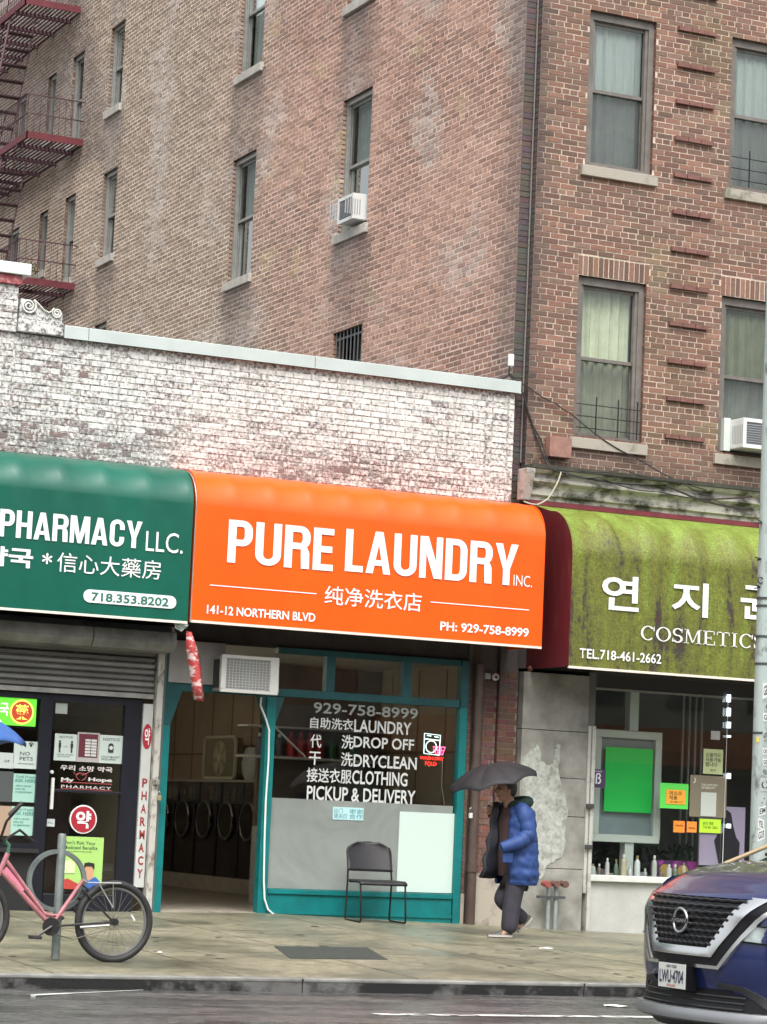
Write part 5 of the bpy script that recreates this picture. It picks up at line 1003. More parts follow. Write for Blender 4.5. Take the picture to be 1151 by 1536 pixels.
def sheet(nm, lb, px, col, cat='poster', txt=None, tcol=(.1, .12, .12), Y=YP): return paper(nm, lb, px, Y, col, cat, .6, txt, tcol)
PG = (.50, .58, .54)
s1 = sheet('notice', 'white notice with two spaced figures on the pharmacy door, left of three', (83, 1100, 114, 1142), PG, 'notice', [('NOTICE', .2, .8, .84, .93), ('— 6 ft —', .36, .64, .5, .57), ('Please keep a safe distance\nwhile you are inside', .12, .88, .12, .26)])
x0, x1, z0, z1 = rc(83, 1100, 114, 1142, YP-.003)
m = MB()
for t in (.24, .78):
    xx = x0+(x1-x0)*t; zc = z0+(z1-z0)*.52; m.disk((xx, YP-.004, zc+.055), .012, (0, 1, 0), .002, 10); m.box(xx-.014, xx+.014, YP-.006, YP-.002, zc-.01, zc+.04); m.box(xx-.008, xx+.008, YP-.006, YP-.002, zc-.06, zc-.01)
m.build('figures', mat('ink_dark', (.03, .03, .03), .6), s1)
s2 = sheet('notice', 'maroon and white opening hours board on the pharmacy door', (117, 1098, 148, 1144), (.40, .38, .36), 'notice', [('HOURS', .3, .8, .86, .93)], (.5, .4, .4))
x0, x1, z0, z1 = rc(117, 1098, 148, 1144, YP-.003); w = x1-x0; h_ = z1-z0
m = MB(); m.box(x0+w*.08, x1-w*.08, YP-.004, YP-.001, z0+h_*.16, z0+h_*.95); m.build('maroon_panel', mat('maroon_print', (.12, .02, .03), .5), s2)
for k in range(6):
    for j in range(2): m = MB(); m.box(x0+w*(.36+.27*j), x0+w*(.60+.27*j), YP-.006, YP-.004, z0+h_*(.20+k*.1), z0+h_*(.275+k*.1)); m.build('hour_cell', mat('cell_white', (.55, .58, .55), .6), s2)
s3 = sheet('notice', 'white notice with a masked face on the pharmacy door, right of three', (150, 1102, 183, 1146), PG, 'notice', [('NOTICE', .15, .85, .80, .90), ('FACE MASKS\nREQUIRED', .12, .88, .10, .26)])
x0, x1, z0, z1 = rc(150, 1102, 183, 1146, YP-.003); m = MB(); xx = (x0+x1)/2; zc = z0+(z1-z0)*.55
m.disk((xx, YP-.005, zc+.02), .030, (0, 1, 0), .002, 18); m.box(xx-.03, xx+.03, YP-.007, YP-.003, zc-.05, zc-.0); m.build('face_icon', MATS['ink_dark'], s3); m = MB(); m.disk((xx, YP-.009, zc-.0), .021, (0, 1, 0), .002, 16); m.build('mask_icon', mat('icon_white', (.55, .6, .57), .6), s3)
sheet('notice', 'small pale square paper at the top left of the pharmacy door', (84, 1054, 101, 1071), (.35, .40, .36), 'notice')
sheet('notice', 'small white card low on the pharmacy door edge', (70, 1228, 82, 1240), (.5, .55, .55), 'notice', [('PULL', .2, .8, .4, .6)])
DP = mat('door_print_pale', (.62, .58, .56), .5)
text('우리 소망 약국', rc(91, 1147, 169, 1159, .035), .035, DP, PF, bold=.02); text('My', rc(92, 1166, 111, 1175, .035), .035, DP, PF, bold=.035); text('Hope', rc(133, 1166, 168, 1175, .035), .035, DP, PF, bold=.035); text('PHARMACY', rc(92, 1177, 167, 1185, .035), .035, DP, PF, bold=.012, space=1.2)
for yy in (1176, 1185.5): p, q = at(91, yy, .036), at(168, yy+1, .036); m = MB(); m.box(p[0], q[0], .034, .037, q[2], q[2]+.008); m.build('rule', mat('door_print_red', (.4, .06, .07), .5), PF)
m = MB(); p = at(122, 1166, .035)
for s_ in (-1, 1):
    P = [(p[0]+s_*.055*math.sin(a)*(1+.3*math.cos(a)), .035, p[2]+.035*math.cos(a)+.01-.01*(a/3)) for a in np.linspace(0, 2.9, 10)]; m.tube(P, .004, 5)
m.tube([(p[0]-.09, .035, p[2]+.05), (p[0]-.05, .035, p[2]+.02), (p[0]-.02, .035, p[2]+.05), (p[0]+.01, .035, p[2]+.02), (p[0]+.09, .035, p[2]+.06)], .004, 5); m.build('heart_outline', mat('door_print_red', (.4, .06, .07)), PF)
rs = thing('round_sign', 'round red sign with white Korean letter on the lower pharmacy door', 'sign', tuple(at(124, 1250, .02)))
c = at(125, 1229, .03); m = MB(); m.disk((c[0], .030, c[2]), .152, (0, 1, 0), .006, 40); m.build('rim', PRINT, rs); m = MB(); m.disk((c[0], .024, c[2]), .137, (0, 1, 0), .006, 40); m.build('disc', RED, rs); text('약', (c[0]-.085, c[0]+.085, c[2]-.095, c[2]+.09), .019, PRINT, rs, bold=.035)
gp_ = sheet('poster', 'lime green poster with a drawn man in blue low on the pharmacy door', (94, 1254, 152, 1335), (.36, .60, .16), 'poster', [("Don't Risk Your\nMedicaid Benefits", .05, .85, .76, .92), ('Update your address to keep coverage', .05, .72, .70, .735)], (.06, .14, .05))
x0, x1, z0, z1 = rc(94, 1254, 152, 1335, YP-.004); w = x1-x0; h_ = z1-z0
def flat(col, pts, nm, Y=YP-.006): m = MB(); m.prism([(x0+w*a, z0+h_*b) for a, b in pts], Y, Y+.002, 'y'); m.build(nm, mat('print_%.2f_%.2f_%.2f' % col, col, .6), gp_)
flat((.03, .12, .45), [(.48, .0), (.5, .16), (.6, .22), (.85, .24), (.98, .14), (.98, 0)], 'shirt'); flat((.55, .30, .18), [(.56, .22), (.58, .42), (.68, .46), (.78, .42), (.78, .22), (.68, .17)], 'face', YP-.008); flat((.02, .015, .01), [(.55, .38), (.56, .50), (.66, .52), (.80, .50), (.80, .38), (.74, .44), (.60, .44)], 'hair', YP-.010)
flat((.45, .05, .04), [(.0, 0), (.02, .16), (.18, .20), (.44, .10), (.44, 0)], 'red_shape'); flat((.6, .75, .4), [(.03, .3), (.03, .5), (.2, .56), (.34, .5), (.34, .3)], 'pale_shape')
# window papers
gs = thing('pharmacy_light_sign', 'lit green sign with a round red and yellow emblem in the pharmacy window', 'sign', tuple(at(25, 1090, .03)))
GE = mat('lit_green_sign', (.10, .55, .03), .5, emit=.55); YE = mat('lit_yellow', (.95, .75, .12), .5, emit=.5); RE = mat('lit_red', (.45, .05, .02), .5, emit=.3); WE = mat('lit_white', (.8, .95, .7), .5, emit=.5)
x0, x1, z0, z1 = rc(-24, 1044, 53, 1090, .03); m = MB(); m.box(x0, x1, .02, .06, z0, z1); m.build('box', GE, gs, bevel=.004); c = at(33, 1068, .015)
m = MB(); m.disk((c[0], .016, c[2]), .132, (0, 1, 0), .006, 36); m.build('ring', YE, gs); m = MB(); m.disk((c[0], .010, c[2]), .112, (0, 1, 0), .006, 36); m.build('disc', RE, gs); text('藥', (c[0]-.075, c[0]+.075, c[2]-.08, c[2]+.08), .005, YE, gs, bold=.01)
text('약국', rc(-14, 1052, 13, 1074, .016), .016, WE, gs, bold=.02); text('전문', rc(-22, 1078, 3, 1085, .016), .016, WE, gs, bold=.02)
paw = sheet('notice', 'white no pets notice with a paw mark in the pharmacy window', (22, 1111, 56, 1154), (.52, .60, .56), 'notice', [('NO\nPETS', .25, .8, .30, .62), ('service animals welcome', .2, .85, .16, .22)])
c = at(47, 1118, YP-.004); m = MB()
for dx, dz, rr in ((0, 0, .014), (-.018, .018, .007), (-.005, .027, .007), (.010, .027, .007), (.022, .016, .007)): m.disk((c[0]+dx, YP-.005, c[2]+dz), rr, (0, 1, 0), .002, 10)
m.build('paw_mark', MATS['ink_dark'], paw)
sheet('notice', 'white paper behind the blue umbrella in the pharmacy window', (-10, 1128, 20, 1153), (.50, .56, .54), 'notice', [('-24', .5, .8, .4, .55)])
sheet('notice', 'pale green printed notice under the no pets notice', (21, 1160, 54, 1204), (.33, .55, .47), 'notice', [('Covid 19 tests', .1, .9, .86, .94), ('ASK HERE', .05, .95, .70, .82), ('walk in vaccine\nevery day\nno appointment', .1, .8, .3, .62)], (.05, .25, .2))
sheet('notice', 'pale green printed notice at the bottom corner of the pharmacy window', (18, 1209, 51, 1254), (.35, .56, .48), 'notice', [('Covid 19 tests', .1, .9, .86, .94), ('ASK HERE', .05, .95, .70, .82), ('walk in vaccine\nevery day\nno appointment', .1, .8, .3, .62)], (.05, .25, .2))
sheet('notice', 'brownish paper with white label at the left edge of the pharmacy window', (-12, 1208, 15, 1254), (.40, .28, .20), 'notice'); sheet('notice', 'dark grey poster at the left edge above the brown paper', (-12, 1156, 18, 1203), (.07, .08, .08), 'poster')
# padlocks on the peeling post
for k, (x, y) in enumerate(((236, 1172), (239, 1196))):
    p = at(x, y, -.13); m = MB(); m.box(p[0]-.02, p[0]+.02, -.15, -.11, p[2]-.035, p[2]+.02); t = thing('padlock', ['grey', 'brass'][k]+' padlock hanging on the peeling white post beside the laundry', 'padlock', (p[0], -.13, p[2]-.035)); m.build('body', mat(['steel_lock', 'brass_lock'][k], [(.4, .4, .36), (.45, .38, .2)][k], .4, .6), t, bevel=.004)
    m = MB(); m.tube([(p[0]-.013, -.13, p[2]+.02), (p[0]-.013, -.13, p[2]+.05), (p[0], -.13, p[2]+.065), (p[0]+.013, -.13, p[2]+.05), (p[0]+.013, -.13, p[2]+.02)], .004, 5); m.build('shackle', CHR, t)
# ================================================================ FIRE ESCAPE on the long side wall
RI = mat('red_painted_iron', (.13, .022, .03), .6, .1, .3, 5); RID = mat('dark_red_iron', (.065, .026, .036), .6, .1, .3, 5)
FE = thing('fire_escape', 'dark red iron fire escape with balconies and steep stairs on the long brick side wall', 'fire escape', (1.0, 19, 10))
def balcony(z, y0, y1, last=False):
    X0, X1 = .51, 1.545
    m = MB(); m.box(X0, X0+.02, y0, y1, z-.02, z+.10); m.box(X0, X1, y0, y0+.02, z-.02, z+.10); m.box(X0, X1, y1-.02, y1, z-.02, z+.10); m.build('platform_frame', RI, FE)
    x = X0+.04; k = 0
    while x < X1-.02:
        m = MB(); m.box(x, x+.03, y0+.03, y1-.03, z, z+.012); m.build('slat', RID, FE); x += .075
    y = y0+.55
    while y < y1:
        m = MB(); m.box(X0, X1, y, y+.045, z-.07, z-.004); m.build('bracket', RID, FE); y += .95
    m = MB()
    for zz in (.42, .76): m.tube([(X1, y0, z+zz), (X0, y0, z+zz), (X0, y1, z+zz), (X1, y1, z+zz)], .011, 6)
    m.build('handrail', RID, FE)
    m = MB(); y = y0+.02
    while y < y1: m.tube([(X0, y, z+.1), (X0, y, z+.76)], .006, 4); y += .13
    for k in range(9): x = X0+.115*k; m.tube([(x, y0, z+.1), (x, y0, z+.76)], .006, 4)
    m.build('baluster', RID, FE)
balcony(10.06, 16.72, 23.0); balcony(12.64, 16.72, 23.0); balcony(15.20, 17.3, 23.0)
def stair(ya, za, yb, zb, xa, xb):
    for x in (xa, xb): m = MB(); m.prism([(ya, za), (ya+.10, za), (yb+.10, zb), (yb, zb)], x-.008, x+.008, 'x'); m.build('stringer', mat('pale_red_iron', (.20, .10, .115), .5), FE)
    n = 10
    for k in range(1, n): t = k/n; y = ya+(yb-ya)*t+.03; z = za+(zb-za)*t; m = MB(); m.box(xa, xb, y-.08, y+.10, z-.012, z+.012); m.build('tread', RID, FE)
    m = MB(); m.tube([(xa, ya, za+.75), (xa, yb, zb+.75)], .010, 5); m.build('stair_rail', RID, FE)
stair(18.25, 15.2, 19.7, 12.64, .56, 1.02); stair(18.25, 12.62, 19.7, 10.06, .56, 1.02)
for (pxx, pyy, z, nm, col) in ((92, 0, 10.08, 'pale pot with green plant standing on the lowest fire escape balcony', (.55, .5, .3)), (72, 0, 10.08, 'leafy yellow green plant on the lowest fire escape balcony', (.3, .35, .05))):
    yc = 17.2 if pxx == 92 else 17.9; t = thing('potted_plant', nm, 'plant', (.85, yc, z))
    m = MB(); m.lathe((.85, yc, z+.02), [(0, 0), (.09, 0), (.13, .16), (0, .16)], 10); m.build('pot', mat('clay_pot', (.55, .5, .42), .7), t, smooth=True)
    m = MB()
    for k in range(60):
        a = random.uniform(0, 6.28); r = random.uniform(0, .2); p = Vector((.85+r*math.cos(a), yc+r*math.sin(a), z+.16+random.uniform(0, .26))); d = Vector((random.uniform(-1, 1), random.uniform(-1, 1), random.uniform(-.3, 1))).normalized()*.07; s_ = d.cross(Vector((0, 0, 1)))*.4
        m.add([p-d*.2, p+d*.5+s_, p+d, p+d*.5-s_], [(0, 1, 2, 3)])
    m.build('leaves', mat('leaf_green', (.10, .15, .03), .6, 0, .4, 12), t)
# ================================================================ ACROSS THE ROAD (behind the photographer, seen only in the glass)
far = [(-62, -46, 9, (.20, .11, .08)), (-46, -30, 7.2, (.26, .22, .17)), (-30, -17, 12.5, (.17, .09, .07)), (-17, -2, 7.8, (.23, .20, .17)), (-2, 14, 10.5, (.19, .10, .08)), (14, 34, 7.5, (.25, .23, .2))]
for i, (a, b, h_, c) in enumerate(far):
    t = thing('row_building', ['dark brick', 'tan', 'tall brown brick', 'grey tan', 'red brick', 'pale'][i]+' row building across the road'+[' at the far left', ' next to the dark brick one', ' opposite the pharmacy', ' opposite the laundry', ' opposite the cosmetics shop', ' at the far right'][i], 'building', ((a+b)/2, -36, -.2), 'buildings across the road')
    m = MB(); m.box(a+.02, b-.02, -43, -31.3, -.3, h_); m.build('wall', mat('far_wall_%d' % i, c, .85, 0, .2, 2), t); m = MB(); m.box(a, b, -43.1, -31.15, h_, h_+.35); m.build('roof', STONEP, t)
    for fl in range(int((h_-3.6)//3)+1):
        zz = 4.2+fl*3
        if zz+1.7 > h_: continue
        x = a+1.6
        while x < b-2: m = MB(); m.box(x, x+1.05, -31.32, -31.24, zz, zz+1.7); m.build('window', mat('far_window', (.03, .035, .04), .1), t); x += 2.4
    m = MB(); m.box(a+.5, b-.5, -31.33, -31.2, 0, 2.6); m.build('shopfront', mat('far_shopfront', (.04, .04, .045), .2), t)
    m = MB(); m.prism([(-31.3, 3.7), (-30.4, 3.1), (-30.4, 2.75), (-31.3, 2.75)], a+.4, b-.4, 'x'); m.build('awning', mat('far_awning_%d' % i, [(.3, .03, .03), (.03, .1, .2), (.25, .2, .02), (.02, .12, .07), (.2, .2, .2), (.3, .08, .02)][i], .6), t)
# ================================================================ STREET THINGS
# street pole with stickers
px_ = atx(1135, 1250, 0)
PX, PY = at(1140, 1200, -6.6)[0], -6.6
POL = mat('peeling_grey_pole_paint', (.36, .42, .40), .55, .1, 0, 9, .5, 30, col2=(.13, .15, .14), thr=(.54, .66), stretch=(1, 1, .45))
PO = thing('street_pole', 'tall grey painted steel street pole covered in small stickers near the blue car', 'pole', (PX, PY, -.2))
m = MB(); m.tube([(PX, PY, z) for z in (-.2, .3, 1, 2, 3, 4.5, 6, 8, 10.5)], [.095, .088, .082, .080, .078, .075, .072, .068, .062], 24); m.build('shaft', POL, PO, smooth=True)
m = MB(); m.cyl((PX, PY), .15, -.2, -.12, 20); m.build('base_flange', POL, PO)
for z in (2.02, 2.65, 2.9, 3.18, 3.25):
    m = MB(); m.cyl((PX, PY), .084, z, z+.02, 24); m.build('band', mat('dark_band', (.07, .08, .08), .5, .5), PO)
m = MB()
for (z, s_) in ((3.62, 1), (3.95, 1), (3.36, 1)):
    pts_ = [(PX-.07, PY-.02, z)]
    for k in range(5): a = random.uniform(1.9, 4.2); pts_ += [(PX-.07+.07*math.cos(a), PY-.02+.03*math.sin(a), z+random.uniform(-.03, .04)), (PX-.07, PY-.02, z)]
    m.tube(pts_, .006, 4); m.build('wire_clip', CABD, PO); m = MB()
m.tube([(PX-.085+.028*math.cos(a), PY-.04, 3.42+.028*math.sin(a)) for a in np.linspace(0, 6.28, 13)[:-1]], .006, 5, closed=True); m.build('wire_clip', CABD, PO)
def curved(zc, hh, a0, a1, m_, nm, tilt=0, txt=None):
    P = []; r = .0845
    for i in range(9):
        a = a0+(a1-a0)*i/8; P.append([(PX+r*math.sin(a), PY-r*math.cos(a), zc-hh/2+tilt*(i-4)), (PX+r*math.sin(a), PY-r*math.cos(a), zc+hh/2+tilt*(i-4))])
    m = MB(); m.grid(P); o = m.build(nm, m_, PO)
    if txt: text(txt, (a0+(a1-a0)*.12, a1-(a1-a0)*.12, zc-hh*.32, zc+hh*.32), 0, mat('ink_black', (.02, .02, .02), .6), PO, name='sticker_print', bold=.02, T=lambda a, z: (PX+.0855*math.sin(a), PY-.0855*math.cos(a), z+tilt*((a-a0)/(a1-a0)*8-4)))
STK = mat('sticker_white', (.60, .62, .60), .5); STG = mat('sticker_grey', (.38, .42, .40), .5)
z = 2.30; names = ['GEN', 'G', 'GE', 'GE', 'E', 'GE', '8', 'O', 'NY', 'EYE', '93', 'GEN', 'HI', '5']
lay = [(1035, .14, -.2, .75, 'GEN', .004), (1060, .07, .1, .7, '@', 0), (1076, .075, -.05, .65, 'GE', 0), (1103, .08, -.05, .55, '@', .003), (1127, .06, 0, .6, 'OK', 0), (1143, .06, .05, .6, 'GE', 0), (1158, .07, .0, .65, '@', -.003), (1177, .12, -.15, .75, 'C', 0), (1201, .08, -.1, .5, '/', 0), (1216, .08, -.25, .6, 'EM', .003), (1236, .09, -.3, .4, 'YEL', -.003), (1252, .1, -.3, .5, 'G33', .004)]
for (py, hh, a0, a1, tx, tl) in lay: curved(at(1140, py, -6.6)[2], hh, a0-.42, a1-.42, STK if len(tx) > 1 else STG, 'sticker', tl, tx)
curved(at(1140, 1110, -6.6)[2], .05, -1.2, -.8, mat('yellow_tag', (.6, .5, .1), .5), 'sticker')
# floor hatch, litter
m = MB(); q = [(-3.05, -4.12), (-2.02, -4.12), (-2.38, -5.42), (-3.40, -5.42)]
q = [(-2.95, -4.15), (-2.00, -4.15), (-2.35, -5.35), (-3.30, -5.35)]
m.add([(x, y, gz(x, y)+.006) for x, y in q]+[(x, y, gz(x, y)-.0) for x, y in q], [(0, 1, 2, 3), (0, 1, 5, 4), (1, 2, 6, 5), (2, 3, 7, 6), (3, 0, 4, 7)]); solo(m, 'floor_mat', mat('dark_rubber', (.035, .045, .04), .5, 0, .3, 20, .6, 90), 'thin dark rubber mat lying askew on the pavement in front of the shop', 'mat')
m = MB(); a, b = atz(50, 1492, RZ+.01), atz(215, 1484, RZ+.01); m.tube([a, a+(b-a)*.3, a+(b-a)*.35+np.array([0, .01, 0]), b], [.03, .024, .012, .006], 6); 
for i, v in enumerate(m.v): m.v[i] = (v[0], v[1], RZ+.006+(v[2]-RZ-.01)*.25)
solo(m, 'plastic_strip', mat('dirty_white_plastic', (.62, .64, .60), .5), 'long crumpled white plastic strip lying in the gutter left of the kerb joint', 'litter')
for (x, y, r, lb, gl) in ((820, 1423, .05, 'flattened white paper scrap on the pavement right of the walking person', 0), (922, 1509, .07, 'crushed white paper lying on the road left of the blue car', 1), (240, 1429, .02, 'tiny white scrap on the pavement right of the bicycle wheel', 0), (640, 1388, .02, 'tiny white scrap under the laundry window right of the chair', 0)):
    z = RZ if gl else gz(*atz(x, y, -.15)[:2]); p = atz(x, y, z+.004); m = MB(); P = [(p[0]+r*2*random.uniform(.6, 1)*math.cos(a), p[1]+r*random.uniform(.6, 1.3)*math.sin(a), p[2]+.006*(k % 2)) for k, a in enumerate(np.linspace(0, 6.28, 9)[:-1])]
    m.add(P+[(p[0], p[1], p[2]+.014)], [(k, (k+1) % 8, 8) for k in range(8)]); m.add([(a, b, z) for a, b, c in P], [tuple(range(7, -1, -1))]); solo(m, 'paper_scrap', mat('scrap_white', (.66, .66, .62), .6), lb, 'litter')
# chair
CH = thing('stacking_chair', 'black plastic stacking chair on a thin sled frame in front of the laundry window', 'chair', (0, 0, 0)); OFF[CH.name] = Vector((0, 0, 0))
BP_ = mat('black_plastic', (.012, .0115, .014), .5, 0, .15, 20, .15, 60); BT = mat('black_tube', (.02, .02, .02), .35, .4)
for s_ in (-1, 1):
    x = .255*s_; m = MB(); m.tube([(x, -.22, .44), (x, -.255, .22), (x, -.28, .03), (x, -.26, .012), (x, .22, .012), (x, .25, .03), (x, .22, .44), (x*.97, .25, .62), (x*.93, .29, .80)], .011, 8); m.build('leg', BT, CH, smooth=60)
m = MB(); m.tube([(-.25, -.2, .425), (.25, -.2, .425)], .01, 6); m.tube([(-.25, .18, .425), (.25, .18, .425)], .01, 6); m.build('crossbar', BT, CH)
P = []
for i in range(11):
    y = -.26+.47*i/10; row = []
    for j in range(13):
        u = -1+2*j/12; w = .27*(1-.10*max(0, (i-5)/5)); row.append((u*w, y, .455-.018*(1-u*u)*math.sin(math.pi*i/10)-(.03*max(0, (2-i)/2)**2)+(.0)))
    P.append(row)
m = MB(); m.grid(P); o = m.build('seat', BP_, CH, smooth=60); sd_ = o.modifiers.new('t', 'SOLIDIFY'); sd_.thickness = .024
P = []
for i in range(13):
    v = i/12; z = .54+.32*v; row = []
    for j in range(15):
        u = -1+2*j/14; w = .262*(1-.5*max(0, (v-.62)/.38)**2.6) if v > .62 else .262; row.append((u*w, .225+.10*v+.04*(1-u*u), z-(.0)))
    P.append(row)
m = MB(); m.grid(P); o = m.build('backrest', BP_, CH, smooth=60); o.modifiers.new('t', 'SOLIDIFY').thickness = .018
CH.location = (-.32, -.72, gz(-.3, -.75)+.003); CH.rotation_euler = (0, 0, math.radians(-6))
# ring bike rack
OX, OY = at(83, 1438, -5.5)[0], -5.5; oz = gz(OX, OY)
a = atz(83, 1438, gz(-5.5, -5.4)); OX, OY = a[0], a[1]
BR = thing('bike_rack', 'grey galvanised post with a round ring for locking bicycles', 'bike rack', (OX, OY, a[2]))
GAL = mat('weathered_galvanised', (.17, .20, .19), .5, .35, .3, 7, .2, 40)
t_ = at(85, 1250, OY); m = MB(); m.tube([(OX, OY, a[2]), (OX, OY, t_[2]-.02), (OX, OY, t_[2])], [.036, .036, .028], 18); m.build('post', GAL, BR, smooth=60)
c = at(87, 1321, OY-.03); R0 = .255; P = []
for k in range(41):
    w = 2*math.pi*k/40; P.append([(c[0]+r*math.cos(w), OY+yy, c[2]+r*math.sin(w)) for r, yy in ((R0, -.02), (R0, .02), (R0-.035, .02), (R0-.035, -.02), (R0, -.02))])
m = MB(); m.grid(P); m.build('ring', GAL, BR, smooth=30)
# ---------------------------------------------------------------- bicycle
YB = -6.02; BK = thing('bicycle', 'pink step frame bicycle with chrome rear rack locked to the ring post', 'bicycle', (at(80, 1440, YB)[0], YB, -.185))
PK = mat('faded_pink_enamel', (.42, .17, .19), .4, .1, .3, 9); PKL = mat('bright_pink_panel', (.75, .22, .32), .45); RUB = mat('black_rubber', (.022, .022, .023), .6, 0, .2, 20, .3, 80); RIM = mat('dull_rim', (.30, .30, .30), .35, .7); BKM = mat('black_cycle_metal', (.03, .03, .03), .4, .3)
def B(x, y, dy=0): return tuple(at(x, y, YB+dy))
def wheel(cx_, cy_, R_=.335):
    c = Vector(B(cx_, cy_)); w = thing if False else None
    m = MB(); m.tube([c+Vector((R_*math.cos(a), 0, R_*math.sin(a))) for a in np.linspace(0, 2*math.pi, 49)[:-1]], .029, 10, closed=True); ty = m.build('wheel', RUB, BK, smooth=60)
    m = MB(); r = R_-.035; m.tube([c+Vector((r*math.cos(a), 0, r*math.sin(a))) for a in np.linspace(0, 2*math.pi, 49)[:-1]], .013, 6, closed=True); m.build('rim', RIM, ty, smooth=60)
    m = MB(); m.disk(c, .028, (0, 1, 0), .09, 14); m.build('hub', BKM, ty)
    for k in range(28):
        a = k*2*math.pi/28; b = a+(.45 if k % 2 else -.45); m = MB(); m.tube([c+Vector((.026*math.cos(b), .03*(1 if k % 4 < 2 else -1), .026*math.sin(b))), c+Vector(((r-.01)*math.cos(a), 0, (r-.01)*math.sin(a)))], .0018, 4); m.build('spoke', RIM, ty)
    return c
zc_ = lambda: 0
rc_ = wheel(171, 1382.5, .312); fc_ = wheel(-46, 1375, .312)
bbp, st, ht, hb = (77, 1389), (126, 1319), (7, 1287), (2, 1306)
m = MB(); m.tube([B(*hb), B(*bbp)], .021, 8); m.tube([B(*ht), B(66, 1370), B(78, 1374)], .017, 8); m.tube([B(*bbp), B(*st)], .018, 8); m.tube([B(12, 1280), B(-2, 1312)], .022, 8); m.tube([B(60, 1373), B(95, 1373)], .012, 6); m.build('frame', PK, BK, smooth=60)
m = MB(); q = [B(2, 1308, .004), B(10, 1300, .004), B(37, 1333, .004), B(31, 1343, .004)]; m.add([(p[0], p[1]-.008, p[2]) for p in q]+[(p[0], p[1]+.008, p[2]) for p in q], [(0, 1, 2, 3), (7, 6, 5, 4), (0, 4, 5, 1), (1, 5, 6, 2), (2, 6, 7, 3), (3, 7, 4, 0)]); m.build('frame_panel', PKL, BK)
m = MB(); m.tube([B(84, 1389, -.045), B(170, 1383, -.05)], .010, 6); m.tube([B(84, 1389, .045), B(170, 1383, .05)], .010, 6); m.tube([B(124, 1334, -.03), B(170, 1383, -.055)], .009, 6); m.tube([B(124, 1334, .03), B(170, 1383, .055)], .009, 6); m.build('rear_stay', BKM, BK, smooth=60)
m = MB(); m.tube([B(-3, 1312), B(-18, 1342, -.05), B(-46, 1377, -.055)], .013, 6); m.tube([B(-3, 1312), B(-18, 1342, .05), B(-46, 1377, .055)], .013, 6); m.build('fork', BKM, BK)
m = MB(); m.tube([B(12, 1280), B(14, 1268), B(8, 1262)], .016, 8); m.build('stem', mat('green_stem', (.05, .16, .09), .4), BK)
m = MB(); m.tube([B(34, 1205, -.28), B(10, 1232, -.27), B(2, 1255, -.14), B(8, 1262), B(10, 1258, .14), B(30, 1245, .27), B(50, 1262, .3)], .011, 8); m.build('handlebar', BKM, BK, smooth=60)
m = MB(); m.tube([B(34, 1204, -.28), B(14, 1223, -.275)], .018, 8); m.build('grip', RUB, BK, smooth=60)
CHM = mat('worn_chrome', (.62, .62, .60), .25, .9)
m = MB(); 
for s_ in (-.05, .05): m.tube([B(124, 1319, s_), B(132, 1324, s_), B(182, 1325, s_)], .007, 6); m.tube([B(148, 1324, s_), B(170, 1362, s_)], .006, 6); m.tube([B(170, 1325, s_), B(170, 1362, s_)], .006, 6)
m.tube([B(182, 1325, -.05), B(182, 1325, .05)], .006, 6); m.build('rear_rack', CHM, BK)
m = MB(); m.tube([B(120, 1391, -.055), B(164, 1388, -.055)], .012, 8); m.build('chain_guard', CHM, BK)
m = MB(); m.disk(B(77, 1390, -.05), .075, (0, 1, 0), .006, 24); m.build('chainring', BKM, BK); m = MB(); m.tube([B(55, 1405, -.09), B(77, 1390, -.07), B(77, 1390, .07), B(96, 1376, .08)], .012, 6); m.build('crank', BKM, BK)
m = MB(); p = B(54, 1406, -.14); m.box(p[0]-.05, p[0]+.04, p[1]-.04, p[1]+.05, p[2]-.014, p[2]+.014); m.build('pedal', RUB, BK, bevel=.004)
m = MB(); m.tube([B(70, 1398, -.05), B(110, 1409, -.05), B(140, 1400, -.05), B(168, 1392, -.05)], .004, 5); m.build('chain', mat('oily_chain', (.08, .07, .06), .4, .6), BK)
m = MB(); p = B(197, 1372, -.01); m.tube([p, B(202, 1381, -.01)], .009, 6); m.build('reflector', mat('white_reflector', (.75, .75, .72), .3), BK)
m = MB(); p = B(132, 1328); m.tube([B(122, 1326, .02), B(132, 1334), B(142, 1328, .02), B(136, 1338)], .009, 6); m.build('brake', BKM, BK)
m = MB(); m.tube([Vector(B(120, 1345, .02)), Vector(B(108, 1362, .2)), Vector(B(118, 1372, .3)), Vector((c[0]+.15, OY, c[2]-.2)), Vector(B(126, 1352, .2)), Vector(B(120, 1345, .02))], .011, 6); solo(m, 'cable_lock', mat('black_lock_cable', (.02, .02, .022), .5), 'black cable lock looped round the bicycle frame and the ring', 'lock', smooth=60)
# ================================================================ PERSON WITH UMBRELLA
YPN = -2.2
def Pp(x, y, dy=0.0): return Vector(at(x, y, YPN+dy))
def skin(name, chain, m_, parent, sub=2, root=0):
    vs = [tuple(Vector(c[0])-OFF[parent.name]) for c in chain]; es = [(i, c[2]) for i, c in enumerate(chain) if c[2] is not None]
    me = bpy.data.meshes.new(name); me.from_pydata(vs, es, []); me.materials.append(m_); o = bpy.data.objects.new(name, me); link(o, parent)
    sk = o.modifiers.new('skin', 'SKIN'); sk.use_smooth_shade = True
    for i, c in enumerate(chain):
        r = c[1]; me.skin_vertices[0].data[i].radius = (r, r) if not hasattr(r, '__len__') else r; me.skin_vertices[0].data[i].use_root = i == root
    o.modifiers.new('sub', 'SUBSURF').levels = sub; o.modifiers['sub'].render_levels = sub; return o
SKIN = mat('tan_skin', (.34, .19, .13), .55, 0, .1, 20); HAIR = mat('dark_hair', (.03, .022, .018), .6, 0, .3, 40)
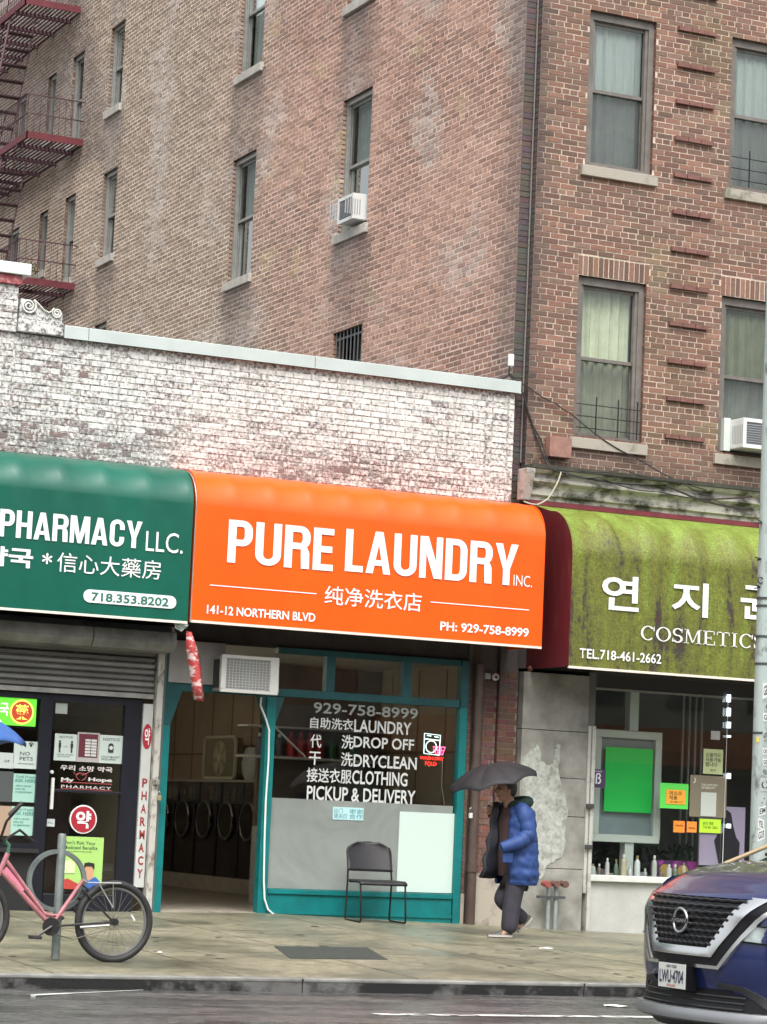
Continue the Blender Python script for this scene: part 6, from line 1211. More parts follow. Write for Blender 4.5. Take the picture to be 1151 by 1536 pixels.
BLUE = mat('blue_puffer_nylon', (.018, .055, .20), .65, 0, .2, 8, .3, 25); LIN = mat('black_lining', (.012, .014, .022), .6); SHIRT = mat('brown_jumper', (.065, .035, .033), .85, 0, .2, 20); TRO = mat('dark_grey_trousers', (.035, .033, .045), .8, 0, .25, 15, .3, 30)
FUR = mat('dark_green_collar', (.008, .028, .022), .9, 0, .5, 60, 1, 60); SHOE = mat('grey_shoe', (.07, .065, .06), .6, 0, .3, 30); SOLE = mat('pale_sole', (.42, .41, .38), .6)
foot = Pp(757, 1402, -.1)
PE = thing('person', 'person in a blue puffer jacket and dark trousers walking left under a black umbrella', 'person', (Pp(768, 1400)[0], YPN, -.08))
hip = Pp(771, 1312); chest = Pp(772, 1232); neck = Pp(766, 1206); head = Pp(759, 1187)
gr = Pp(734, 1216, .12)                                   # where the far hand grips the umbrella shaft
kneeN = Pp(768, 1356, -.09); ankN = Pp(762, 1396, -.09); kneeF = Pp(748, 1350, .09); ankF = Pp(787, 1379, .10)
body = [(hip, .13, None), (chest, .15, 0), (neck, .055, 1), (head+Vector((0, 0, -.03)), .07, 2), (head+Vector((.01, 0, .045)), .082, 3),
        (Pp(779, 1222, -.15), .04, 1), (Pp(792, 1254, -.22), .045, 5), (Pp(757, 1273, -.20), .035, 6),
        (Pp(769, 1222, .15), .04, 1), (Pp(752, 1250, .2), .045, 8), (Pp(741, 1226, .15), .032, 9), (gr+Vector((.035, 0, -.005)), (.042, .028), 10),
        (Pp(772, 1322, -.09), .09, 0), (kneeN, .06, 12), (ankN, .04, 13), (Pp(748, 1405, -.10), (.035, .03), 14),
        (Pp(770, 1322, .09), .09, 0), (kneeF, .06, 16), (ankF, .04, 17), (Pp(779, 1396, .10), (.035, .03), 18)]
bo = skin('body', body, SKIN, PE)
m = MB(); hc = head
m.sphere(hc+Vector((-.0, 0, .012)), (.098, .078, .122), 18, 14); 
hm = MB(); hm.add([v for v in m.v], m.f)
for i, v in enumerate(hm.v):
    d = Vector(v)-hc
    if d.x < -.05 and abs(d.y) < .02 and -.02 < d.z < .02: hm.v[i] = (v[0]-.022, v[1], v[2]-.008)
    if d.z < -.07: hm.v[i] = (hc.x+(d.x-.02)*.82-.01, hc.y+d.y*.82, v[2])
hm.build('head', SKIN, PE, smooth=True)
m = MB(); m.sphere(hc+Vector((-.105, 0, -.012)), (.018, .014, .022), 8, 6); m.sphere(hc+Vector((.0, -.079, 0)), (.018, .01, .03), 8, 6); m.build('nose_and_ear', SKIN, PE, smooth=True)
for s_ in (-1, 1): m = MB(); m.sphere(hc+Vector((-.090, .030*s_, .022)), (.010, .013, .008), 8, 6); m.build('eye', mat('dark_eye', (.02, .015, .012), .3), PE, smooth=True)
m = MB(); m.sphere(hc+Vector((-.094, 0, -.058)), (.010, .026, .006), 8, 6); m.build('mouth', mat('lip', (.2, .07, .06), .5), PE)
m = MB(); m.sphere(hc+Vector((.028, 0, .035)), (.098, .088, .115), 16, 12)
m.v = [((max(v[0], hc.x-.05+.4*max(0, hc.z+.06-v[2]))), v[1], v[2]) for v in m.v]; m.build('hair', HAIR, PE, smooth=True)
# fingers curled round the shaft
for k in range(4):
    z = gr.z-.032+.021*k; r = .017; m = MB(); m.tube([(gr.x+.03, gr.y-.012, z)]+[(gr.x+r*math.cos(a), gr.y+r*math.sin(a), z) for a in np.linspace(-1.2, -4.4-.12*k, 7)], [.010]*7+[.007], 7); m.build('finger', SKIN, PE, smooth=60)
m = MB(); m.tube([(gr.x+.03, gr.y+.01, gr.z+.035), (gr.x+.008, gr.y+.018, gr.z+.05), (gr.x-.012, gr.y+.008, gr.z+.055)], [.011, .010, .008], 7); m.build('thumb', SKIN, PE, smooth=60)
# trousers
skin('trousers', [(Pp(772, 1306), .15, None), (Pp(774, 1325, -.10), .112, 0), (kneeN, .104, 1), (Pp(765, 1382, -.09), .098, 2), (Pp(763, 1402, -.09), .10, 3), (Pp(768, 1325, .10), .112, 0), (kneeF+Vector((.01, 0, 0)), .092, 5), (Pp(771, 1366, .10), .08, 6), (Pp(788, 1382, .10), .085, 7)], TRO, PE)
def shoe(heel, toe, up, nm='shoe'):
    d = (toe-heel).normalized(); L_ = (toe-heel).length; s_ = d.cross(up).normalized(); P = []
    for i in range(9):
        t = i/8; w = .043*(math.sin(math.pi*min(1, .22+t*.72)))**.6; h = .085*(1-.62*sm(.25, .8, t))*(1 if 0 < i < 8 else .6)
        P.append([heel+d*(L_*t)+s_*(w*math.cos(a))+up*(max(0.0, math.sin(a))*h+min(0, math.sin(a))*.008) for a in np.linspace(0, 2*math.pi, 13)])
    m = MB(); m.grid(P); n_ = len(P[0]); m.f += [tuple(range(n_)), tuple(len(m.v)-n_+k for k in range(n_))]; o = m.build(nm, SHOE, PE, smooth=50)
    m = MB(); P = []
    for i in range(9):
        t = i/8; w = .047*(math.sin(math.pi*min(1, .22+t*.72)))**.6; P.append([heel+d*(L_*t*1.02)+s_*w*q-up*(.004 if k else -.018) for k in (0, 1) for q in (-1, 1)])
        P[-1] = [P[-1][0], P[-1][1], P[-1][3], P[-1][2], P[-1][0]]
    m.grid(P); m.build('sole', SOLE if nm == 'shoe' else MATS['ink_dark'], o)
gzz = gz(foot.x, YPN)
h0 = Pp(767, 1402, -.09); shoe(Vector((h0.x, h0.y, gzz+.012)), Vector((h0.x-.265, h0.y+.01, gzz+.012)), Vector((0, 0, 1)))
tF = Pp(778, 1398, .10); hF = Pp(797, 1377, .10); tF.z = max(tF.z, gz(tF.x, tF.y)+.02); dF = (hF-tF).normalized(); shoe(hF, tF, Vector((-dF.z, 0, dF.x)).normalized()*(1 if -dF.z*0+dF.x > 0 else -1))
# jumper
m = MB(); P = []
for (x, y, rx, ry) in ((771, 1207, .06, .07), (771, 1213, .12, .18), (771, 1235, .165, .21), (771, 1270, .175, .205), (771, 1300, .175, .20), (771, 1314, .165, .195)):
    c = Pp(x, y); P.append([(c.x+rx*math.cos(a), c.y+ry*math.sin(a), c.z) for a in np.linspace(0, 2*math.pi, 25)])
m.grid(P); m.build('jumper', SHIRT, PE, smooth=True)
# jacket: quilted shell, open at the front (towards -x)
m = MB(); P = []; rows = [(773, 1203, .07, .09), (774, 1208, .12, .17), (774, 1216, .165, .235), (774, 1230, .185, .25), (774, 1250, .19, .25), (774, 1270, .205, .26), (774, 1290, .21, .265), (775, 1310, .215, .27), (775, 1322, .20, .25), (775, 1327, .185, .235)]
def lerp_rows(t):
    f = t*(len(rows)-1); i = min(int(f), len(rows)-2); f -= i; return [rows[i][k]*(1-f)+rows[i+1][k]*f for k in range(4)]
n = 60
for i in range(n+1):
    x, y, rx, ry = lerp_rows(i/n); c = Pp(x, y); puff = .015*abs(math.sin(math.pi*(y-1206)/19.0))**.6 if y > 1208 else 0
    row = []
    for a in np.linspace(-math.pi+.62, math.pi-.42, 49):
        w = puff*(1+.5*nz(a*2, y*.06, 1.4, 3))+.018*nz(a*3, y*.06, 2, 5)
        row.append((c.x+(rx+w)*math.cos(a), c.y+(ry+w)*math.sin(a), c.z))
    P.append(row)
m.grid(P); jk = m.build('jacket', BLUE, PE, smooth=True); jk.modifiers.new('t', 'SOLIDIFY').thickness = .012
def sleeve(pts, rs, nm, mt_):
    pts = [Vector(p) for p in pts]; Q = []; R_ = []; N_ = 12
    for i in range(len(pts)-1):
        for k in range(N_): t = k/N_; Q.append(pts[i].lerp(pts[i+1], t)); R_.append(rs[i]*(1-t)+rs[i+1]*t)
    Q.append(pts[-1]); R_.append(rs[-1])
    for _ in range(4): Q = [Q[0]]+[(Q[i-1]+Q[i]*2+Q[i+1])/4 for i in range(1, len(Q)-1)]+[Q[-1]]
    R_ = [r*(.95+.08*abs(math.sin(i*math.pi/6))**.6) for i, r in enumerate(R_)]; m = MB(); m.tube(Q, R_, 16); return m.build(nm, mt_, PE, smooth=True)
sleeve([Pp(779, 1211, -.14), Pp(785, 1218, -.21), Pp(794, 1250, -.27), Pp(782, 1262, -.28), Pp(752, 1272, -.25)], [.07, .088, .08, .076, .054], 'sleeve', BLUE)
sleeve([Pp(770, 1218, .20), Pp(753, 1248, .26), Pp(741, 1228, .17)], [.08, .07, .05], 'far_sleeve', LIN)
m = MB(); c = Pp(768, 1286, -.262); m.box(c.x-.10, c.x+.02, c.y+.0, c.y+.03, c.z-.06, c.z+.05); m.build('pocket', BLUE, PE, bevel=.012)
m = MB(); P = []
for i in range(9):
    t = i/8; x0_, y_ = 741+2*t, 1204+t*112; xf = 741-1-(20*t**1.1); a, b = Pp(748, y_, .12), Pp(xf, y_, .10-.10*t); mid = (a+b)/2+Vector((0, -.05*math.sin(math.pi*t)-.03*math.sin(t*17), 0)); b = b+Vector((.02*math.sin(t*23), 0, 0)); P.append([a, a.lerp(mid, .6), mid, b.lerp(mid, .3), b])
m.grid(P); fl = m.build('open_jacket_front', LIN, PE, smooth=True); fl.modifiers.new('t', 'SOLIDIFY').thickness = .03
m = MB(); P = []
for i in range(11):
    a0 = math.pi*(-.95+1.9*i/10); c = Pp(776, 1208); rr = .10; q = Vector((c.x+rr*math.cos(a0), c.y+rr*1.5*math.sin(a0), c.z+.015+.03*math.cos(a0))); P.append(q)
m.tube(P, [.045]+[.062]*9+[.045], 10); m.build('collar', FUR, PE, smooth=True)
# umbrellas
def umbrella(name, label, top, R_, H, tilt, grip, m_can, m_in, cat='umbrella'):
    t = thing(name, label, cat, tuple(grip)); off = OFF[t.name]; top = Vector(top); ax = Vector(tilt).normalized(); e1 = ax.orthogonal().normalized(); e2 = ax.cross(e1)
    def pt(a, s): # s 0 apex..1 rim
        seg = (a/(2*math.pi)*8) % 1.0; sc = 1-.055*math.sin(math.pi*seg)*s; drop = H*(s**2.1)*(1+.10*math.sin(math.pi*seg)*s*.0); return top+(e1*math.cos(a)+e2*math.sin(a))*R_*s*sc*(1-.02*s)-ax*(drop-.036*math.sin(math.pi*seg)*s)
    P = [[pt(2*math.pi*j/64, max(.001, i/10)) for j in range(65)] for i in range(11)]
    m = MB(); m.grid(P); c = m.build('canopy', m_can, t, smooth=12); c.modifiers.new('t', 'SOLIDIFY').thickness = .002
    for k in range(8):
        m = MB(); m.tube([pt(2*math.pi*k/8, s)-ax*.006 for s in (.02, .35, .7, 1)], .003, 5); m.tube([pt(2*math.pi*k/8, .55)-ax*.008, top-ax*(H+.10)], .0025, 4); m.build('rib', m_in, t)
    g_ = Vector(grip); m = MB(); m.tube([top+ax*.05, g_-Vector((0, 0, .0))], .006, 8); m.build('shaft', CHM, t)
    dn = (g_-top).normalized(); m = MB(); m.tube([g_-dn*.06, g_+dn*.07], .013, 10); m.build('handle', m_in, t, smooth=60); return t
UBK = mat('black_umbrella_nylon', (.009, .009, .012), .65, 0, .15, 5); UBL = mat('blue_umbrella_nylon', (.04, .12, .36), .4, 0, .12, 4)
topc = Pp(735, 1147, .06)
tl = (topc-gr).normalized()
umbrella('umbrella', 'black folding umbrella held up by the person in the blue jacket', topc, .50, .195, (tl.x-.19, tl.y+.10, tl.z), gr, UBK, BT)
# a second walker is just outside the left edge; only the umbrella's rim reaches into the picture
tip = at(46, 1120, -3.2); ut = Vector((tip[0]-.60, -3.1, tip[2]+.27)); ug = Vector((ut.x-.02, ut.y+.03, ut.z-.66))
umbrella('umbrella', 'blue umbrella reaching in at the left edge before the pharmacy window', ut, .60, .27, (0, 0, 1), ug, UBL, BT)
p2 = PE.copy(); COL.objects.link(p2); sh_ = ug-gr; p2.location = PE.location+sh_; p2['label'] = 'person standing outside the left edge under the blue umbrella'
scz = (ug.z-gz(ug.x, ug.y))/(gr.z-gz(gr.x, gr.y)); p2.scale = (scz,)*3; rel = gr-PE.location; rel = Vector((-rel.x, -rel.y, rel.z)); p2.rotation_euler = (0, 0, math.pi); p2.location = ug-rel*scz
for ch in list(PE.children):
    c = ch.copy(); COL.objects.link(c); c.parent = p2
    for g2 in ch.children: d2 = g2.copy(); COL.objects.link(d2); d2.parent = c
# ================================================================ THE BLUE CAR
CX, CY = -3.775, -12.60
CARL = thing('parked_car', 'dark blue sport utility vehicle with big chrome edged grille at the lower right', 'car', (CX, CY, RZ), rotz=math.radians(1.5)); OFF[CARL.name] = Vector((0, 0, 0))
PAINT, nN, nL, nB = nodes('wet_navy_paint'); nB.inputs['Base Color'].default_value = (.012, .022, .105, 1); nB.inputs['Roughness'].default_value = .32; nB.inputs['Metallic'].default_value = .35; nB.inputs['Coat Weight'].default_value = 1; nB.inputs['Coat Roughness'].default_value = .04
g = nN.new('ShaderNodeNewGeometry'); v = nN.new('ShaderNodeTexVoronoi'); v.inputs['Scale'].default_value = 95; nL.new(g.outputs['Position'], v.inputs['Vector']); mr = nN.new('ShaderNodeMapRange'); mr.inputs[1].default_value = .0; mr.inputs[2].default_value = .28; mr.inputs[3].default_value = 1; mr.inputs[4].default_value = 0; nL.new(v.outputs['Distance'], mr.inputs[0])
bp = nN.new('ShaderNodeBump'); bp.inputs['Strength'].default_value = .35; bp.inputs['Distance'].default_value = .002; nL.new(mr.outputs[0], bp.inputs['Height']); nL.new(bp.outputs[0], nB.inputs['Coat Normal'])
CLAD = mat('grey_black_cladding', (.03, .031, .033), .5, 0, .2, 10); BGL = mat('gloss_black', (.006, .006, .008), .38, spec=.3); CHROME = mat('car_chrome', (.80, .81, .81), .24, 1); SIL = mat('satin_silver', (.34, .35, .36), .35, .7); LAMPG = mat('lamp_glass', (.36, .42, .42), .08, .3, .3, 20, clear=1)
PLAN = [(0, 0), (.2, .012), (.4, .048), (.55, .095), (.68, .165), (.78, .26), (.85, .38), (.895, .56), (.912, .8), (.92, 1.1), (.92, 1.7), (.92, 2.4), (.92, 3.0), (.915, 3.6), (.90, 4.1), (.85, 4.42), (.7, 4.58), (.4, 4.65), (0, 4.68)]
def ease(s, X): return X
def xoff(z):      # nose profile: how far back the skin sits at height z
    return .10*sm(.93, 1.10, z)+.02*sm(.66, .9, z)-.0*z+(.05*(1-sm(.20, .34, z)))+.035*(1-sm(.42, .60, z))*sm(.30, .42, z)
def front_x(s, z):
    s = abs(s)
    for (a, b) in zip(PLAN[:-1], PLAN[1:]):
        if a[0] <= s <= b[0]: t = (s-a[0])/(b[0]-a[0]); return a[1]+(b[1]-a[1])*t+xoff(z)
    return PLAN[7][1]+xoff(z)
def ztop(x): return 1.04+.08*sm(0, .35, x)+.085*sm(.25, .9, x)+.02*sm(1.2, 3.5, x)-.02*sm(4.3, 4.7, x)
m = MB(); P = []; side = [(s, x) for s, x in PLAN]; full = [(-s, x) for s, x in side[::-1]]+side[1:]
# refine
ref = []
for (a, b) in zip(full[:-1], full[1:]):
    for k in range(3): t = k/3; ref.append((a[0]+(b[0]-a[0])*t, a[1]+(b[1]-a[1])*t))
ref.append(full[-1])
zl = [0, .04, .09, .15, .22, .3, .4, .5, .6, .7, .8, .88, .94, .98, 1.0]
for (s, x) in ref:
    row = []; zt_ = ztop(x)
    for v_ in zl:
        z = .27+(zt_-.27)*v_; tuck = .04*(1-sm(0, .35, v_))+.035*sm(.82, 1.0, v_)**2; bulge = .018*math.sin(math.pi*v_)
        fx = x+(xoff(z) if x < 1.0 else 0)*(1-sm(.5, 1.0, x)); row.append((fx, s*(1-tuck+bulge*.5) if True else s, z))
    P.append(row)
m.grid(P); m.build('body', PAINT, CARL, smooth=35)
# bonnet and tail deck
def hood(u, t):   # u 0..1 along, t -1..1 across
    pass
m = MB(); P = []
for i in range(21):
    row = []
    for j in range(25):
        t = -1+2*j/24; s = t*.875; q = i/20; xs0 = front_x(s, 1.02)-.014; x = xs0+(1.05+.14*t*t-xs0)*q**1.2 if i else xs0
        zz = 1.025+(ztop(max(x, 0))-.985+.05*(1-t*t)-.04)*sm(-.12, .42, q) if i else 1.022
        zz = min(zz, ztop(max(0, x))+.055*(1-t*t))+.012*math.exp(-((abs(t)-.62)/.10)**2)*sm(.1, .4, q); row.append((x, s, zz))
    P.append(row)
m.grid(P); m.build('bonnet', PAINT, CARL, smooth=35)
# greenhouse
ws0, ws1 = 1.18, 2.05; zr_ = 1.66
m = MB(); P = []
for (x, z, w) in ((.90, 1.24, .80), (1.25, 1.37, .775), (1.55, 1.47, .74), (1.85, 1.585, .69), (2.05, 1.625, .66)): P.append([(x+.16*abs(t)**2.2, t*w, z-.02*t*t) for t in np.linspace(-1, 1, 13)])
m.grid(P); m.build('windscreen', mat('tinted_screen', (.03, .045, .035), .05, clear=1), CARL, smooth=60)
m = MB(); P = []
for (x, z, w) in ((2.05, 1.63, .66), (2.5, 1.675, .67), (3.2, 1.68, .66), (3.9, 1.65, .63), (4.35, 1.58, .58)): P.append([(x+(.16*abs(t)**2.2 if x < 2.1 else 0), t*w, z-.03*t*t) for t in np.linspace(-1, 1, 13)])
m.grid(P); m.build('roof', PAINT, CARL, smooth=60)
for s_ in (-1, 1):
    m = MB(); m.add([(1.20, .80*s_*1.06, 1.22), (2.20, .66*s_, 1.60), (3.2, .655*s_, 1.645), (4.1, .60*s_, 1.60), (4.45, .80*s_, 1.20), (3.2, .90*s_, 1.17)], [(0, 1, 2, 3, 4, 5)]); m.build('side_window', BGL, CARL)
    m = MB(); m.tube([(.88, .835*s_, 1.215), (1.38, .775*s_, 1.42), (2.18, .675*s_, 1.615)], .015, 8); m.build('pillar', PAINT if s_ < 0 else mat('painted_gold_reflection', (.30, .22, .12), .4), CARL, smooth=60)  # far pillar: a gold reflection painted into its colour
m = MB(); m.add([(4.36, -.58, 1.57), (4.36, .58, 1.57), (4.62, .80, 1.18), (4.62, -.80, 1.18)], [(0, 1, 2, 3)]); m.build('rear_window', BGL, CARL)
m = MB(); m.add([(1.10, -.85, 1.19), (1.20, -.85, 1.215), (1.06, 0, 1.265), (1.0, 0, 1.24)], [(0, 1, 2, 3)]); m.add([(1.10, .85, 1.19), (1.20, .85, 1.215), (1.06, 0, 1.265), (1.0, 0, 1.24)], [(0, 1, 2, 3)]); m.build('cowl', CLAD, CARL)
for y_ in (-.45, .25): m = MB(); m.tube([(1.04, y_, 1.275), (1.10, y_+.25, 1.30), (1.16, y_+.5, 1.29)], .012, 6); m.build('wiper', BT, CARL)
for k, (s_, nm) in enumerate(((-1, 'near'), (1, 'far'))):
    m = MB(); m.sphere((1.75, s_*1.02, 1.22), (.09, .12, .075), 14, 10); m.tube([(1.75, s_*.9, 1.18), (1.75, s_*1.0, 1.2)], .03, 6); m.build('wing_mirror', PAINT, CARL, smooth=60)
# parts laid on the nose: (s, z) outlines placed on the skin
def fr(s, z, o): return (front_x(s, z)-o, s, z)
def band(outer, inner, o1, o2, nm, m_):
    n_ = len(outer); m = MB(); P = []
    for (a, b) in zip(outer, inner): P.append([fr(*a, o1-.03), fr(*a, o1), fr((a[0]*.6+b[0]*.4), (a[1]*.6+b[1]*.4), max(o1, o2)), fr(*b, o2), fr(*b, o2-.04)])
    m.grid(P); return m.build(nm, m_, CARL, smooth=50)
def dense(pts, k=6):
    o = []
    for a, b in zip(pts[:-1], pts[1:]): o += [(a[0]+(b[0]-a[0])*i/k, a[1]+(b[1]-a[1])*i/k) for i in range(k)]
    return o+[pts[-1]]
def sheet_on(poly_rows, o, nm, m_):
    m = MB(); m.grid([[fr(s, z, o) for s, z in r] for r in poly_rows]); return m.build(nm, m_, CARL, smooth=50)
IN = [(.56, 1.035), (.44, .90), (.285, .71), (-.285, .71), (-.44, .90), (-.56, 1.035)]
MID = [(.70, 1.03), (.545, .88), (.345, .655), (-.345, .655), (-.545, .88), (-.70, 1.03)]
OUT = [(.80, 1.02), (.66, .90), (.405, .605), (-.405, .605), (-.66, .90), (-.80, 1.02)]
OUT2 = [(.83, 1.01), (.685, .885), (.42, .585), (-.42, .585), (-.685, .885), (-.83, 1.01)]
IN, MID, OUT, OUT2 = [[(s*.95, z) for s, z in L_] for L_ in (IN, MID, OUT, OUT2)]
band(dense(MID), dense(IN), .022, .010, 'grille_chrome', CHROME); band(dense(OUT), dense(MID), .012, .010, 'grille_surround', BGL); band(dense(OUT2), dense(OUT), .026, .026, 'outer_chrome', CHROME)
rows_ = []
for k in range(13):
    z = .71+.325*k/12; w = .285+(.44-.285)*min(1, (z-.71)/.19)+(.12)*max(0, (z-.90)/.135); rows_.append([(-w+2*w*j/14, z) for j in range(15)])
gb = sheet_on(rows_, .004, 'grille_back', BGL)
for k in range(8):
    z = .73+.039*k; w = .285+(.44-.285)*min(1, (z-.71)/.19)+(.12)*max(0, (z-.90)/.135); m = MB(); m.tube([fr(-w+2*w*j/22, z+.006*(j % 2), .012) for j in range(23)], .0105, 6); m.build('grille_bar', mat('dark_chrome', (.06, .062, .065), .35, .8), gb)
m = MB(); c_ = (0, .865); m.tube([fr(.074*math.cos(a), c_[1]+.074*math.sin(a), .024) for a in np.linspace(0, 6.283, 29)[:-1]], .010, 8, closed=True); eb = m.build('badge_ring', mat('badge_silver', (.5, .51, .52), .25, .9), CARL, smooth=60)
m = MB(); P = [fr(-.088, c_[1]-.014, .036), fr(.088, c_[1]-.014, .036), fr(.088, c_[1]+.014, .036), fr(-.088, c_[1]+.014, .036)]; m.add(P, [(0, 1, 2, 3)]); m.build('badge_bar', mat('badge_dark', (.05, .05, .055), .3, .5), eb)
text('NISSAN', (-.078, .078, c_[1]-.011, c_[1]+.011), 0, MATS['badge_silver'], CARL, name='badge_lettering', bold=.02, T=lambda a, z: fr(-(-a), z, .044) if False else (front_x(a, z)-.039, -a, z))
# number plate
m = MB(); zp = .52; hp = .152; m.box(-.055, -.04, -.152, .152, zp-hp/2, zp+hp/2); pl_ = m.build('number_plate', mat('plate_white', (.60, .62, .58), .45), CARL); 
m = MB(); m.box(-.05, .03, -.165, .165, zp-hp/2-.01, zp+hp/2+.012); m.build('plate_holder', BGL, CARL)
text('LWU·4704', (-.135, .135, zp-.045, zp+.035), 0, mat('plate_ink', (.03, .04, .08), .5), CARL, name='plate_number', bold=.02, T=lambda a, z: (-.058, -a, z))
text('NEW YORK', (-.06, .06, zp+.048, zp+.066), 0, MATS['plate_ink'], CARL, name='plate_heading', bold=.02, T=lambda a, z: (-.058, -a, z)); text('EXCELSIOR', (-.05, .05, zp-.068, zp-.054), 0, mat('plate_red', (.45, .05, .05), .5), CARL, name='plate_motto', bold=.02, T=lambda a, z: (-.058, -a, z))
# lower bumper: black intakes, arch line, silver lip
rows_ = [[(-.60+1.2*j/16, z) for j in range(17)] for z in (.325, .37, .42, .46)]
ib = sheet_on([[(s*(1.0-.25*(z-.325)/.135), z) for s, z in r] for r in rows_], .006, 'lower_intake', BGL)
for z in (.35, .385, .42): m = MB(); m.tube([fr(-.56+1.12*j/16, z, .012) for j in range(17)], .006, 6); m.build('intake_bar', CLAD, ib)
for s_ in (-1, 1):
    band(dense([(s_*.36, .505), (s_*.55, .49), (s_*.74, .40), (s_*.86, .33)]), dense([(s_*.34, .47), (s_*.52, .455), (s_*.70, .36), (s_*.82, .29)]), .012, .006, 'bumper_trim', CLAD)
    rr_ = sheet_on([[(s_*a, b) for a, b in r] for r in ([(.46, .345), (.62, .335), (.78, .32)], [(.45, .40), (.60, .395), (.70, .36)], [(.43, .45), (.52, .44), (.60, .41)])], .008, 'corner_intake', BGL)
    # upper running light and main lamp set low in the bumper
    sheet_on([[(s_*a, b) for a, b in r] for r in ([(.74, .975), (.80, .965), (.86, .955)], [(.76, 1.01), (.82, 1.0), (.875, .985)])], .010, 'running_lamp', LAMPG)
    hl = sheet_on([[(s_*a, b) for a, b in r] for r in ([(.545, .765), (.62, .762), (.72, .758), (.82, .75)], [(.565, .81), (.64, .812), (.74, .812), (.84, .805)], [(.60, .865), (.67, .868), (.77, .868), (.85, .862)])], .010, 'headlight', LAMPG)
    m = MB(); P_ = [fr(s_*a, b, .014) for a, b in dense([(.545, .765), (.82, .75), (.85, .862), (.60, .865), (.545, .765)], 4)[:-1]]; m.tube(P_, .006, 5, closed=True); m.build('lamp_rim', BGL, hl)
m = MB(); P = []
for s in np.linspace(-.90, .90, 41): P.append([(front_x(min(abs(s), .89), .3)-.045+dx, s, z) for dx, z in ((.06, .335), (0, .33), (-.018, .30), (-.012, .262), (.03, .245), (.12, .25))])
m.grid(P); m.build('skid_trim', SIL, CARL, smooth=50)
m = MB(); P = []
for s in np.linspace(-.88, .88, 31): P.append([(front_x(min(abs(s), .88), .3)+.0+dx, s, z) for dx, z in ((.02, .25), (.10, .19), (.5, .18))])
m.grid(P); m.build('undertray', CLAD, CARL)
for (x, s_) in ((.98, -1), (.98, 1), (3.72, -1), (3.72, 1)):
    y_ = s_*.84; m = MB(); m.tube([(x, y_-.11, .355), (x, y_-.09, .355), (x, y_+.09, .355), (x, y_+.11, .355)], [.32, .355, .355, .32], 32); w_ = m.build('wheel', RUB, CARL, smooth=50)
    m = MB(); m.disk((x, y_+s_*.105, .355), .23, (0, 1, 0), .03, 30); m.build('rim', SIL, w_)
    m = MB(); m.tube([(x+.42*math.cos(a), s_*.925, .36+.42*math.sin(a)) for a in np.linspace(-.25, math.pi+.25, 25)], .03, 8); m.build('wheel_arch', CLAD, CARL, smooth=60)
    m = MB(); m.disk((x, s_*.91, .36), .41, (0, 1, 0), .03, 30); m.build('arch_liner', BGL, CARL)
m = MB(); m.box(1.3, 3.4, -.94, .94, .27, .40); m.build('side_sill', CLAD, CARL, bevel=.02)
for s_ in (-1, 1):
    for (a, b) in ((1.42, 2.4), (2.42, 3.3)): m = MB(); m.tube([(a, s_*.925, .42), (a, s_*.925, 1.12)], .004, 4); m.tube([(b, s_*.925, .42), (b, s_*.925, 1.12)], .004, 4); m.tube([(b-.28, s_*.94, 1.0), (b-.12, s_*.94, 1.0)], .014, 6); m.build('door_line', BGL, CARL)
OFF[CARL.name] = Vector((CX, CY, RZ))
# the car faces -x: local x already runs back along the road; mirror nothing
bpy.context.view_layer.update()

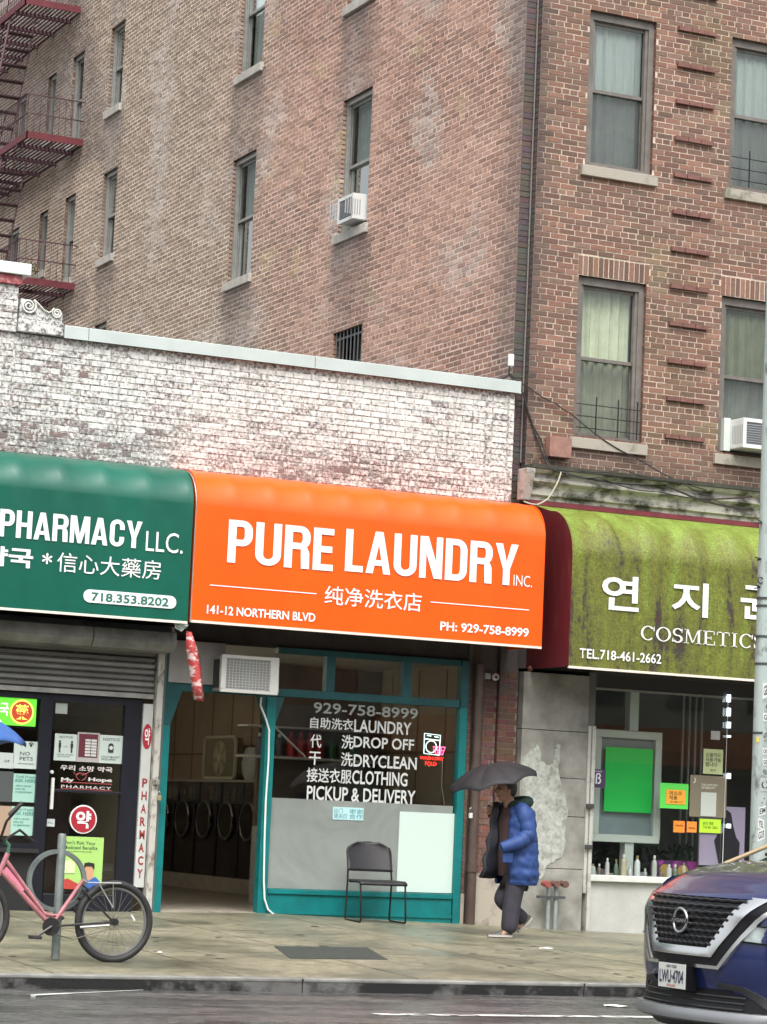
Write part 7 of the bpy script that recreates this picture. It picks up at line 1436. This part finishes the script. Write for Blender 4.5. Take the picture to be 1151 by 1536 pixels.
# ================================================================ WINDOW AIR CONDITIONERS
def window_ac(label, O, U, N, u0, u1, z0, z1, d, mirror=False):
    O = np.array(O, float); U = np.array(U, float); N = np.array(N, float); T = lambda u, n, z: tuple(O+U*u+N*n+np.array([0, 0, 1.0])*z)
    t = thing('air_conditioner', label, 'air conditioner', T((u0+u1)/2, 0, z0), 'window air conditioners')
    WAC = mat('ac_white', (.66, .68, .66), .45, 0, .05, 5)
    m = MB(T); m.box(u0, u1, -.15, d-.02, z0, z1); m.build('casing', WAC, t, bevel=.01)
    m = MB(T); m.box(u0+.05, u1-.05, d-.021, d-.012, z0+.05, z1-.05); m.build('coil', mat('ac_coil', (.13, .13, .15), .5), t)
    for (a, b_, c, e) in ((u0, u1, z0, z0+.045), (u0, u1, z1-.045, z1), (u0, u0+.045, z0+.045, z1-.045), (u1-.045, u1, z0+.045, z1-.045)): m = MB(T); m.box(a, b_, d-.02, d, c, e); m.build('bezel', WAC, t)
    m = MB(T)
    for k in range(1, 9): zz = z0+.05+(z1-z0-.1)*k/9; m.box(u0+.05, u1-.05, d-.010, d-.004, zz-.003, zz+.003)
    for uu in (u0, u1):
        for k in range(7): m.box(uu-.004, uu+.004, .06+.035*k, .075+.035*k, z0+.06, z1-.08)
    m.build('louvres', mat('ac_louvre', (.34, .36, .36), .5), t)
    return t
window_ac('white air conditioner sticking out of the side wall window above the parapet', (1.55, 0, 0), (0, 1, 0), (-1, 0, 0), 4.56, 5.06, 9.01, 9.36, .17)
window_ac('white air conditioner in the lower front window beside the street pole', (0, 0, 0), (1, 0, 0), (0, -1, 0), 4.48, 5.13, 5.72, 6.08, .30)
m = MB(); m.box(4.385, 4.475, -.02, .12, 5.70, 6.10); solo(m, 'filler_panel', mat('pale_accordion_panel', (.58, .62, .58), .5), 'pale filler panel left of the air conditioner in the lower front window', 'panel')

# ================================================================ GUM SPOTS AND HAIRLINE CRACKS
GUM = mat('old_gum', (.045, .045, .04), .6)
m = MB()
for k in range(90):
    x, y = random.uniform(-8, 5), random.uniform(-6.8, -.5); r = random.uniform(.018, .05); z = gz(x, y)+.003
    m.add([(x+r*math.cos(a), y+r*random.uniform(.8, 1.2)*math.sin(a), z) for a in np.linspace(0, 6.28, 9)[:-1]], [tuple(range(8))])
o = m.build('gum_spots', GUM, SW); o['kind'] = 'stuff'
for (p, q) in (((-3.9, -2.0), (-.2, -6.0)), ((1.9, -1.2), (3.9, -5.6))):
    m = MB(); L_ = []; n = 26
    for i in range(n+1):
        t = i/n; x = p[0]+(q[0]-p[0])*t+.05*nz(t, p[0], 6, 3)+.03*nz(t, p[1], 23, 4); y = p[1]+(q[1]-p[1])*t+.12*nz(t, p[0], 5, 8); L_.append([(x-.006, y, gz(x, y)+.004), (x+.006+.004*nz(t, 1, 30), y+.004, gz(x, y)+.004)])
    m.grid(L_); m.build('crack', DIRT, SW)
bpy.data.scenes.remove(_tcol)
